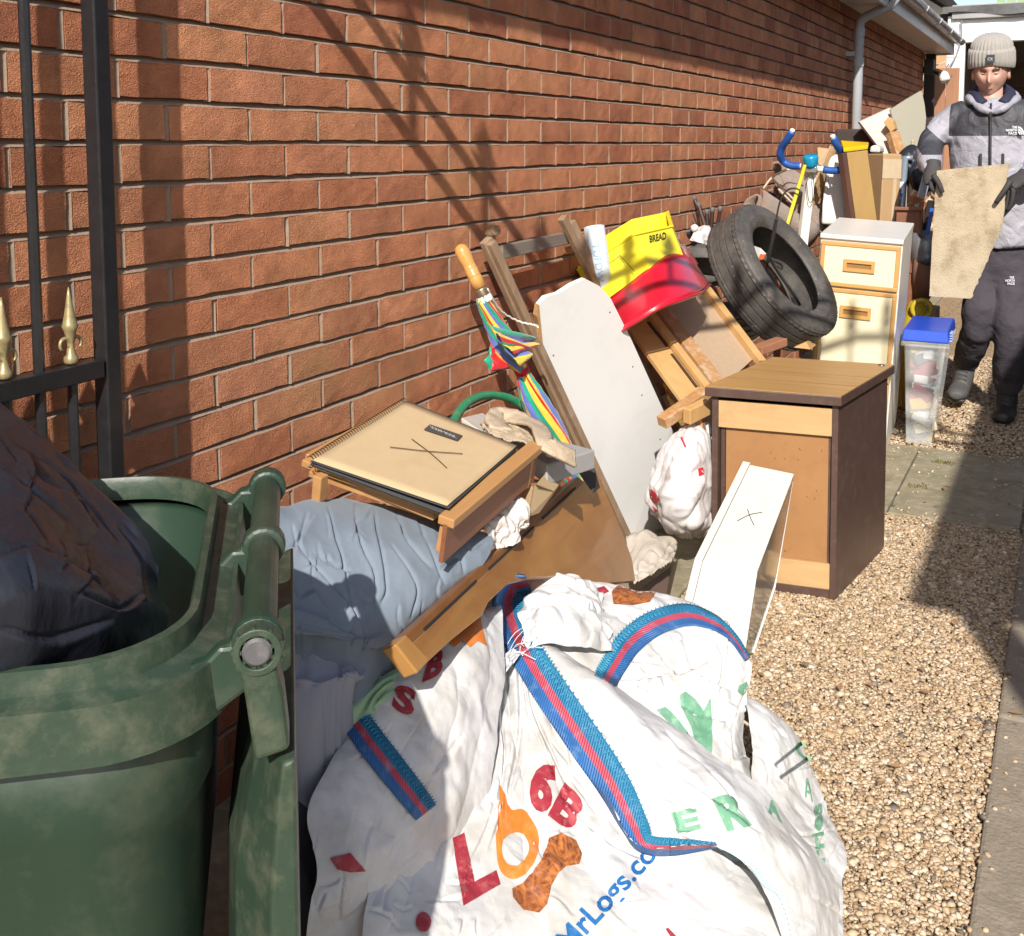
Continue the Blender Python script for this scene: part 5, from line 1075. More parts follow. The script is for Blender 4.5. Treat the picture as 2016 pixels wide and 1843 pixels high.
# A: front sack with log print
rows = [[(930, 1330, 1.95), (955, 1300, 2.0), (988, 1275, 2.03), (1015, 1275, 2.03), (1045, 1290, 2.01)],
        [(880, 1450, 1.77), (925, 1440, 1.83), (980, 1425, 1.87), (1040, 1415, 1.88), (1100, 1415, 1.87)],
        [(815, 1590, 1.64), (900, 1575, 1.71), (990, 1560, 1.76), (1090, 1550, 1.775), (1190, 1540, 1.78)],
        [(735, 1730, 1.50), (850, 1720, 1.57), (980, 1710, 1.63), (1130, 1700, 1.68), (1420, 1690, 1.80)],
        [(712, 1850, 1.42), (850, 1850, 1.47), (1000, 1850, 1.53), (1220, 1850, 1.60), (1590, 1790, 1.76)],
        [(712, 2060, 1.34), (850, 2080, 1.38), (1020, 2100, 1.42), (1260, 2100, 1.45), (1600, 2060, 1.5)]]
GA = sheet(rows, 230, 250, lambda G: hs(11, .013)(G) + creases(G, [[(1000, 1300), (985, 1400), (990, 1500), (975, 1590)], [(1040, 1310), (1050, 1400), (1085, 1480), (1120, 1560)], [(960, 1330), (905, 1430), (868, 1530), (830, 1600)], [(1020, 1310), (1025, 1430), (1000, 1560), (960, 1680)], [(905, 1460), (950, 1500), (945, 1560)], [(880, 1450), (920, 1440), (965, 1470)], [(820, 1640), (780, 1700), (750, 1800)], [(1100, 1560), (1180, 1650), (1260, 1690)]], 4.5, .008, .012, 18) + creases(G, rand_lines(7, (840, 1340, 1200, 1620), 30, 40, 150, 0, 0, (1010, 1270)), 3.2, .003, .0055, 10) + creases(G, rand_lines(8, (760, 1600, 1560, 1850), 40, 25, 90, 0, 6.28), 3.2, .0025, .0045, 11) + folds(G, 5.5, .016, 7, .15, .5) * np.clip(1.25 - 1.5 * np.linspace(0, 1, G.shape[0]), .12, 1)[:, None]); mA = sheet_mb(GA)
sA = thing('log_sack', 'big white woven sack in front printed with red and orange log lettering', 'sack', (.9, 1.7, 0)); part('sack_body', mA, SACK, sA, smooth=True)
# B: sack with green print, hump and folded strip
rows = [[(1000, 1178, 2.22), (1050, 1142, 2.26), (1110, 1136, 2.30), (1190, 1155, 2.32), (1290, 1180, 2.33), (1385, 1200, 2.30), (1450, 1250, 2.26), (1478, 1302, 2.22)],
        [(1005, 1250, 2.10), (1050, 1215, 2.10), (1110, 1205, 2.12), (1200, 1230, 2.16), (1300, 1250, 2.18), (1390, 1275, 2.18), (1450, 1305, 2.18), (1478, 1345, 2.18)],
        [(1040, 1320, 2.02), (1080, 1310, 2.02), (1140, 1310, 2.03), (1230, 1335, 2.05), (1320, 1360, 2.08), (1400, 1380, 2.10), (1445, 1400, 2.12), (1466, 1420, 2.14)],
        [(1080, 1420, 1.97), (1130, 1420, 1.96), (1200, 1420, 1.96), (1290, 1440, 1.98), (1370, 1460, 2.01), (1430, 1480, 2.04), (1460, 1500, 2.07), (1476, 1525, 2.10)],
        [(1150, 1560, 1.90), (1220, 1560, 1.88), (1300, 1560, 1.88), (1380, 1570, 1.91), (1450, 1590, 1.95), (1500, 1610, 1.98), (1540, 1625, 2.01), (1565, 1640, 2.04)],
        [(1250, 1700, 1.84), (1330, 1700, 1.82), (1410, 1700, 1.82), (1480, 1710, 1.85), (1540, 1720, 1.88), (1590, 1730, 1.92), (1625, 1735, 1.95), (1645, 1740, 1.98)]]
GB = sheet(rows, 240, 210, lambda G: hs(21, .014)(G) + crumple(G, 14, .004, 4, 2, 1.2) + creases(G, [[(1190, 1340), (1260, 1345), (1310, 1330)], [(1280, 1280), (1330, 1330), (1400, 1300)], [(1340, 1260), (1370, 1330), (1440, 1360)], [(1290, 1340), (1340, 1400), (1420, 1420)], [(1400, 1240), (1420, 1300), (1410, 1380)], [(1480, 1350), (1440, 1420), (1440, 1500)]], 4.5, .009, .014, 18) + creases(G, rand_lines(9, (1180, 1230, 1470, 1520), 44, 20, 80, 0, 6.28), 3.2, .004, .0075, 10)); mB = sheet_mb(GB)
sB = thing('green_print_sack', 'white woven sack with green letters and two blue and red straps', 'sack', (1.0, 2.0, 0)); part('sack_body', mB, SACK, sB, smooth=True)
rows = [[(1030, 1275, 2.00), (1055, 1262, 2.0), (1080, 1268, 2.01), (1100, 1280, 2.02)],
        [(1090, 1370, 1.90), (1130, 1350, 1.885), (1175, 1340, 1.895), (1218, 1352, 1.96)],
        [(1150, 1470, 1.825), (1200, 1440, 1.81), (1255, 1420, 1.82), (1310, 1418, 1.90)],
        [(1205, 1580, 1.75), (1270, 1545, 1.74), (1335, 1510, 1.755), (1398, 1486, 1.86)],
        [(1262, 1665, 1.70), (1330, 1625, 1.695), (1405, 1575, 1.72), (1475, 1536, 1.85)],
        [(1410, 1668, 1.68), (1450, 1655, 1.695), (1505, 1635, 1.74), (1560, 1630, 1.86)],
        [(1500, 1740, 1.68), (1545, 1735, 1.71), (1595, 1732, 1.77), (1646, 1734, 1.88)],
        [(1545, 1860, 1.66), (1580, 1860, 1.69), (1615, 1860, 1.73), (1650, 1860, 1.79)]]
GS = sheet(rows, 110, 260, lambda G: hs(31, .009)(G) + creases(G, [[(1150, 1400), (1260, 1480), (1380, 1560), (1500, 1640)], [(1200, 1480), (1290, 1560), (1400, 1610)], [(1300, 1440), (1400, 1530), (1480, 1620)]], 5, .005, .009, 20) + creases(G, rand_lines(10, (1100, 1330, 1600, 1780), 34, 30, 110, .2, 1.2), 3.2, .0025, .0045, 10), drop=False); mS = sheet_mb(GS); part('folded_flap', mS, SACK, sB, smooth=True)
# C: rightmost
rows = [[(1462, 1378, 2.20), (1500, 1396, 2.22), (1530, 1420, 2.24), (1562, 1450, 2.27)],
        [(1475, 1450, 2.11), (1528, 1470, 2.13), (1572, 1495, 2.17), (1602, 1530, 2.21)],
        [(1485, 1550, 2.01), (1548, 1575, 2.04), (1600, 1598, 2.08), (1634, 1612, 2.13)],
        [(1515, 1650, 1.93), (1578, 1663, 1.97), (1626, 1680, 2.01), (1660, 1690, 2.05)],
        [(1540, 1740, 1.84), (1590, 1745, 1.88), (1625, 1748, 1.93), (1652, 1748, 1.97)],
        [(1540, 1860, 1.70), (1590, 1860, 1.75), (1630, 1860, 1.78), (1655, 1860, 1.81)]]
GC = sheet(rows, 120, 210, lambda G: hs(41, .013)(G) + creases(G, rand_lines(12, (1470, 1400, 1650, 1800), 30, 20, 80, 0, 6.28), 3.2, .003, .0055, 10)); mC = sheet_mb(GC)
sC = thing('right_sack', 'outermost white woven sack on the gravel with vertical green lettering', 'sack', (1.1, 2.0, 0)); part('sack_body', mC, SACK, sC, smooth=True)
# crumpled white liner at the mouth
rows = [[(1035, 1175, 2.18), (1060, 1145, 2.2), (1105, 1136, 2.22), (1150, 1150, 2.24), (1180, 1175, 2.24)], [(1035, 1230, 2.05), (1070, 1205, 2.04), (1115, 1200, 2.05), (1160, 1215, 2.08), (1185, 1230, 2.12)], [(1050, 1290, 1.99), (1085, 1275, 1.98), (1125, 1275, 1.99), (1165, 1280, 2.02), (1195, 1290, 2.07)]]
G = patch(rows, 110, 90); G = disp(G, crumple(G, 10, .018, 91, 3, 1.1) + facets(G, 50, .012, 3)); part('crumpled_mouth', sheet_mb(G), SACK, sB, smooth=True)
bvA, bvB, bvS, bvC, bvD = bvh(mA), bvh(mB), bvh(mS), bvh(mC), bvh(mD)
def mhit(bvs, px, py, off):
    best = None
    for b in bvs:
        h = hit(b, px, py, off)
        if h is not None and (best is None or (h - CAM).length < (best - CAM).length): best = h
    return best
# webbing straps
def strap_mat():
    m = bpy.data.materials.new('webbing'); m.use_nodes = True; nt = m.node_tree; L = nt.links; b = nt.nodes['Principled BSDF']; b.inputs['Roughness'].default_value = .6
    at = _n(nt, 'ShaderNodeAttribute', attribute_name='across'); rp = _n(nt, 'ShaderNodeValToRGB'); rp.color_ramp.interpolation = 'CONSTANT'; e = rp.color_ramp.elements
    e[0].position = 0; e[0].color = (.03, .13, .36, 1); e[1].position = .36; e[1].color = (.50, .06, .10, 1); q = e.new(.60); q.color = (.015, .17, .34, 1)
    al = _n(nt, 'ShaderNodeAttribute', attribute_name='along'); 
    z = _n(nt, 'ShaderNodeMath', operation='PINGPONG'); L.new(al.outputs['Fac'], z.inputs[0]); z.inputs[1].default_value = .5
    s = _n(nt, 'ShaderNodeMath', operation='MULTIPLY_ADD'); L.new(z.outputs[0], s.inputs[0]); s.inputs[1].default_value = .06; L.new(at.outputs['Fac'], s.inputs[2])
    L.new(s.outputs[0], rp.inputs[0])
    ge = _n(nt, 'ShaderNodeNewGeometry'); nz = _n(nt, 'ShaderNodeTexNoise', i_Scale=60., i_Detail=6); L.new(ge.outputs['Position'], nz.inputs[0])
    mx = _n(nt, 'ShaderNodeMix', data_type='RGBA'); mr = _n(nt, 'ShaderNodeMapRange'); mr.inputs[1].default_value = .55; mr.inputs[2].default_value = .75; mr.inputs[4].default_value = .45; L.new(nz.outputs[0], mr.inputs[0]); L.new(mr.outputs[0], mx.inputs[0]); L.new(rp.outputs[0], mx.inputs[6]); mx.inputs[7].default_value = (.22, .36, .5, 1); L.new(mx.outputs[2], b.inputs['Base Color'])
    # twill: diagonal ribs from the strap's own coordinates
    w1 = _n(nt, 'ShaderNodeMath', operation='MULTIPLY_ADD'); L.new(at.outputs['Fac'], w1.inputs[0]); w1.inputs[1].default_value = 9.; L.new(al.outputs['Fac'], w1.inputs[2])
    w2 = _n(nt, 'ShaderNodeMath', operation='PINGPONG'); L.new(w1.outputs[0], w2.inputs[0]); w2.inputs[1].default_value = .5
    bp = _n(nt, 'ShaderNodeBump', i_Strength=.8, i_Distance=.004); L.new(w2.outputs[0], bp.inputs['Height']); L.new(bp.outputs[0], b.inputs['Normal'])
    return m
WEB = strap_mat(); STITCH = mat('stitch_blue', (.04, .30, .42), (.03, .2, .36), rough=.6)
def strap(bvs, centre, widths, parent, n=120, lift=.004, stitch=True, flip=False):
    P = _cr(np.array([[x, y] for x, y in centre], float), n); Wd = _cr(np.array([[w_] for w_ in widths], float), n)[:, 0]; K = 11
    G = np.zeros((n, K, 3)); ok = np.ones((n, K), bool)
    D = np.zeros((n, K))
    for i in range(n):
        tt = P[min(i + 1, n - 1)] - P[max(i - 1, 0)]; tt /= np.linalg.norm(tt) + 1e-9; s = np.array([-tt[1], tt[0]]) * (-1 if not flip else 1)
        for j in range(K):
            q = P[i] + s * Wd[i] * (j / (K - 1) - .5); h = mhit(bvs, q[0], q[1], lift)
            D[i, j] = (h - CAM).dot(_fw) if h is not None else np.nan
    # stiff webbing bridges wrinkles: smooth the depth, stay in front of the surface
    for j in range(K):
        c_ = D[:, j]; bad = np.isnan(c_)
        if bad.all(): continue
        c_[bad] = np.interp(np.flatnonzero(bad), np.flatnonzero(~bad), c_[~bad])
    if np.isnan(D).any(): D = np.where(np.isnan(D), np.nanmean(D), D)
    S = D.copy()
    for _ in range(14):
        S[1:-1] = (S[:-2] + S[2:] + 2 * S[1:-1]) / 4; S[:, 1:-1] = (S[:, :-2] + S[:, 2:] + 2 * S[:, 1:-1]) / 4; S = np.minimum(S, D)
    for i in range(n):
        tt = P[min(i + 1, n - 1)] - P[max(i - 1, 0)]; tt /= np.linalg.norm(tt) + 1e-9; s = np.array([-tt[1], tt[0]]) * (-1 if not flip else 1)
        for j in range(K):
            q = P[i] + s * Wd[i] * (j / (K - 1) - .5); G[i, j] = W(q[0], q[1], d=S[i, j] - .0015)
    mb = MB(); mb.grid(G); o = part('strap', mb, WEB, parent, smooth=True, solid=.0016)
    a = o.data.attributes.new('across', 'FLOAT', 'POINT'); a.data.foreach_set('value', np.tile(np.linspace(0, 1, K), n).astype(np.float32))
    ln = np.concatenate([[0], np.cumsum(np.linalg.norm(np.diff(G[:, 5], axis=0), axis=1))]) / .006
    a = o.data.attributes.new('along', 'FLOAT', 'POINT'); a.data.foreach_set('value', np.repeat(ln, K).astype(np.float32))
    if stitch:
        mb = MB(); cn = Vector(CAM)
        for i in range(2, n - 2, 2):
            a_ = Vector(G[i, 7]); b_ = Vector(G[min(i + 1, n - 1), 10]); c_ = Vector(G[min(i + 2, n - 1), 7]); nn = (cn - a_).normalized() * .0022
            mb.tube([a_ + nn, b_ + nn * 1.2 + (b_ - a_) * .18, c_ + nn], .0011, 4)
        part('stitching', mb, STITCH, o, kind='stuff')
    return o
strap([bvS, bvB, bvA], [(1042, 1150), (1012, 1162), (1003, 1195), (1018, 1245), (1045, 1300), (1082, 1358), (1150, 1458), (1208, 1545), (1250, 1625), (1272, 1662), (1330, 1668), (1412, 1664)], [40, 62, 68, 66, 66, 68, 70, 66, 54, 40, 34, 12], sB, 170)
strap([bvB, bvS], [(1192, 1340), (1212, 1305), (1240, 1264), (1287, 1228), (1348, 1210), (1400, 1222), (1440, 1250), (1474, 1298)], [48, 50, 52, 50, 44, 30, 18, 12], sB, 120, flip=False)
strap([bvD], [(690, 1405), (735, 1465), (800, 1548), (840, 1600)], [56, 58, 56, 50], sD, 60)
# overlocked edge running down the right flap
P = _cr(np.array([(1410, 1664), (1440, 1690), (1475, 1705), (1500, 1740), (1530, 1760), (1548, 1800), (1560, 1850)], float), 60); mb = MB(); pts = [mhit([bvS, bvA, bvB], x, y, .004) for x, y in P]; pts = [p for p in pts if p is not None]
mb.tube(pts, .0028, 6)
for i in range(0, len(pts) - 2):
    mb.tube([pts[i] + Vector((0, 0, .003)), pts[i] + Vector((.008 * (-1) ** i, 0, .004)), pts[i + 1] + Vector((0, 0, .003))], .0013, 4)
part('overlock_edge', mb, mat('pale_blue_thread', (.30, .48, .52), (.5, .6, .6), rough=.7), sB, kind='stuff')
# torn, twisted knot of fabric with loose threads
mb = MB()
for k in range(11):
    a = (1004 + random.gauss(0, 9), 1290 + random.gauss(0, 7)); b = (1050 + random.gauss(0, 25), 1270 + random.gauss(0, 25)); h1_ = mhit([bvA, bvS, bvB, bvD], *a, .006); h2_ = mhit([bvA, bvS, bvB, bvD], *b, .012)
    if h1_ and h2_: m_ = (h1_ + h2_) / 2 + Vector((0, -.008, .012)); mb.tube(curve([h1_, m_, h2_], 7), .0007, 4)
part('loose_threads', mb, mat('white_thread', (.75, .74, .70)), sA, kind='stuff')
G = patch([[(1010, 1283, 1.97), (1022, 1293, 1.965)], [(985, 1300, 1.925), (1005, 1315, 1.92)], [(955, 1335, 1.87), (975, 1350, 1.865)], [(915, 1390, 1.80), (932, 1402, 1.79)], [(890, 1450, 1.74), (905, 1455, 1.74)]], 40, 110); G = disp(G, crumple(G, 40, .012, 17, 3, 1.1) + folds(G, 3, .006, 4, .2)); part('gathered_seam', sheet_mb(G), SACK, sA, smooth=True)
# ---------------- prints
PRED = mat('print_red', (.34, .025, .04), (.28, .02, .035), rough=.55, dirt=(.6, .3, .28), dscale=60, damt=.35); PORG = mat('print_orange', (.72, .22, .03), (.62, .17, .02), rough=.55, dirt=(.7, .45, .3), dscale=60, damt=.3)
PBLU = mat('print_blue', (.01, .13, .38), (.01, .11, .32), rough=.5, dirt=(.2, .4, .55), dscale=70, damt=.3); PGRN = mat('print_green', (.13, .33, .20), (.17, .38, .25), rough=.55, dirt=(.5, .6, .5), dscale=50, damt=.5)
def ptext(bvs, body, quad, m_, parent, bold=.02, sub=.07, off=.0016):
    (ax_, ay), (bx_, by), (cx_, cy), (dx, dy) = quad   # bottom-left, bottom-right, top-right, top-left in picture points
    def fn(u, v):
        x = (ax_ * (1 - u) + bx_ * u) * (1 - v) + (dx * (1 - u) + cx_ * u) * v; y = (ay * (1 - u) + by * u) * (1 - v) + (dy * (1 - u) + cy * u) * v
        h = mhit(bvs, x, y, off); return h if h is not None else W(x, y, d=1.75)
    return print_text('lettering', body, fn, m_, parent, sub=sub, bold=bold)
ptext([bvA], 'L', [(912, 1785), (985, 1742), (952, 1625), (890, 1650)], PRED, sA, .05)
def pring(bvs, outer, inner, m_, parent, n=60):
    O_ = _cr(np.array(outer + outer[:1], float), n); I_ = _cr(np.array(inner + inner[:1], float), n); mb = MB(); K = 4; vs_ = []; okk = []
    for i in range(n):
        for j in range(K): p = O_[i] * (1 - j / (K - 1)) + I_[i] * (j / (K - 1)); h = mhit(bvs, p[0], p[1], .0016); okk.append(h is not None); vs_.append(h or Vector((0, 0, 0)))
    fs = [(i * K + j, i * K + j + 1, (i + 1) * K + j + 1, (i + 1) * K + j) for i in range(n - 1) for j in range(K - 1)]; mb.add(vs_, [f for f in fs if all(okk[k] for k in f)]); return part('print', mb, m_, parent, smooth=True)
pring([bvA], [(986, 1545), (1006, 1592), (1032, 1596), (1058, 1635), (1059, 1680), (1040, 1715), (1010, 1732), (985, 1715), (977, 1670), (980, 1610)], [(990, 1655), (1000, 1645), (1020, 1640), (1036, 1650), (1042, 1672), (1034, 1692), (1016, 1704), (1000, 1702), (991, 1690), (988, 1670)], PORG, sA)
ptext([bvA], '6', [(1036, 1578), (1074, 1612), (1108, 1530), (1066, 1470)], PRED, sA, .05)
ptext([bvA], 'B', [(1078, 1606), (1122, 1640), (1160, 1585), (1112, 1540)], PRED, sA, .05)
WOODP = mat('print_wood', (.50, .17, .04), (.16, .045, .02), rough=.5, scale=60, contrast=.25, distort=2, stretch=(1, 1, .5))
pblob(bvA, [(1082, 1650), (1105, 1640), (1135, 1655), (1146, 1680), (1140, 1702), (1115, 1706), (1100, 1718), (1085, 1745), (1078, 1780), (1062, 1798), (1030, 1792), (1010, 1768), (1008, 1750), (1030, 1738), (1050, 1715), (1068, 1690), (1078, 1668)], WOODP, sA, n=7)
pblob(bvA, [(833 + 15 * math.cos(a), 1816 + 20 * math.sin(a)) for a in np.linspace(0, 6.2, 14)], PRED, sA)
ptext([bvA, bvS], 'MrLogs.co', [(1134, 1888), (1306, 1694), (1266, 1658), (1090, 1846)], PBLU, sA, .02)
pblob(bvA, [(1310, 1830), (1316, 1828), (1330, 1843), (1340, 1860), (1330, 1860)], PRED, sA)
ptext([bvS], 'E', [(1336, 1642), (1380, 1630), (1372, 1590), (1320, 1600)], PGRN, sB, .04)
ptext([bvS], 'R', [(1432, 1638), (1482, 1625), (1458, 1555), (1402, 1572)], PGRN, sB, .05)
ptext([bvS], 'A', [(1512, 1600), (1540, 1622), (1530, 1580), (1508, 1572)], PGRN, sB, .04)
for loop in ([(1292, 1398), (1310, 1392), (1330, 1410), (1352, 1440), (1365, 1475), (1370, 1465), (1360, 1430), (1340, 1390), (1338, 1368), (1350, 1362), (1370, 1378), (1385, 1400), (1398, 1375), (1402, 1420), (1402, 1480), (1390, 1500), (1385, 1488), (1390, 1450), (1388, 1410), (1378, 1435), (1376, 1475), (1366, 1482), (1340, 1460), (1318, 1425)],):
    pblob(bvB, loop, PGRN, sB, n=7)
pblob(bvB, [(1455, 1350), (1470, 1342), (1474, 1360), (1462, 1370), (1452, 1362)], PGRN, sB)
ptext([bvC], 'Fries', [(1625, 1700), (1618, 1580), (1596, 1590), (1598, 1700)], PGRN, sC, .03)
ptext([bvC], 'C', [(1575, 1495), (1600, 1500), (1585, 1460), (1560, 1462)], PGRN, sC, .03); ptext([bvC], 'A', [(1585, 1570), (1600, 1580), (1600, 1535), (1578, 1530)], PGRN, sC, .0)
pblob(bvC, [(1560, 1690), (1575, 1712), (1600, 1720), (1590, 1700), (1572, 1680)], PGRN, sC)
ptext([bvD], 'S', [(770, 1395), (812, 1415), (822, 1360), (780, 1345)], PRED, sD, .05); ptext([bvD], 'B', [(830, 1345), (868, 1330), (878, 1278), (850, 1282)], PRED, sD, .05)
pblob(bvD, [(885, 1268), (905, 1245), (945, 1215), (950, 1240), (958, 1272), (940, 1262), (925, 1275), (910, 1262), (895, 1275)], PORG, sD); pblob(bvD, [(650, 1690), (690, 1680), (720, 1715), (690, 1718), (665, 1712)], PRED, sD)
pblob(bvB, [(1208, 1190), (1205, 1165), (1222, 1148), (1250, 1150), (1280, 1158), (1292, 1166), (1280, 1186), (1245, 1192)], WOODP, sB, n=6)
pblob(bvB, [(1170, 1160), (1190, 1155), (1200, 1165), (1185, 1172)], PRED, sB)
# ================================================================== TYRES
def tyre_mat():
    m = bpy.data.materials.new('tyre_rubber'); m.use_nodes = True; nt = m.node_tree; L = nt.links; b = nt.nodes['Principled BSDF']; b.inputs['Roughness'].default_value = .62
    tc = _n(nt, 'ShaderNodeNewGeometry'); n1 = _n(nt, 'ShaderNodeTexNoise', i_Scale=11., i_Detail=9, i_Roughness=.7); L.new(tc.outputs['Position'], n1.inputs[0])
    rp = _n(nt, 'ShaderNodeValToRGB'); e = rp.color_ramp.elements; e[0].position = .35; e[0].color = (.045, .042, .040, 1); e[1].position = .75; e[1].color = (.13, .115, .10, 1); L.new(n1.outputs[0], rp.inputs[0])
    n2 = _n(nt, 'ShaderNodeTexNoise', i_Scale=95., i_Detail=4); L.new(tc.outputs['Position'], n2.inputs[0]); mr = _n(nt, 'ShaderNodeMapRange'); mr.inputs[1].default_value = .66; mr.inputs[2].default_value = .72; mr.inputs[4].default_value = .8; L.new(n2.outputs[0], mr.inputs[0])
    mx = _n(nt, 'ShaderNodeMix', data_type='RGBA'); L.new(mr.outputs[0], mx.inputs[0]); L.new(rp.outputs[0], mx.inputs[6]); mx.inputs[7].default_value = (.30, .28, .25, 1); L.new(mx.outputs[2], b.inputs['Base Color'])
    bp = _n(nt, 'ShaderNodeBump', i_Strength=.3, i_Distance=.004); L.new(n2.outputs[0], bp.inputs['Height']); L.new(bp.outputs[0], b.inputs['Normal']); return m
TYR = tyre_mat()
def tyre(c, axis, R0, wd, label, block=False):
    t = thing('tyre', label, 'tyre', tuple(c)); h = wd / 2
    prof = []
    for (a, b_) in ((-.40, -.30), (-.26, -.10), (-.06, .06), (.10, .26), (.30, .40)):
        prof += [(-.0075 if a > -.39 else -.004, a * wd - .0028), (-.003 * abs(a) * 2, a * wd), (-.003 * abs(b_) * 2, b_ * wd), (-.0075, b_ * wd + .0028)]
    prof[-1] = (-.006, .42 * wd)
    prof += [(-.016, .47 * wd), (-.035, .50 * wd), (-.062, .49 * wd), (-.064, .495 * wd), (-.085, .455 * wd), (-.100, .41 * wd), (-.106, .36 * wd), (-.104, .33 * wd), (-.085, .40 * wd), (-.05, .44 * wd), (-.02, .38 * wd), (-.016, 0)]
    inner = [(r, -hh) for r, hh in prof[20:-1]][::-1]; prof = prof + inner
    mb = MB(); mb.ring(c, axis, R0, prof, 84); o = part('carcass', mb, TYR, t, smooth=True); o.modifiers.new('e', 'EDGE_SPLIT').split_angle = R(40)
    ax = Vector(axis).normalized(); u = ax.orthogonal().normalized(); q = ax.cross(u); mb = MB(); nb_ = 62
    for k in range(nb_):   # shoulder sipes as small raised blocks
        a = 2 * math.pi * k / nb_
        for sg in (-1, 1):
            d = u * math.cos(a) + q * math.sin(a); d2 = u * math.cos(a + .06) + q * math.sin(a + .06)
            w0, w1 = (.31, .455) if not block else (.12, .44)
            p = Vector(c); mb.add([p + d * (R0 + .0015) + ax * sg * wd * w0, p + d * (R0 - .010) + ax * sg * wd * w1, p + d2 * (R0 - .010) + ax * sg * wd * w1, p + d2 * (R0 + .0015) + ax * sg * wd * w0,
                                                  p + d * (R0 - .012) + ax * sg * wd * w0, p + d * (R0 - .024) + ax * sg * wd * w1, p + d2 * (R0 - .024) + ax * sg * wd * w1, p + d2 * (R0 - .012) + ax * sg * wd * w0], [(0, 1, 2, 3), (0, 4, 5, 1), (1, 5, 6, 2), (2, 6, 7, 3), (3, 7, 4, 0)])
    part('tread_blocks', mb, TYR, t, kind='stuff'); return t
tc_ = W(1522, 545, y=4.25); tax = (_rt * .77 * .835 + _up * .64 * .835 - _fw * .55)
tyre(tc_, tax, .300, .18, 'worn car tyre with dusty tread, leaning upright behind the bread tub')
tyre(W(1395, 575, y=4.45), (.25, -.35, .90), .285, .18, 'second car tyre lying beneath the upright tyre, only its tread showing', block=True)
# wire stand with hook sticking out of the tyre
t = thing('wire_hook', 'thin black bent wire rod rising out of the upright tyre', 'wire', tuple(W(1508, 600, y=4.2)))
mb = MB(); mb.tube(curve([W(1503, 560, y=4.2), W(1514, 510, y=4.15), (W(1527, 455, y=4.1)), W(1530, 425, y=4.1), W(1537, 395, y=4.1), W(1550, 375, y=4.1), W(1566, 371, y=4.1), W(1577, 377, y=4.1), W(1575, 385, y=4.1), W(1565, 380, y=4.1)], 50), .0035, 6); part('rod', mb, BLK, t, smooth=True)
mb = MB(); mb.tube([W(1512, 515, y=4.14), W(1529, 432, y=4.09)], .0065, 8); mb.tube(curve([W(1512, 500, y=4.14), W(1535, 540, y=4.2), W(1560, 575, y=4.25), W(1575, 600, y=4.3)], 12), .006, 8); part('sleeve', mb, BLK, t)
mb = MB(); mb.slab([W(1482, 484, y=4.22), W(1497, 489, y=4.2), W(1508, 500, y=4.2), W(1496, 513, y=4.2)], Vector((0, .01, .0))); q = single('white_carton', mb, WHITE, 'small white and orange packet tucked in the tyre opening', 'packet')
mb = MB(); mb.slab([W(1497, 500, y=4.195), W(1508, 501, y=4.195), W(1503, 511, y=4.195), W(1493, 511, y=4.195)], Vector((0, .004, 0)))
ORG = mat('orange_print', (.75, .13, .03), rough=.5); off = mb; o_ = part('orange_patch', off, ORG, q)
# ================================================================== BUNDLE OF DARK RODS
t = thing('folded_tripod', 'folded tripod of dark tubes with grey knobs against the brick wall above the tyre', 'tripod', tuple(W(1370, 470, y=4.6)))
ROD = mat('dark_bronze', (.09, .055, .045), (.06, .04, .035), rough=.35, metal=.5); KN = mat('grey_knob', (.13, .12, .115), (.09, .085, .08), rough=.6)
for (a, b, r_) in (((1354, 402), (1370, 446), .011), ((1376, 404), (1389, 446), .011), ((1344, 386), (1362, 440), .008), ((1367, 390), (1384, 430), .008), ((1403, 414), (1400, 455), .010), ((1418, 412), (1412, 450), .009), ((1392, 418), (1394, 460), .010)):
    A = W(*a, y=4.6); B = W(*b, y=4.6); mb = MB(); mb.tube([A, B + (B - A) * .6], r_, 8); part('tube', mb, ROD, t)
    mb = MB(); mb.lathe(A, (A - B).normalized(), [(.006, -.012), (.011, -.006), (.012, .006), (.008, .014)], 10); part('knob', mb, KN, t, smooth=True)
mb = MB(); mb.tube(curve([W(1350, 395, y=4.58), W(1342, 410, y=4.55), W(1340, 435, y=4.55), W(1345, 455, y=4.55)], 16), .012, 6, ell=.25); part('strap', mb, BLK, t, smooth=True)
mb = MB(); mb.beam(W(1330, 461, y=4.5), W(1372, 455, y=4.55), .04, .03); part('foam', mb, BLK, t, bevel=.01)
mb = MB(); mb.lathe(W(1368, 449, y=4.5), (0, 0, 1), [(.008, -.02), (.018, -.006), (.017, .008), (.006, .016)], 10); part('clear_knob', mb, WHITE, t, smooth=True)
rows = [[(1378, 448, 4.45), (1388, 440, 4.45), (1400, 446, 4.45)], [(1366, 462, 4.35), (1384, 460, 4.33), (1398, 462, 4.36)], [(1358, 474, 4.35), (1376, 478, 4.32), (1392, 484, 4.36)]]
G = patch(rows, 30, 30); G = disp(G, crumple(G, 20, .012, 3, 3)); single('white_wrapper', sheet_mb(G), WBAG, 'crumpled white plastic wrapper between tripod and tyre', 'plastic', smooth=True, solid=.003)
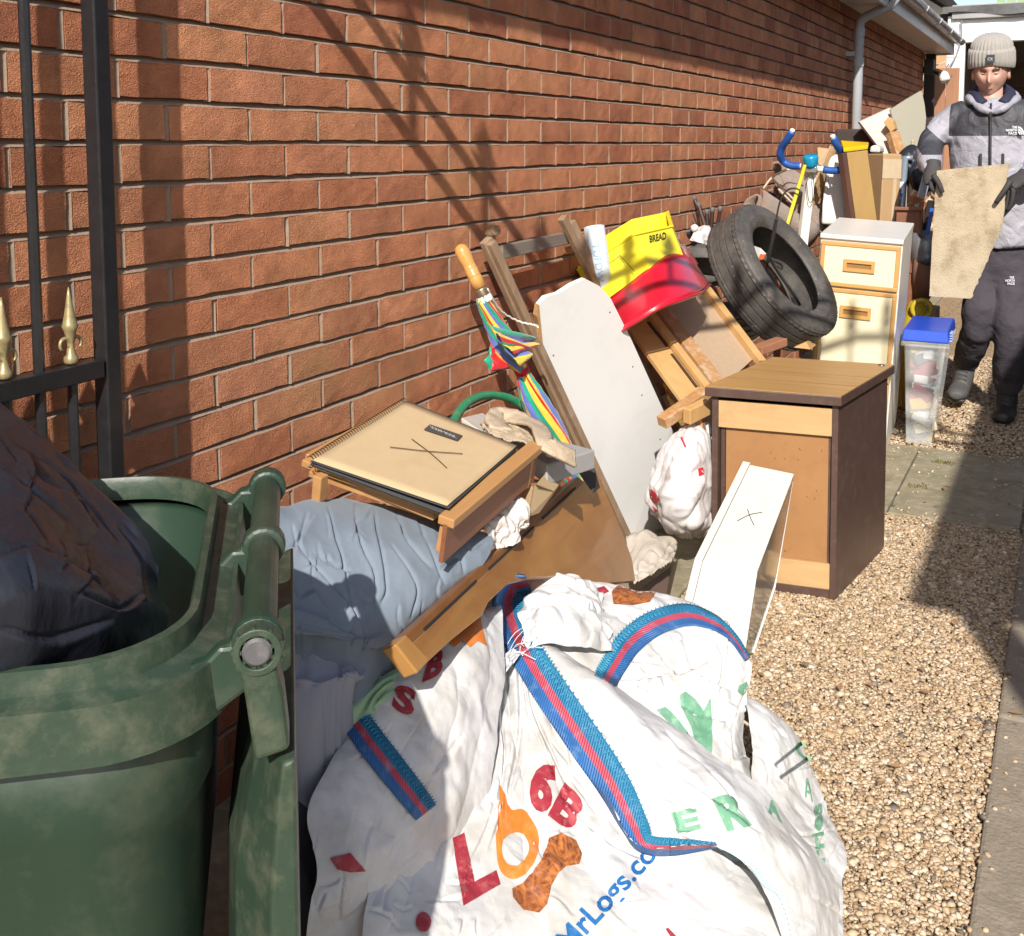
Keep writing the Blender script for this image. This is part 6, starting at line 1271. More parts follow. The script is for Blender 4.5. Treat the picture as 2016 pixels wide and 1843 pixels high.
# ================================================================== PLASTIC ROLL, BREAD TUB, RED TUB
FR = mat('frosted_plastic', (.62, .70, .76), (.55, .63, .70), rough=.35, scale=8, alpha=.86, bump=.1)
pa_, pb_ = W(1170, 446, x=.10), W(1186, 560, x=.12); t = thing('plastic_roll', 'roll of translucent plastic film with faint blue lettering behind the wooden frame', 'roll', tuple(pb_))
ax = (pb_ - pa_).normalized(); mb = MB(); mb.ring(pa_, ax, .030, [(0, 0), (.004, 0), (.004, .3), (0, .3)], 28); part('roll', mb, FR, t, smooth=True)
u_ = (CAM - pa_).normalized(); s_ = ax.cross(u_).normalized()
print_text('lettering', 'TUFDW', lambda u, v: pa_ + ax * (.05 + .13 * u) + s_ * (.014 - .022 * v) + (u_ - ax * u_.dot(ax)).normalized() * (.0348 * math.cos((.014 - .022 * v) / .034)), mat('faint_blue', (.25, .42, .66)), t, sub=.3)
YB = mat('yellow_plastic', (.76, .66, .03), (.72, .61, .025), rough=.34, scale=5, dirt=(.5, .42, .05), dscale=30, damt=.2)
RB = mat('red_plastic', (.55, .012, .035), (.50, .01, .03), rough=.26, scale=5, coat=.3)
t = thing('bread_tub', 'bright yellow plastic tub marked BREAD, standing on the upturned red tub', 'tub', tuple(W(1281, 527, d=3.6)))
L0, C0, R0_ = W(1137, 533, d=3.62), W(1248, 464, d=3.56), W(1323, 447, d=3.74); L1, C1, R1 = W(1176, 604, d=3.50), W(1281, 527, d=3.5), W(1347, 507, d=3.66)
bk = Vector((-.10, .24, .035)); zz_ = bk
mb = MB(); mb.add([L0, C0, R0_, L1, C1, R1] + [p + bk for p in (L0, C0, R0_)] + [p + bk * .9 for p in (L1, C1, R1)], [(0, 1, 4, 3), (1, 2, 5, 4), (2, 8, 11, 5), (6, 0, 3, 9), (8, 7, 10, 11), (7, 6, 9, 10), (3, 4, 5, 11, 10, 9)]); part('tub', mb, YB, t, bevel=.008, seg=3, solid=.003)
mb = MB(); upd = (C0 - C1).normalized()
for a, b in ((L0, C0), (C0, R0_), (R0_, R0_ + bk)): mb.beam(a + upd * .001, b + upd * .001, .014, .008, up=upd)
part('rim', mb, YB, t, bevel=.002)
def yb(px, py): 
    nn = (R0_ - C0).cross(C1 - C0).normalized(); nn = nn if nn.dot(CAM - C0) > 0 else -nn; return Wp(px, py, C0, nn) + nn * .0035
print_text('lettering', 'BREAD', lambda u, v: yb(1278 + 33 * u + 0 * v + (-1.2) * (v - .5), 478 - 7.5 * u - 14 * v + 1.), mat('dark_olive_ink', (.05, .05, .01)), t, sub=.4, bold=.03)
nl = (L1 - L0).cross(C0 - L0).normalized(); nl = nl if nl.dot(CAM - L0) > 0 else -nl; yl = lambda px, py: Wp(px, py, L0, nl) + nl * .003
mb = MB(); mb.tube([yl(1182, 521), yl(1199, 515), yl(1201, 520), yl(1222, 504), yl(1250, 535)], .0014, 5); part('moulded_line', mb, mat('dark_olive_ink', (.05, .05, .01)), t)
t = thing('red_tub', 'upturned glossy red plastic tub under the yellow bread tub', 'tub', tuple(W(1300, 590, d=3.6)))
r0 = [W(1190, 598, d=3.52), W(1240, 560, d=3.50), W(1281, 530, d=3.50), W(1322, 511, d=3.56), W(1352, 508, d=3.68), W(1374, 528, d=3.78)]
r1 = [W(1220, 655, d=3.38), W(1240, 640, d=3.33), W(1300, 604, d=3.32), W(1345, 588, d=3.38), W(1380, 574, d=3.52), W(1396, 560, d=3.68)]
def arc(P, Q, n_, m_):
    A = _cr(np.array([tuple(p) for p in P]), m_); B = _cr(np.array([tuple(p) for p in Q]), m_); return np.stack([A * (1 - k / (n_ - 1)) + B * (k / (n_ - 1)) for k in range(n_)])
G = arc([Vector(p) + bk * .0 for p in r0], r1, 10, 40); back = G + np.array([tuple(Vector((-.12, .26, .04)))]); mb = MB(); mb.grid(np.concatenate([back[::-1], G])); part('tub', mb, RB, t, smooth=True, solid=.004)
mb = MB(); pts = [Vector(p) for p in G[-1]]; mb.tube([p + Vector((.004, -.004, -.002)) for p in pts], .009, 8, ell=.45); part('rim', mb, RB, t, smooth=True)
mb = MB(); mb.add([tuple(p) for p in back[0]][::6] + [tuple(p) for p in G[0]][::6], [(i, i + 1, 8 - 1 + i, 7 + i - 0) for i in range(0)]);
# ================================================================== SLATTED WOOD PIECES AND CHIPBOARD DRAWER BOTTOM
PINE = wood('pine', (.56, .34, .14), (.47, .27, .10), 'Z', rough=.6, scale=9, dirt=(.3, .17, .07), dscale=12, damt=.25, bump=.12)
SCUF = wood('scuffed_pine', (.44, .24, .09), (.33, .16, .06), 'Z', rough=.6, scale=12, dirt=(.62, .52, .40), dscale=24, damt=.7)
t = thing('broken_bed_base', 'broken wooden slatted frame with chipboard panel, propped behind the brown cabinet', 'bed base', tuple(W(1380, 760, d=3.5)))
a = W(1308, 605, d=3.85); b = W(1392, 580, d=4.0); c = W(1480, 700, d=3.75); d_ = W(1412, 742, d=3.58)
nP = (b - a).cross(d_ - a).normalized(); nP = nP if nP.dot(CAM - a) > 0 else -nP
pl = lambda px, py, o_=0: Wp(px, py, a + nP * o_, nP)
TAN = mat('tan_board', (.40, .29, .19), (.36, .255, .165), rough=.85, scale=60, bump=.2, bscale=200)
mb = MB(); mb.slab([pl(1300, 606), pl(1394, 576), pl(1490, 700), pl(1425, 760), pl(1395, 745)], -nP * .012); part('panel', mb, TAN, t)
def bar_(p, q, wdt, th, o_, m_, name='slat'):
    mb = MB(); mb.beam(pl(*p, o_), pl(*q, o_), wdt, th, up=nP); return part(name, mb, m_, t, bevel=.002)
bar_((1391, 570), (1500, 715), .030, .026, .012, PINE, 'side_rail'); bar_((1300, 606), (1420, 765), .055, .022, .014, SCUF, 'side_rail')
mb = MB(); mb.slab([pl(1238, 645, .016), pl(1274, 622, .016), pl(1395, 775, .016), pl(1352, 800, .016)], -nP * .016); part('slat', mb, PINE, t, bevel=.002)
bar_((1283, 620), (1397, 770), .028, .02, .03, PINE)
for (p, q) in (((1276, 634), (1314, 682)), ((1323, 697), (1372, 762))):
    mb = MB(); mb.beam(pl(*p, .018), pl(*q, .018), .010, .004, up=nP); part('slot', mb, mat('slot_dark', (.05, .03, .02)), t)
mb = MB(); A = W(1303, 832, d=3.32); B = W(1392, 772, d=3.42); mb.beam(A, B, .04, .035, up=(0, -.3, 1)); part('cross_rail', mb, SCUF, t, bevel=.003)
mb = MB(); mb.beam(W(1352, 820, d=3.30), W(1392, 800, d=3.36), .03, .05, up=(0, -.3, 1)); part('cross_rail', mb, PINE, t, bevel=.003)
mb = MB(); mb.beam(W(1374, 812, d=3.38), W(1388, 900, d=3.40), .03, .03, up=(1, 0, 0)); part('leg', mb, SCUF, t, bevel=.003)
mb = MB(); mb.beam(W(1382, 850, d=3.43), W(1394, 990, d=3.46), .034, .03, up=(1, 0, 0)); part('leg', mb, PINE, t, bevel=.003)
mb = MB(); mb.beam(W(1490, 690, d=3.9), W(1540, 672, d=4.0), .05, .03); single('timber_offcut', mb, wood('reddish_offcut', (.38, .18, .10), (.3, .13, .07), 'X'), 'reddish timber offcut lying beyond the brown cabinet top', 'timber', bevel=.003)
mb = MB(); mb.slab([W(1563, 684, d=4.1), W(1588, 673, d=4.1), W(1596, 688, d=4.1)], Vector((0, .1, 0))); single('timber_offcut', mb, PINE, 'small pale timber wedge between the brown cabinet and the tyre', 'timber')
rows = [[(1305, 755, 3.6), (1318, 765, 3.6)], [(1318, 790, 3.55), (1330, 800, 3.55)], [(1328, 830, 3.55), (1340, 830, 3.55)]]
G = patch(rows, 12, 24); G = disp(G, crumple(G, 30, .006, 3)); single('red_wrapper', sheet_mb(G), mat('red_foil', (.6, .03, .05), (.65, .55, .1), rough=.4, scale=30, contrast=.1), 'crumpled red and yellow wrapper under the slatted frame', 'wrapper', smooth=True, solid=.002)
rows = [[(1335, 825, 3.44), (1350, 818, 3.42), (1366, 822, 3.44)], [(1340, 838, 3.4), (1352, 836, 3.38), (1368, 836, 3.4)]]
G = patch(rows, 14, 10); single('snack_bag', sheet_mb(disp(G, crumple(G, 30, .005, 8))), mat('yellow_foil', (.7, .5, .05), (.6, .1, .03), rough=.35, scale=40, contrast=.1), 'scrap of yellow and orange packaging on top of the carrier bag', 'packet', smooth=True, solid=.002)
# hidden mass of rubbish under the pile so nothing floats
mb = MB(); mb.box((.30, 4.05, .17), (.5, .7, .34)); single('cardboard_box', mb, KRAFT, 'crushed cardboard box holding up the tyres, mostly hidden', 'box', bevel=.01)
mb = MB(); mb.box((.30, 3.62, .12), (.34, .16, .24)); single('cardboard_box', mb, KRAFT, 'low cardboard box below the slatted frame, mostly hidden', 'box', bevel=.01)
# ================================================================== CARPET ROLLS
CPT = mat('brown_carpet', (.30, .22, .17), (.22, .155, .12), rough=1., scale=60, bump=1., bscale=300, bdist=.006, sheen=.3, dirt=(.36, .28, .22), dscale=8, damt=.4)
CBK = mat('carpet_backing', (.55, .47, .36), (.46, .38, .28), rough=.95, scale=50)
def roll(a, b, r_, turns, th, label, open_=.0, n=70, name='carpet_roll'):
    a = Vector(a); b = Vector(b); ax = (b - a).normalized(); u = Vector((0, 0, 1)); u = (u - ax * u.dot(ax)).normalized(); q = ax.cross(u); G = np.zeros((n, 9, 3)); L_ = (b - a).length
    for i in range(n):
        f = i / (n - 1); an = f * turns * 2 * math.pi + open_; rr = r_ * (1 - .62 * f)
        for j in range(9):
            g_ = j / 8; w_ = .006 * math.sin(an * 3 + g_ * 5); G[i, j] = a + ax * L_ * g_ + (u * math.cos(an) + q * math.sin(an) * .9) * (rr + w_)
    mb = MB(); mb.grid(G); return single(name, mb, CPT, label, 'carpet', smooth=True, solid=th)
roll(W(1518, 352, y=5.95), W(1650, 430, y=6.4), .15, 1.35, .014, 'big loose roll of brown carpet behind the tyre, its open end facing left', 2.2)
roll(W(1482, 402, y=5.35), W(1590, 465, y=5.7), .085, 1.6, .012, 'smaller carpet roll lying just above the upright tyre', .5)
rows = [[(1520, 352, 5.9), (1545, 340, 5.9), (1575, 345, 5.95), (1610, 360, 6.0)], [(1535, 378, 5.8), (1560, 372, 5.75), (1590, 380, 5.75), (1622, 392, 5.8)], [(1555, 405, 5.7), (1580, 408, 5.65), (1605, 420, 5.65), (1628, 430, 5.7)], [(1585, 440, 5.65), (1600, 450, 5.6), (1615, 460, 5.6), (1625, 470, 5.65)]]
G = patch(rows, 50, 60); G = disp(G, folds(G, 3, .02, 3, .2) + crumple(G, 8, .01, 3)); o = single('carpet_piece', sheet_mb(G), CPT, 'folded carpet piece with pale cut edges draped behind the exercise bike post', 'carpet', smooth=True, solid=.01)
for ln, lb in (([(1503, 372), (1520, 350), (1545, 336), (1575, 332), (1600, 340)], 'pale backing strip arching over the top of the big carpet roll'), ([(1518, 350), (1545, 375), (1565, 395), (1590, 418)], 'longest pale backing strip slanting down across the folded carpet'), ([(1533, 372), (1552, 392), (1575, 415)], 'short pale backing strip just below the longest slanting one'), ([(1600, 340), (1618, 360), (1630, 380)], 'pale backing strip right of the bike post, next to the foam block')):
    mb = MB(); mb.tube(curve([W(x, y, d=5.68) for i_, (x, y) in enumerate(ln)], 20), .006, 6); single('cut_edge_strip', mb, CBK, lb, 'carpet strip', smooth=True, group='pale strips of carpet backing')
# ================================================================== EXERCISE BIKE
t = thing('exercise_bike', 'exercise bike with blue foam handlebars, white post and turquoise dial', 'exercise bike', tuple(W(1585, 455, y=5.0)))
BF = mat('blue_foam', (.015, .09, .36), (.012, .075, .30), rough=.5, bump=.15); WP = mat('white_painted_steel', (.74, .73, .66), (.70, .69, .62), rough=.35)
yb_ = 5.55
mb = MB(); mb.tube(curve([W(1560, 259, y=yb_ - .1), W(1550, 275, y=yb_ - .08), W(1540, 290, y=yb_ - .05), W(1536.5, 305, y=yb_ - .03), W(1543, 318, y=yb_), W(1557, 326, y=yb_), W(1576, 327, y=yb_)], 30), .0185, 14); part('grip', mb, BF, t, smooth=True)
mb = MB(); mb.tube(curve([W(1641, 271, y=yb_ - .1), W(1647, 284, y=yb_ - .08), W(1656, 300, y=yb_ - .03), W(1662, 318, y=yb_), W(1658, 333, y=yb_), W(1640, 336, y=yb_), W(1622, 334, y=yb_)], 30), .0185, 14); part('grip', mb, BF, t, smooth=True)
mb = MB(); mb.tube([W(1574, 327, y=yb_), W(1624, 334, y=yb_)], .015, 12); part('handlebar', mb, WP, t, smooth=True)
for p, q in (((1559, 261), (1561, 256)), ((1641, 273), (1640, 267))):
    mb = MB(); mb.tube([W(*p, y=yb_ - .1), W(*q, y=yb_ - .11)], .012, 10); part('bar_end', mb, WP, t)
mb = MB(); c = W(1597, 323, y=yb_ - .05); mb.lathe(c, (0, -.25, 1), [(.018, -.02), (.03, -.012), (.034, .0), (.038, .03), (.036, .042), (.030, .046)], 22); part('dial', mb, mat('turquoise_plastic', (.01, .26, .46), (.01, .22, .42), rough=.25), t, smooth=True)
mb = MB(); mb.box(W(1597, 334, y=yb_ - .04), (.06, .05, .03)); part('clamp', mb, mat('grey_metal', (.35, .35, .34), rough=.35, metal=.6), t, bevel=.004)
mb = MB(); a = W(1597, 336, y=yb_); b = W(1583, 455, y=yb_ - .02); b2 = b + (b - a) * 1.6; b2.z = max(.05, b2.z); mb.beam(a, b2, .045, .04, up=(.6, -.8, 0)); part('post', mb, WP, t, bevel=.004)
mb = MB(); mb.tube(curve([W(1600, 337, y=yb_ - .06), W(1590, 352, y=yb_ - .06), W(1590, 375, y=yb_ - .06), W(1594, 398, y=yb_ - .06), W(1602, 390, y=yb_ - .06), W(1603, 362, y=yb_ - .06), W(1600, 342, y=yb_ - .06)], 30), .0022, 5); part('cable', mb, BLK, t)
mb = MB(); mb.tube([W(1585, 326, y=5.45), W(1556, 424, y=5.3), W(1545, 462, y=5.25)], .0095, 10); single('yellow_pole', mb, mat('yellow_pole', (.72, .62, .04), (.68, .57, .04), rough=.3), 'slanting yellow pole leaning against the blue handlebar', 'pole', smooth=True)
# ================================================================== FOAM BOLSTER, TALL UNIT, TRAY, CARTON
mb = MB(); mb.slab([W(1632, 308, y=5.75), W(1650, 303, y=5.75), W(1658, 374, y=5.7), W(1664, 428, y=5.65), W(1650, 444, y=5.65), W(1617, 442, y=5.65), W(1620, 400, y=5.65), W(1626, 350, y=5.7)], Vector((-.02, .16, .0))); single('foam_block', mb, mat('off_white_foam', (.64, .62, .58), (.58, .56, .52), rough=.9, bump=.15), 'tall tapering off white foam block standing beside the exercise bike', 'foam', bevel=.014, seg=4)
t = thing('flat_unit', 'tall narrow brown laminate unit standing upright behind the cream cabinet', 'cabinet', tuple(W(1706, 444, y=5.3)))
P1, P2, P3, P4 = W(1667, 301, y=5.40), W(1708, 295.5, y=5.42), W(1729, 450, y=5.42), W(1687, 450, y=5.40)
dn_ = (P3 - P2).normalized(); P3 = P2 + dn_ * 1.25; P4 = P1 + dn_ * 1.25
mb = MB(); mb.slab([P1, P2, P3, P4], Vector((-.02, .14, 0))); part('carcass', mb, mat('olive_laminate', (.33, .20, .055), (.28, .165, .045), rough=.45, stretch=(1, 1, .2), scale=20), t, bevel=.002)
e1_, e2_, e3_, e4_ = P1, W(1650, 303, y=5.42), W(1650, 303, y=5.5) + dn_ * 1.25, P4
mb = MB(); mb.slab([P1 + Vector((-.001, -.003, 0)), W(1659, 302, y=5.44), W(1659, 302, y=5.44) + dn_ * 1.25, P4 + Vector((-.001, -.003, 0))], Vector((-.01, .02, 0))); part('pink_edge', mb, mat('pinkish_edge', (.42, .26, .22), rough=.6), t)
mb = MB(); mb.slab([W(1659, 302, y=5.44), W(1649, 304, y=5.50), W(1649, 304, y=5.50) + dn_ * 1.25, W(1659, 302, y=5.44) + dn_ * 1.25], Vector((0, .02, 0))); part('side', mb, wood('reddish_side', (.24, .11, .06), (.18, .08, .045), 'Z'), t)
mb = MB(); zy = W(1690, 290, y=5.5).z; mb.add([W(1656, 284, y=5.6), W(1711, 288, y=5.6), W(1709, 294, y=5.44), W(1661, 300, y=5.44)], [(0, 1, 2, 3)]); single('yellow_tray', mb, mat('orange_yellow', (.80, .50, .01), rough=.35), 'yellow plastic tray lying on top of the tall brown unit', 'tray', solid=.02, bevel=.004)
t = thing('tall_carton', 'tall taped cardboard carton standing between the brown unit and the metal poles', 'box', tuple(W(1740, 447, y=6)))
K1, K2, K3 = W(1708, 303, y=6.12), W(1740, 303, y=5.95), W(1776, 304, y=6.05); dz = Vector((-.02, 0, -1)).normalized() * W(1740, 303, y=5.95).z * .995
mb = MB(); back_ = Vector((.02, .34, 0)); 
mb.add([K1, K2, K3, K2 + back_, K1 + dz, K2 + dz, K3 + dz, K2 + back_ + dz], [(0, 1, 5, 4), (1, 2, 6, 5), (2, 3, 7, 6), (3, 0, 4, 7), (0, 3, 2, 1)]); part('carton', mb, mat('carton_card', (.46, .30, .155), (.42, .27, .135), rough=.85, scale=6, stretch=(1, 1, .4), dirt=(.55, .40, .24), dscale=7, damt=.4), t, bevel=.006)
TAPE = mat('clear_tape', (.55, .42, .26), (.62, .50, .36), rough=.12, scale=20, spec=.8)
nk = (K3 - K2).cross(dz).normalized(); nk = nk if nk.dot(CAM - K2) > 0 else -nk
for (f0, f1, z0, z1) in ((-.02, 1.0, .02, .10), (.60, .78, .10, .72)):
    p = lambda f, g_: K2 + (K3 - K2) * f + dz * g_ + nk * .002; mb = MB(); mb.add([p(f0, z0), p(f1, z0), p(f1, z1), p(f0, z1)], [(0, 1, 2, 3)]); part('tape', mb, TAPE, t, solid=.001)
for k in range(4):
    z_ = .46 + .028 * k; p = lambda f, g_: K2 + (K3 - K2) * f + dz * g_ + nk * .002; mb = MB(); mb.beam(p(.2, z_ * .55 + .12), p(.75, z_ * .55 + .12), .003, .003, up=nk); part('printed_line', mb, mat('brown_print', (.22, .13, .06)), t)
mb = MB(); mb.slab([W(1610, 290, y=5.9), W(1634, 293, y=5.9), W(1630, 330, y=5.9), W(1612, 324, y=5.9)], Vector((-.02, .1, 0))); single('card_flap', mb, KRAFT, 'piece of brown cardboard behind the turquoise dial', 'cardboard')
t = thing('cane_bundle', 'bundle of thin dry canes behind the exercise bike', 'canes', tuple(W(1630, 330, y=5.7)))
for k in range(9):
    a = W(1616 + k * 2.2, 334, y=5.7 + .01 * k); b = W(1636 + k * 1.5, 288 + random.uniform(-3, 6), y=5.75); mb = MB(); mb.tube([a + (a - b) * 2, b], .006, 5); part('cane', mb, mat('dry_cane', (.42, .28, .15), (.32, .2, .1)), t)
mb = MB(); mb.slab([W(1712, 300, y=6.2), W(1714, 288, y=6.2), W(1724, 285, y=6.2), W(1733, 290, y=6.2), W(1733, 301, y=6.2)], Vector((0, .15, 0))); single('white_tub', mb, mat('dusty_white', (.6, .58, .54), rough=.7), 'dusty white plastic tub on top of the tall carton', 'tub', bevel=.01)
# ================================================================== LEANING SHEETS AT THE BACK
mb = MB(); q = [W(1693, 240, y=7.0), W(1754, 212, y=7.2), W(1778, 330, y=7.0), W(1752, 318, y=6.9)]; mb.slab(q, Vector((-.02, .03, 0))); single('white_board', mb, mat('dusty_board', (.56, .50, .45), (.48, .42, .38), rough=.7, scale=5, stretch=(1, 1, 3)), 'dusty white board leaning at a steep angle beside the grey downpipe', 'board', bevel=.002)
mb = MB(); c_ = [W(x, y, y=7.1 + .0 * i) for i, (x, y) in enumerate([(1753, 216), (1784, 196), (1815, 178), (1821, 205), (1824, 232), (1822, 256), (1812, 285), (1800, 310), (1792, 420), (1779, 420), (1776, 310), (1768, 275), (1760, 240)])]; mb.slab(c_, Vector((-.01, .02, 0))); single('leaning_sheet', mb, mat('grey_green_panel', (.36, .35, .28), (.33, .32, .255), rough=.5, scale=4), 'large pale grey green curved panel leaning at the end of the pile', 'panel', bevel=.002)
mb = MB(); mb.slab([W(1740, 241, y=6.95), W(1750, 230, y=6.95), W(1758, 238, y=6.95), W(1763, 254, y=6.95), W(1754, 261, y=6.95)], Vector((0, .12, 0))); single('timber_block', mb, PINE, 'pale timber block wedged between the white board and grey panel', 'timber', bevel=.004)
mb = MB(); mb.beam(W(1757, 262, y=6.95), W(1772, 312, y=6.9), .07, .05); single('timber_block', mb, SCUF, 'brown timber length hanging below the pale timber block', 'timber', bevel=.004)
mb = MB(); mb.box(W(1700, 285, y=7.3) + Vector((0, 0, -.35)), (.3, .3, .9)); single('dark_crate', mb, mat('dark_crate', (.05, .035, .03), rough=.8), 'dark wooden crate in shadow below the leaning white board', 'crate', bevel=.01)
# ================================================================== POLES, BOTTLE, BAGS BY THE PERSON'S HAND
STL = mat('blue_steel', (.38, .44, .50), (.30, .35, .42), rough=.3, metal=.5)
t = thing('metal_trestle', 'grey blue metal poles with a crosspiece beside the carton', 'stand', tuple(W(1780, 410, y=6.2)))
mb = MB(); a, b = W(1782, 312, y=6.2), W(1776, 412, y=6.1); mb.tube([a, b + (b - a) * .9], .018, 10); part('pole', mb, STL, t, smooth=True)
mb = MB(); mb.tube([W(1774, 312, y=6.2), W(1798, 311, y=6.2)], .014, 10); part('crosspiece', mb, STL, t, smooth=True)
mb = MB(); a, b = W(1796, 312, y=6.25), W(1794, 400, y=6.2); mb.tube([a, b + (b - a) * .9], .012, 10); part('pole', mb, mat('pale_yellow_pole', (.62, .60, .38), rough=.4), t, smooth=True)
mb = MB(); a, b = W(1775, 360, y=6.15), W(1773, 405, y=6.1); mb.slab([W(1772, 358, y=6.12), W(1780, 358, y=6.12), W(1776, 404, y=6.1), W(1770, 404, y=6.1)], Vector((0, .01, 0))); part('blue_label', mb, mat('blue_white_label', (.04, .15, .5), (.75, .78, .8), rough=.4, scale=30, contrast=.05), t)
mb = MB(); a, b = W(1826, 345, y=6.0), W(1808, 412, y=5.9); mb.tube([a, b + (b - a) * .4], .022, 12); single('grey_pipe', mb, mat('grey_pvc', (.36, .39, .41), rough=.4), 'thick grey plastic pipe leaning below the gloved hand', 'pipe', smooth=True)
c = W(1796, 312, y=6.4); mb = MB(); mb.lathe(c + Vector((0, 0, -.06)), (0, 0, 1), [(.02, -.25), (.022, .0), (.024, .06), (.018, .075), (.016, .10), (.010, .115), (.008, .155), (.011, .16)], 14); single('cream_bottle', mb, mat('cream_plastic', (.60, .50, .30), (.52, .42, .24), rough=.5), 'cream coloured turned post top among the poles', 'post', smooth=True)
for i_, (px, py, r_, l, nm) in enumerate(((1802, 328, .09, 'black bag hanging behind the metal poles', 'black_bag'), (1815, 350, .07, 'smaller black bag under the sleeve', 'black_bag'))):
    mb = MB(); c = W(px, py, y=6.3 - .1 * i_); bm_ = bmesh.new(); bmesh.ops.create_icosphere(bm_, subdivisions=4, radius=r_)
    for v in bm_.verts: v.co *= 1 + .35 * (noise.noise(v.co * 14) ); v.co.z *= 1.25
    mb.add([c + v.co for v in bm_.verts], [tuple(v.index for v in f.verts) for f in bm_.faces]); bm_.free(); single(nm, mb, BLKB, l, 'bag', smooth=True)
t = thing('wooden_box', 'open reddish brown wooden box of offcuts behind the cream cabinet', 'box', tuple(W(1790, 440, y=5.9)))
RW = wood('red_brown_wood', (.24, .10, .055), (.17, .065, .035), 'X', rough=.6); zt_ = W(1790, 413, y=5.75).z
mb = MB(); xa, xb = W(1766, 412, y=5.75).x, W(1813, 416, y=5.75).x; mb.box(((xa + xb) / 2, 5.75, zt_ - .16), (xb - xa, .016, .32)); part('front', mb, RW, t, bevel=.002)
mb = MB(); mb.box((xb, 5.9, zt_ - .16), (.016, .3, .32)); part('side', mb, RW, t, bevel=.002)
mb = MB(); mb.box(((xa + xb) / 2, 5.74, zt_ + .006), (xb - xa + .02, .03, .016)); part('top_rail', mb, RW, t, bevel=.002)
mb = MB(); mb.box(((xa + xb) / 2, 5.9, (zt_ - .32) / 2), (xb - xa, .3, zt_ - .32)); part('base', mb, RW, t)
names_ = ['topmost', 'second', 'third', 'fourth', 'fifth', 'sixth', 'seventh', 'eighth', 'ninth', 'tenth', 'eleventh', 'twelfth', 'thirteenth', 'lowest']
cl_ = [(.42, .2, .1), (.55, .4, .25), (.35, .15, .08), (.6, .5, .36)]
for k in range(14):
    p = W(random.uniform(1802, 1834), random.uniform(385, 455), y=random.uniform(5.9, 6.1)); M = Matrix.Rotation(random.uniform(-1, 1), 3, 'Y') @ Matrix.Rotation(random.uniform(-1, 1), 3, 'Z'); mb = MB(); mb.box(p, (.10, .04, .035), M)
    single('timber_offcut', mb, mat('offcut_%d' % (k % 4), cl_[k % 4], rough=.8), 'small timber offcut in the loose heap left of the held slab', 'timber', group='loose timber offcuts behind the held slab', bevel=.003)
mb = MB(); mb.beam(W(1836, 410, y=5.75), W(1826, 462, y=5.75), .018, .018); single('blue_strip', mb, mat('blue_plastic', (.02, .12, .5), rough=.4), 'blue plastic strip standing left of the held slab', 'strip')
mb = MB(); mb.beam(W(1834, 395, y=5.85), W(1820, 480, y=5.8), .03, .02); single('dark_strip', mb, BLK, 'dark metal strip leaning left of the held slab', 'strip')
for (px, py, rr_, m_, l, nm) in ((1822, 500, .07, mat('grey_dull_metal', (.16, .18, .19), (.3, .3, .3), rough=.4, metal=.4, scale=20), 'dull grey metal bucket between cream cabinet and held slab', 'metal_bucket'), (1820, 550, .06, mat('rust_brown', (.2, .1, .06), rough=.8), 'rusty brown pot below the grey metal bucket', 'rusty_pot')):
    c = W(px, py, y=5.75); mb = MB(); mb.lathe(c, (.2, -.3, 1), [(rr_ * .7, -.1), (rr_, 0), (rr_ * 1.1, .1), (rr_ * .8, .1), (rr_ * .7, .0)], 16); single(nm, mb, m_, l, 'pot', smooth=True)
mb = MB(); mb.box((W(1822, 560, y=5.9).x - .05, 5.95, .25), (.22, .22, .5)); single('cardboard_box', mb, KRAFT, 'tall cardboard box under the pots behind the cream cabinet', 'box', bevel=.006)
mb = MB(); mb.tube([W(1575, 640, y=4.5), W(1600, 470, y=4.9)], .006, 5)
# ================================================================== PERSON CARRYING A SLAB
PY0 = 5.80
def q(px, py, dy=0): return W(px, py, y=PY0 + dy)
def loft(mb, secs, n=20):
    """secs: (centre, rx, ry[, dir]) ellipses; plane follows the path"""
    cs = [Vector(s[0]) for s in secs]; rings = []
    u = None
    for i, s in enumerate(secs):
        t_ = (cs[min(i + 1, len(cs) - 1)] - cs[max(i - 1, 0)]).normalized(); u = Vector((1, 0, 0)) if u is None else u
        uu_ = (Vector((1, 0, 0)) - t_ * t_.x); uu_ = uu_.normalized() if uu_.length > .3 else (u - t_ * u.dot(t_)).normalized(); u = uu_; v_ = t_.cross(u)
        rings.append([cs[i] + u * math.cos(a) * s[1] + v_ * math.sin(a) * s[2] for a in np.linspace(0, 2 * math.pi, n, endpoint=False)])
    b = len(mb.v); mb.v += [tuple(p) for r_ in rings for p in r_]
    mb.f += [(b + i * n + j, b + i * n + (j + 1) % n, b + (i + 1) * n + (j + 1) % n, b + (i + 1) * n + j) for i in range(len(rings) - 1) for j in range(n)] + [tuple(b + j for j in range(n))[::-1], tuple(b + (len(rings) - 1) * n + j for j in range(n))]
    return mb
man = thing('person', 'person in grey beanie and grey and black jacket carrying a rough slab', 'person', (1.16, PY0, 0))
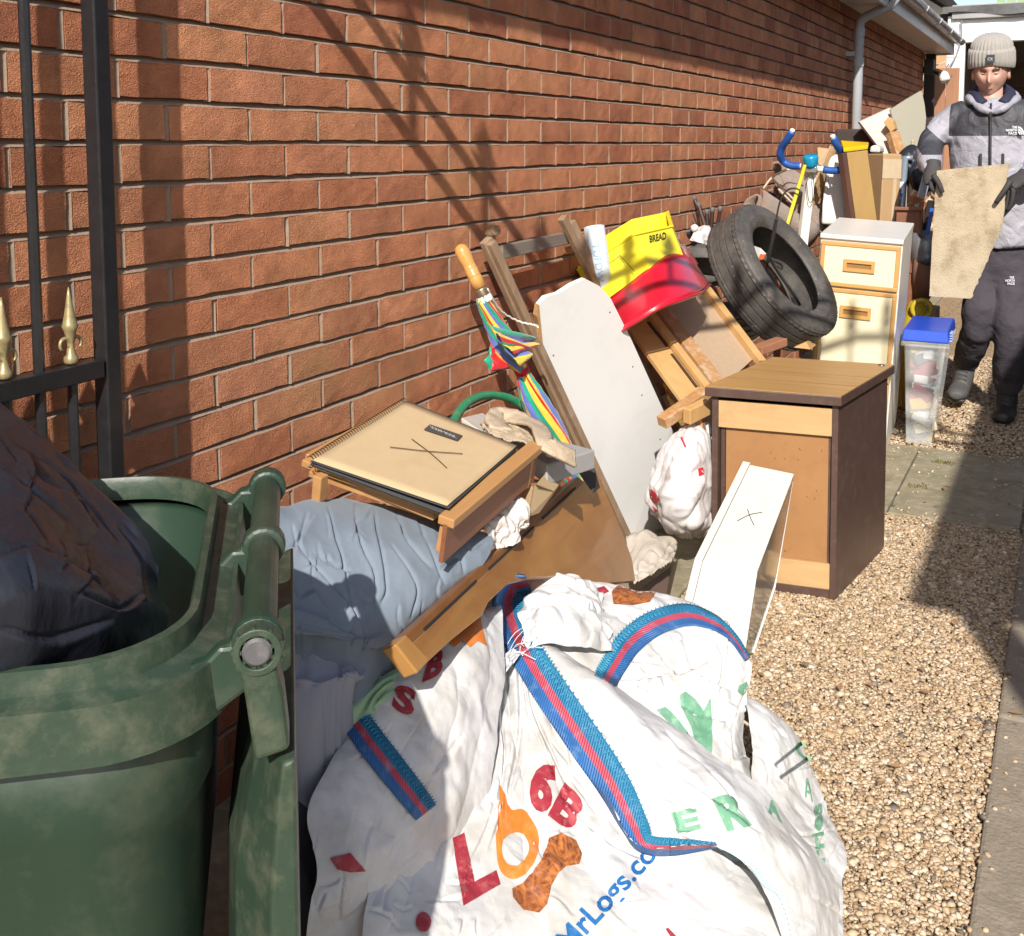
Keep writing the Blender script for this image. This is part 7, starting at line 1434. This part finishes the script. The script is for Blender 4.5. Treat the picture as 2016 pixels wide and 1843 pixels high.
# --- trousers: one continuous garment
TRO = mat('charcoal_trousers', (.055, .048, .06), (.042, .037, .048), rough=.85, scale=9, bump=.5, bscale=16, bdist=.03)
mb = MB()
loft(mb, [(q(1972, 455), 0.163, 0.112), (q(1970, 490), 0.168, 0.116), (q(1968, 520), 0.163, 0.120), (q(1966, 545), 0.146, 0.112)])
loft(mb, [(q(1940, 505), 0.090, 0.103), (q(1936, 560, -.02), 0.090, 0.099), (q(1930, 610, -.08), 0.079, 0.086), (q(1924, 650, -.06), 0.072, 0.077), (q(1912, 685, .06), 0.069, 0.071), (q(1903, 712, .16), 0.060, 0.062)])
loft(mb, [(q(1990, 505), 0.095, 0.103), (q(1992, 570, -.03), 0.093, 0.099), (q(1992, 640, -.10), 0.079, 0.086), (q(1990, 690, -.07), 0.076, 0.077), (q(1988, 735, -.0), 0.072, 0.073), (q(1984, 768, .03), 0.058, 0.060)])
def wrinkle(o, s, size, seed=0):
    tx = bpy.data.textures.new('w', 'CLOUDS'); tx.noise_scale = size; tx.noise_depth = 3; tx.noise_basis = 'VORONOI_F2_F1' if seed else 'BLENDER_ORIGINAL'
    m = o.modifiers.new('w', 'DISPLACE'); m.texture = tx; m.strength = s; m.mid_level = .5; m.texture_coords = 'LOCAL'
o = part('trousers', mb, TRO, man, smooth=True, remesh=.013, smoothit=5); wrinkle(o, .022, .12); wrinkle(o, -.012, .12, 1)
# --- boots
BOOT = mat('black_boot', (.02, .02, .022), (.05, .047, .045), rough=.55, scale=20); BOOTG = mat('dusty_boot', (.06, .06, .063), (.11, .105, .10), rough=.7, scale=20)
for (top, ank, heel, toe, m_) in ((q(1903, 700, .16), q(1898, 740, .16), q(1892, 762, .17), q(1884, 776, .02), BOOTG), (q(1985, 762, .03), q(1982, 795, .03), q(1982, 812, .05), q(1974, 822, -.16), BOOT)):
    mb = MB(); loft(mb, [(top, .05, .055), (ank, .050, .056), (heel, .048, .060)], 16); mid = heel.lerp(toe, .45)
    loft(mb, [(heel + (heel - toe).normalized() * .05, .03, .03), (heel + Vector((0, 0, -.008)), .046, .048), (mid, .050, .043), (toe, .050, .033), (toe + (toe - heel).normalized() * .035, .03, .02)], 16)
    bt = part('boot', mb, m_, man, smooth=True, remesh=.008, smoothit=4)
    mb = MB(); d_ = (toe - heel).normalized(); dn2 = Vector((0, 0, -1)); mb.beam(heel - d_ * .055 + dn2 * .046, toe + d_ * .012 + dn2 * .030, .078, .016, up=(0, 0, 1)); part('sole', mb, BOOT, bt, bevel=.008)
    mb = MB()
    for k in range(5):
        p = top.lerp(ank, .25 + .2 * k) + Vector((0, -.054, 0)); mb.tube([p + Vector((-.02, 0, .004)), p + Vector((.02, -.002, -.004))], .003, 5)
    part('laces', mb, mat('lace', (.08, .08, .08)), bt)
# --- jacket: torso, sleeves, collar in one surface; dark yoke by height
def jacket_mat():
    m = bpy.data.materials.new('jacket'); m.use_nodes = True; nt = m.node_tree; L = nt.links; b = nt.nodes['Principled BSDF']; b.inputs['Roughness'].default_value = .6
    ge = _n(nt, 'ShaderNodeNewGeometry'); sx = _n(nt, 'ShaderNodeSeparateXYZ'); L.new(ge.outputs['Position'], sx.inputs[0])
    zy = q(1950, 268).z; zh = q(1950, 199).z; xl = q(1873, 240).x; xe0 = q(1818, 260).x
    def cmp(sock, v, op):
        n = _n(nt, 'ShaderNodeMath', operation=op); L.new(sock, n.inputs[0]); n.inputs[1].default_value = v; return n.outputs[0]
    def mul(a, b_): n = _n(nt, 'ShaderNodeMath', operation='MULTIPLY'); L.new(a, n.inputs[0]); L.new(b_, n.inputs[1]); return n.outputs[0]
    y1 = mul(cmp(sx.outputs['Z'], zy, 'GREATER_THAN'), cmp(sx.outputs['X'], xl, 'GREATER_THAN'))
    # neckline: V of grey round the collar
    nx = _n(nt, 'ShaderNodeMath', operation='SUBTRACT'); L.new(sx.outputs['X'], nx.inputs[0]); nx.inputs[1].default_value = q(1953, 230).x
    ab = _n(nt, 'ShaderNodeMath', operation='ABSOLUTE'); L.new(nx.outputs[0], ab.inputs[0])
    ln = _n(nt, 'ShaderNodeMath', operation='MULTIPLY_ADD'); L.new(ab.outputs[0], ln.inputs[0]); ln.inputs[1].default_value = .75; ln.inputs[2].default_value = q(1953, 232).z
    gt = _n(nt, 'ShaderNodeMath', operation='LESS_THAN'); L.new(sx.outputs['Z'], gt.inputs[0]); L.new(ln.outputs[0], gt.inputs[1])
    yoke = mul(y1, gt.outputs[0])
    # dark underside band of the sleeve at the elbow
    sl = _n(nt, 'ShaderNodeMath', operation='MULTIPLY_ADD'); L.new(sx.outputs['X'], sl.inputs[0]); sl.inputs[1].default_value = .9; L.new(sx.outputs['Z'], sl.inputs[2])
    e_lo = q(1815, 300); e_hi = q(1842, 262)
    e1 = mul(cmp(sx.outputs['X'], q(1872, 260).x, 'LESS_THAN'), mul(cmp(sl.outputs[0], e_lo.z + .9 * e_lo.x + .02, 'GREATER_THAN'), cmp(sl.outputs[0], e_hi.z + .9 * e_hi.x + .0, 'LESS_THAN')))
    e1 = mul(e1, cmp(sx.outputs['Z'], q(1830, 304).z, 'GREATER_THAN'))
    mxm = _n(nt, 'ShaderNodeMath', operation='MAXIMUM'); L.new(yoke, mxm.inputs[0]); L.new(e1, mxm.inputs[1])
    mx = _n(nt, 'ShaderNodeMix', data_type='RGBA'); L.new(mxm.outputs[0], mx.inputs[0]); mx.inputs[6].default_value = (.33, .325, .37, 1); mx.inputs[7].default_value = (.045, .045, .055, 1); L.new(mx.outputs[2], b.inputs['Base Color'])
    n1 = _n(nt, 'ShaderNodeTexNoise', i_Scale=14., i_Detail=5, i_Distortion=1.); L.new(ge.outputs['Position'], n1.inputs[0]); bp = _n(nt, 'ShaderNodeBump', i_Strength=.6, i_Distance=.03); L.new(n1.outputs[0], bp.inputs['Height']); L.new(bp.outputs[0], b.inputs['Normal']); return m
JK = jacket_mat()
mb = MB()
loft(mb, [(q(1954, 196), .07, .075), (q(1955, 207), .13, .095), (q(1957, 216), .20, .115), (q(1959, 235), .225, .135), (q(1960, 270), .212, .148), (q(1963, 330), .205, .152), (q(1966, 400), .215, .155), (q(1968, 450), .215, .152), (q(1969, 484), .205, .145)], 28)
loft(mb, [(q(1908, 224), .080, .080), (q(1884, 234), .074, .080), (q(1854, 254, -.03), .064, .070), (q(1835, 277, -.06), .060, .066), (q(1829, 300, -.12), .060, .060), (q(1832, 320, -.24), .056, .054), (q(1838, 335, -.30), .042, .042)])
loft(mb, [(q(2012, 224), .080, .080), (q(2036, 238), .074, .080), (q(2056, 272, -.02), .066, .072), (q(2058, 310, -.06), .064, .068), (q(2042, 336, -.18), .058, .058), (q(2018, 350, -.28), .044, .044)])
o = part('jacket', mb, JK, man, smooth=True, remesh=.012, smoothit=5); wrinkle(o, .012, .14); wrinkle(o, -.012, .12, 1)
# hood / collar rolls
HOOD = mat('hood_fabric', (.33, .325, .37), (.28, .275, .32), rough=.6, bump=.4, bscale=20, bdist=.02); NAVY = mat('navy_lining', (.02, .022, .05), rough=.8)
mb = MB(); hc = [q(1953, 222, -.145), q(1928, 211, -.13), q(1910, 196, -.06), q(1908, 190, .04), q(1925, 182, .12), q(1955, 180, .14), q(1985, 182, .12), q(2003, 190, .04), q(2000, 197, -.06), q(1981, 211, -.13), q(1956, 222, -.145)]
mb.tube(curve(hc, 50), [.013 + .009 * abs(math.sin(i * .45)) for i in range(50)], 12); part('hood', mb, HOOD, man, smooth=True, remesh=.01, smoothit=3)
mb = MB(); hc2 = [q(1936, 205, -.09), q(1925, 195, -.06), q(1920, 184, .02), q(1932, 176, .09), q(1955, 174, .10), q(1978, 176, .09), q(1990, 186, .02), q(1983, 196, -.06), q(1974, 205, -.09)]; mb.tube(curve(hc2, 40), .026, 10); part('hood_lining', mb, NAVY, man, smooth=True)
mb = MB(); zp = [Vector((q(1955, y_).x, PY0 - dy, q(1955, y_).z)) for (y_, dy) in ((206, .125), (222, .150), (240, .150), (270, .158), (300, .165), (342, .168))]; mb.tube(curve(zp, 24), .006, 6); part('zip', mb, BLK, man, smooth=True)
for px in (1936, 1979):
    mb = MB(); mb.tube([Vector((q(px, 302).x, PY0 - .160, q(px, 302).z)), Vector((q(px, 342).x, PY0 - .165, q(px, 342).z))], .006, 6, ell=1); part('pocket_zip', mb, BLK, man)
bvj = None
LOGO = mat('white_logo', (.72, .74, .78), rough=.5)
def lg(px, py, dy): return W(px, py, y=PY0 - dy)
for (w_, x0, y0, hgt, wdd) in (('THE', 1993, 253, 5, 10), ('NORTH', 1981, 259, 5, 22), ('FACE', 1986, 265, 5, 17)):
    print_text('logo', w_, (lambda x0, y0, hgt, wdd: lambda u, v: lg(x0 + wdd * u, y0 - hgt * v, .156))(x0, y0, hgt, wdd), LOGO, man, sub=1, bold=.03)
mb = MB(); cx_, cy_ = 2005, 265
for r0_, r1_ in ((16, 12.5), (11, 8), (6.5, 3)):
    pts = [lg(cx_ + r0_ * math.cos(a) * .75, cy_ - r0_ * math.sin(a), .156) for a in np.linspace(0, math.pi / 2, 8)] + [lg(cx_ + r1_ * math.cos(a) * .75, cy_ - r1_ * math.sin(a), .156) for a in np.linspace(math.pi / 2, 0, 8)]; mb.slab(pts, Vector((0, .003, 0)))
part('logo', mb, LOGO, man)
for (w_, x0, y0, hgt, wdd) in (('THE', 1988, 549, 5, 9), ('NORTH', 1980, 555, 5, 18), ('FACE', 1984, 561, 5, 14)):
    print_text('logo', w_, (lambda x0, y0, hgt, wdd: lambda u, v: lg(x0 + wdd * u, y0 - hgt * v, .135))(x0, y0, hgt, wdd), LOGO, man, sub=1, bold=.03)
# --- head with face
SKIN = mat('skin', (.56, .33, .25), (.50, .28, .21), rough=.55, scale=16, sss=.08, bump=.05)
HX = q(1952, 142).x; HZ = q(1952, 142).z; hc_ = Vector((HX, PY0 - .02, HZ)); tilt = Matrix.Rotation(R(12), 3, 'X')
nT_, nP_ = 72, 56; vs = []
for i in range(nP_ + 1):
    th = math.pi * i / nP_
    for j in range(nT_):
        ph = 2 * math.pi * j / nT_; d = Vector((math.sin(th) * math.sin(ph), -math.sin(th) * math.cos(ph), math.cos(th))); x, y, z = d
        p = Vector((x * .077, y * .098, z * .125)); fr = max(-y, 0)
        if z < 0: p.x *= 1 - .34 * (-z) ** 1.6; p.y = p.y * (1 - .12 * (-z)) - .006 * (-z)
        g = lambda cx, cz, sx, sz: math.exp(-((x - cx) / sx) ** 2 - ((z - cz) / sz) ** 2) * (fr > 0) * fr
        p.y -= .030 * g(0, -.26, .11, .14) + .016 * g(0, -.08, .09, .18)          # nose
        p.y += .019 * (g(-.36, .06, .17, .11) + g(.36, .06, .17, .11))           # sockets
        p.y -= .006 * g(0, .24, .6, .09)                                           # brow
        p.y -= .006 * (g(-.5, -.2, .2, .18) + g(.5, -.2, .2, .18))                # cheekbones
        p.y += .007 * (g(-.42, -.52, .18, .16) + g(.42, -.52, .18, .16))
        p.y -= .008 * g(0, -.50, .26, .045) + .008 * g(0, -.60, .22, .045); p.y += .006 * g(0, -.55, .24, .018)
        p.y -= .010 * g(0, -.80, .25, .13)
        vs.append(hc_ + tilt @ p)
mb = MB(); mb.add(vs, [(i * nT_ + j, i * nT_ + (j + 1) % nT_, (i + 1) * nT_ + (j + 1) % nT_, (i + 1) * nT_ + j) for i in range(nP_) for j in range(nT_)]); 
loft(mb, [(hc_ + Vector((0, .02, -.07)), .055, .06), (hc_ + Vector((0, .03, -.14)), .056, .06), (hc_ + Vector((0, .035, -.20)), .068, .07)], 18)
head = part('head', mb, SKIN, man, smooth=True)
def fp(x, z, o_=.0):   # point on the face
    th = math.acos(z); s = math.sin(th); ph = math.asin(max(-1, min(1, x / s))); i = int(round(th / math.pi * nP_)); j = int(round(ph / (2 * math.pi) * nT_)) % nT_; v = Vector(vs[i * nT_ + j]); return v + Vector((0, -o_, 0))
LIP = mat('lips', (.45, .19, .16), rough=.5); BROW = mat('eyebrow', (.12, .07, .045), rough=.9)
mb = MB(); mb.tube([fp(-.24, -.55, .0005), fp(-.12, -.53, .001), fp(0, -.54, .0015), fp(.12, -.53, .001), fp(.24, -.55, .0005)], [.002, .0042, .0045, .0042, .002], 8); part('mouth', mb, LIP, head, smooth=True)
for sg in (-1, 1):
    mb = MB(); mb.tube([fp(sg * .18, .19, .002), fp(sg * .36, .235, .003), fp(sg * .54, .19, .001)], [.003, .0048, .002], 7); part('eyebrow', mb, BROW, head, smooth=True)
    e = fp(sg * .36, .06, .0); mb = MB(); mb.tube([e + Vector((-.016, .001, 0)), e + Vector((-.006, -.0045, -.002)), e + Vector((.006, -.0045, -.002)), e + Vector((.016, .001, 0))], [.002, .007, .007, .002], 8); part('eyelid', mb, SKIN, head, smooth=True)
    mb = MB(); mb.tube([e + Vector((-.014, -.001, -.004)), e + Vector((-.005, -.009, -.0075)), e + Vector((.005, -.009, -.0075)), e + Vector((.014, -.001, -.004))], [.001, .0018, .0018, .001], 6); part('lashes', mb, BROW, head)
    mb = MB(); ec_ = hc_ + Vector((sg * .079, .012, -.012)); mb.ring(ec_, (1, 0, 0), .018, [(.009 * math.cos(a), .008 * math.sin(a)) for a in np.linspace(0, 2 * math.pi, 8, endpoint=False)], 16); part('ear', mb, SKIN, head, smooth=True)
STB = mat('stubble', (.33, .19, .13), rough=.8, alpha=.35)
# --- ribbed beanie
KNIT = mat('knit_wool', (.36, .335, .30), (.30, .28, .25), rough=.95, scale=40, bump=.6, bscale=260, bdist=.004, sheen=.3)
def knit(rings, nm, parent, nrib=34):
    n = nrib * 6; vs_ = []
    for (cz, cy, rx, ry) in rings:
        for j in range(n):
            a = 2 * math.pi * j / n; k = 1 + .022 * math.cos(a * nrib); p = Vector((math.cos(a) * rx * k * .94, math.sin(a) * ry * k * .95 + cy, cz - max(0, .115 - cz) / .07 * (.016 * (1 + math.sin(a)) + .014 * abs(math.cos(a))))); vs_.append(hc_ + tilt @ p)
    m_ = len(rings); mb = MB(); mb.add(vs_, [(i * n + j, i * n + (j + 1) % n, (i + 1) * n + (j + 1) % n, (i + 1) * n + j) for i in range(m_ - 1) for j in range(n)] + [tuple((m_ - 1) * n + j for j in range(n))]); return part(nm, mb, KNIT, parent, smooth=True)
bn = knit([(.06, .012, .092, .108), (.10, .012, .103, .115), (.135, .014, .098, .110), (.160, .018, .083, .094), (.176, .02, .060, .068), (.184, .02, .034, .036), (.180, .02, .008, .008)], 'beanie', man)
cu = knit([(.060, .012, .086, .102), (.050, .012, .094, .110), (.044, .014, .105, .120), (.047, .014, .110, .124), (.07, .012, .113, .126), (.102, .012, .111, .123), (.114, .012, .106, .118), (.116, .012, .095, .110)], 'cuff', bn)
bd = hc_ + tilt @ Vector((.004, -.116, .080)); mb = MB(); mb.box(bd, (.036, .004, .038), tilt); b_ = part('badge', mb, mat('badge_dark', (.06, .065, .075), rough=.5), cu, bevel=.001)
print_text('lettering', 'CK', lambda u, v: bd + tilt @ Vector((-.012 + .024 * u, -.0030, -.008 + .014 * v)), mat('silver_print', (.6, .7, .72), rough=.3), b_, sub=1)
# --- gloves: palm, thumb and four separate fingers
GLV = mat('black_glove', (.035, .032, .034), (.055, .05, .05), rough=.75, scale=30, bump=.4, bscale=90)
def glove(wr, palm, fing, thumb, nrm_):
    mb = MB(); d_ = (palm - wr).normalized(); s_ = d_.cross(Vector(nrm_)).normalized()
    loft(mb, [(wr - d_ * .03, .040, .036), (wr, .036, .030), (wr.lerp(palm, .5), .044, .026), (palm, .046, .022), (palm + d_ * .03, .040, .018)], 16)
    o = part('glove', mb, GLV, man, smooth=True, remesh=.006, smoothit=3)
    for k, (pts, r_) in enumerate(fing):
        mb = MB(); mb.tube(curve(pts, 10), [r_ * (1 - .025 * i) for i in range(10)], 10); part('finger', mb, GLV, o, smooth=True)
    mb = MB(); mb.tube(curve(thumb, 10), [.0135 * (1 - .03 * i) for i in range(10)], 10); part('thumb', mb, GLV, o, smooth=True); return o
SY = PY0 - .36
lw, lp_ = q(1837, 330, -.30), q(1838, 352, -.335)
fl = []
for k in range(4):
    b0_ = W(1836 + 2 * k, 362, y=SY + .0 + .012 * k); fl.append(([W(1834, 352 + 2 * k, y=SY + .02), b0_ + Vector((0, .02, -.01)), W(1842 + 2 * k, 372 - 6 + 4 * k, y=SY + .032), W(1850 + 2 * k, 372 - 8 + 6 * k, y=SY + .036)], .0115))
fl[3] = ([W(1834, 356, y=SY + .0), W(1834, 366, y=SY - .005), W(1837, 374, y=SY + .0), W(1841, 380, y=SY + .02)], .0115)
glove(lw, lp_, fl, [W(1838, 345, y=SY - .02), W(1846, 356, y=SY - .032), W(1852, 368, y=SY - .030), W(1856, 379, y=SY - .024)], (0, -1, 0))
rw, rp_ = q(2012, 350, -.29), q(1993, 362, -.34)
fr_ = []
for k in range(4): fr_.append(([W(1992 - k, 366 + k, y=SY + .015), W(1990 - 2 * k, 384 + 4 * k, y=SY + .022), W(1986 - 3 * k, 396 + 8 * k, y=SY + .034), W(1976 - 3 * k, 402 + 9 * k, y=SY + .038)], .0118))
fr_[0] = ([W(1996, 370, y=SY - .005), W(1994, 390, y=SY - .0), W(1990, 405, y=SY + .01), W(1984, 414, y=SY + .02)], .0118)
glove(rw, rp_, fr_, [W(1990, 356, y=SY - .02), W(1980, 372, y=SY - .034), W(1970, 386, y=SY - .032), W(1961, 399, y=SY - .026)], (0, -1, 0))
# ================================================================== THE SLAB BEING CARRIED
def slab_mat():
    m = mat('rough_slab', (.52, .43, .30), (.38, .31, .21), rough=.95, scale=9, detail=10, bump=.9, bscale=150, dirt=(.17, .11, .05), dscale=8, damt=.8, bdist=.004, contrast=.4); return m
out = [(1845, 336)]; rs = random.Random(4)
def edge(a, b, n, amp):
    r_ = []
    for i in range(1, n + 1):
        f = i / n; r_.append((a[0] + (b[0] - a[0]) * f + (rs.uniform(-amp, amp) if i < n else 0), a[1] + (b[1] - a[1]) * f + (rs.uniform(-amp, amp) if i < n else 0)))
    return r_
out += edge((1845, 336), (1988, 322), 5, .4) + edge((1988, 322), (1982, 355), 4, 1.0) + edge((1982, 355), (1975, 440), 9, 1.4) + edge((1975, 440), (1960, 478), 8, 1.8) + edge((1960, 478), (1912, 588), 18, 1.8) + edge((1912, 588), (1830, 583), 5, .5) + edge((1830, 583), (1838, 440), 8, .8) + edge((1838, 440), (1845, 336), 7, .8)[:-1]
mb = MB(); mb.slab([W(x, y, y=SY - .002 + (y - 336) * .0000) for x, y in out], Vector((0, .018, 0))); single('rough_slab', mb, slab_mat(), 'rough sandy coloured broken slab held upright in both gloved hands', 'slab')
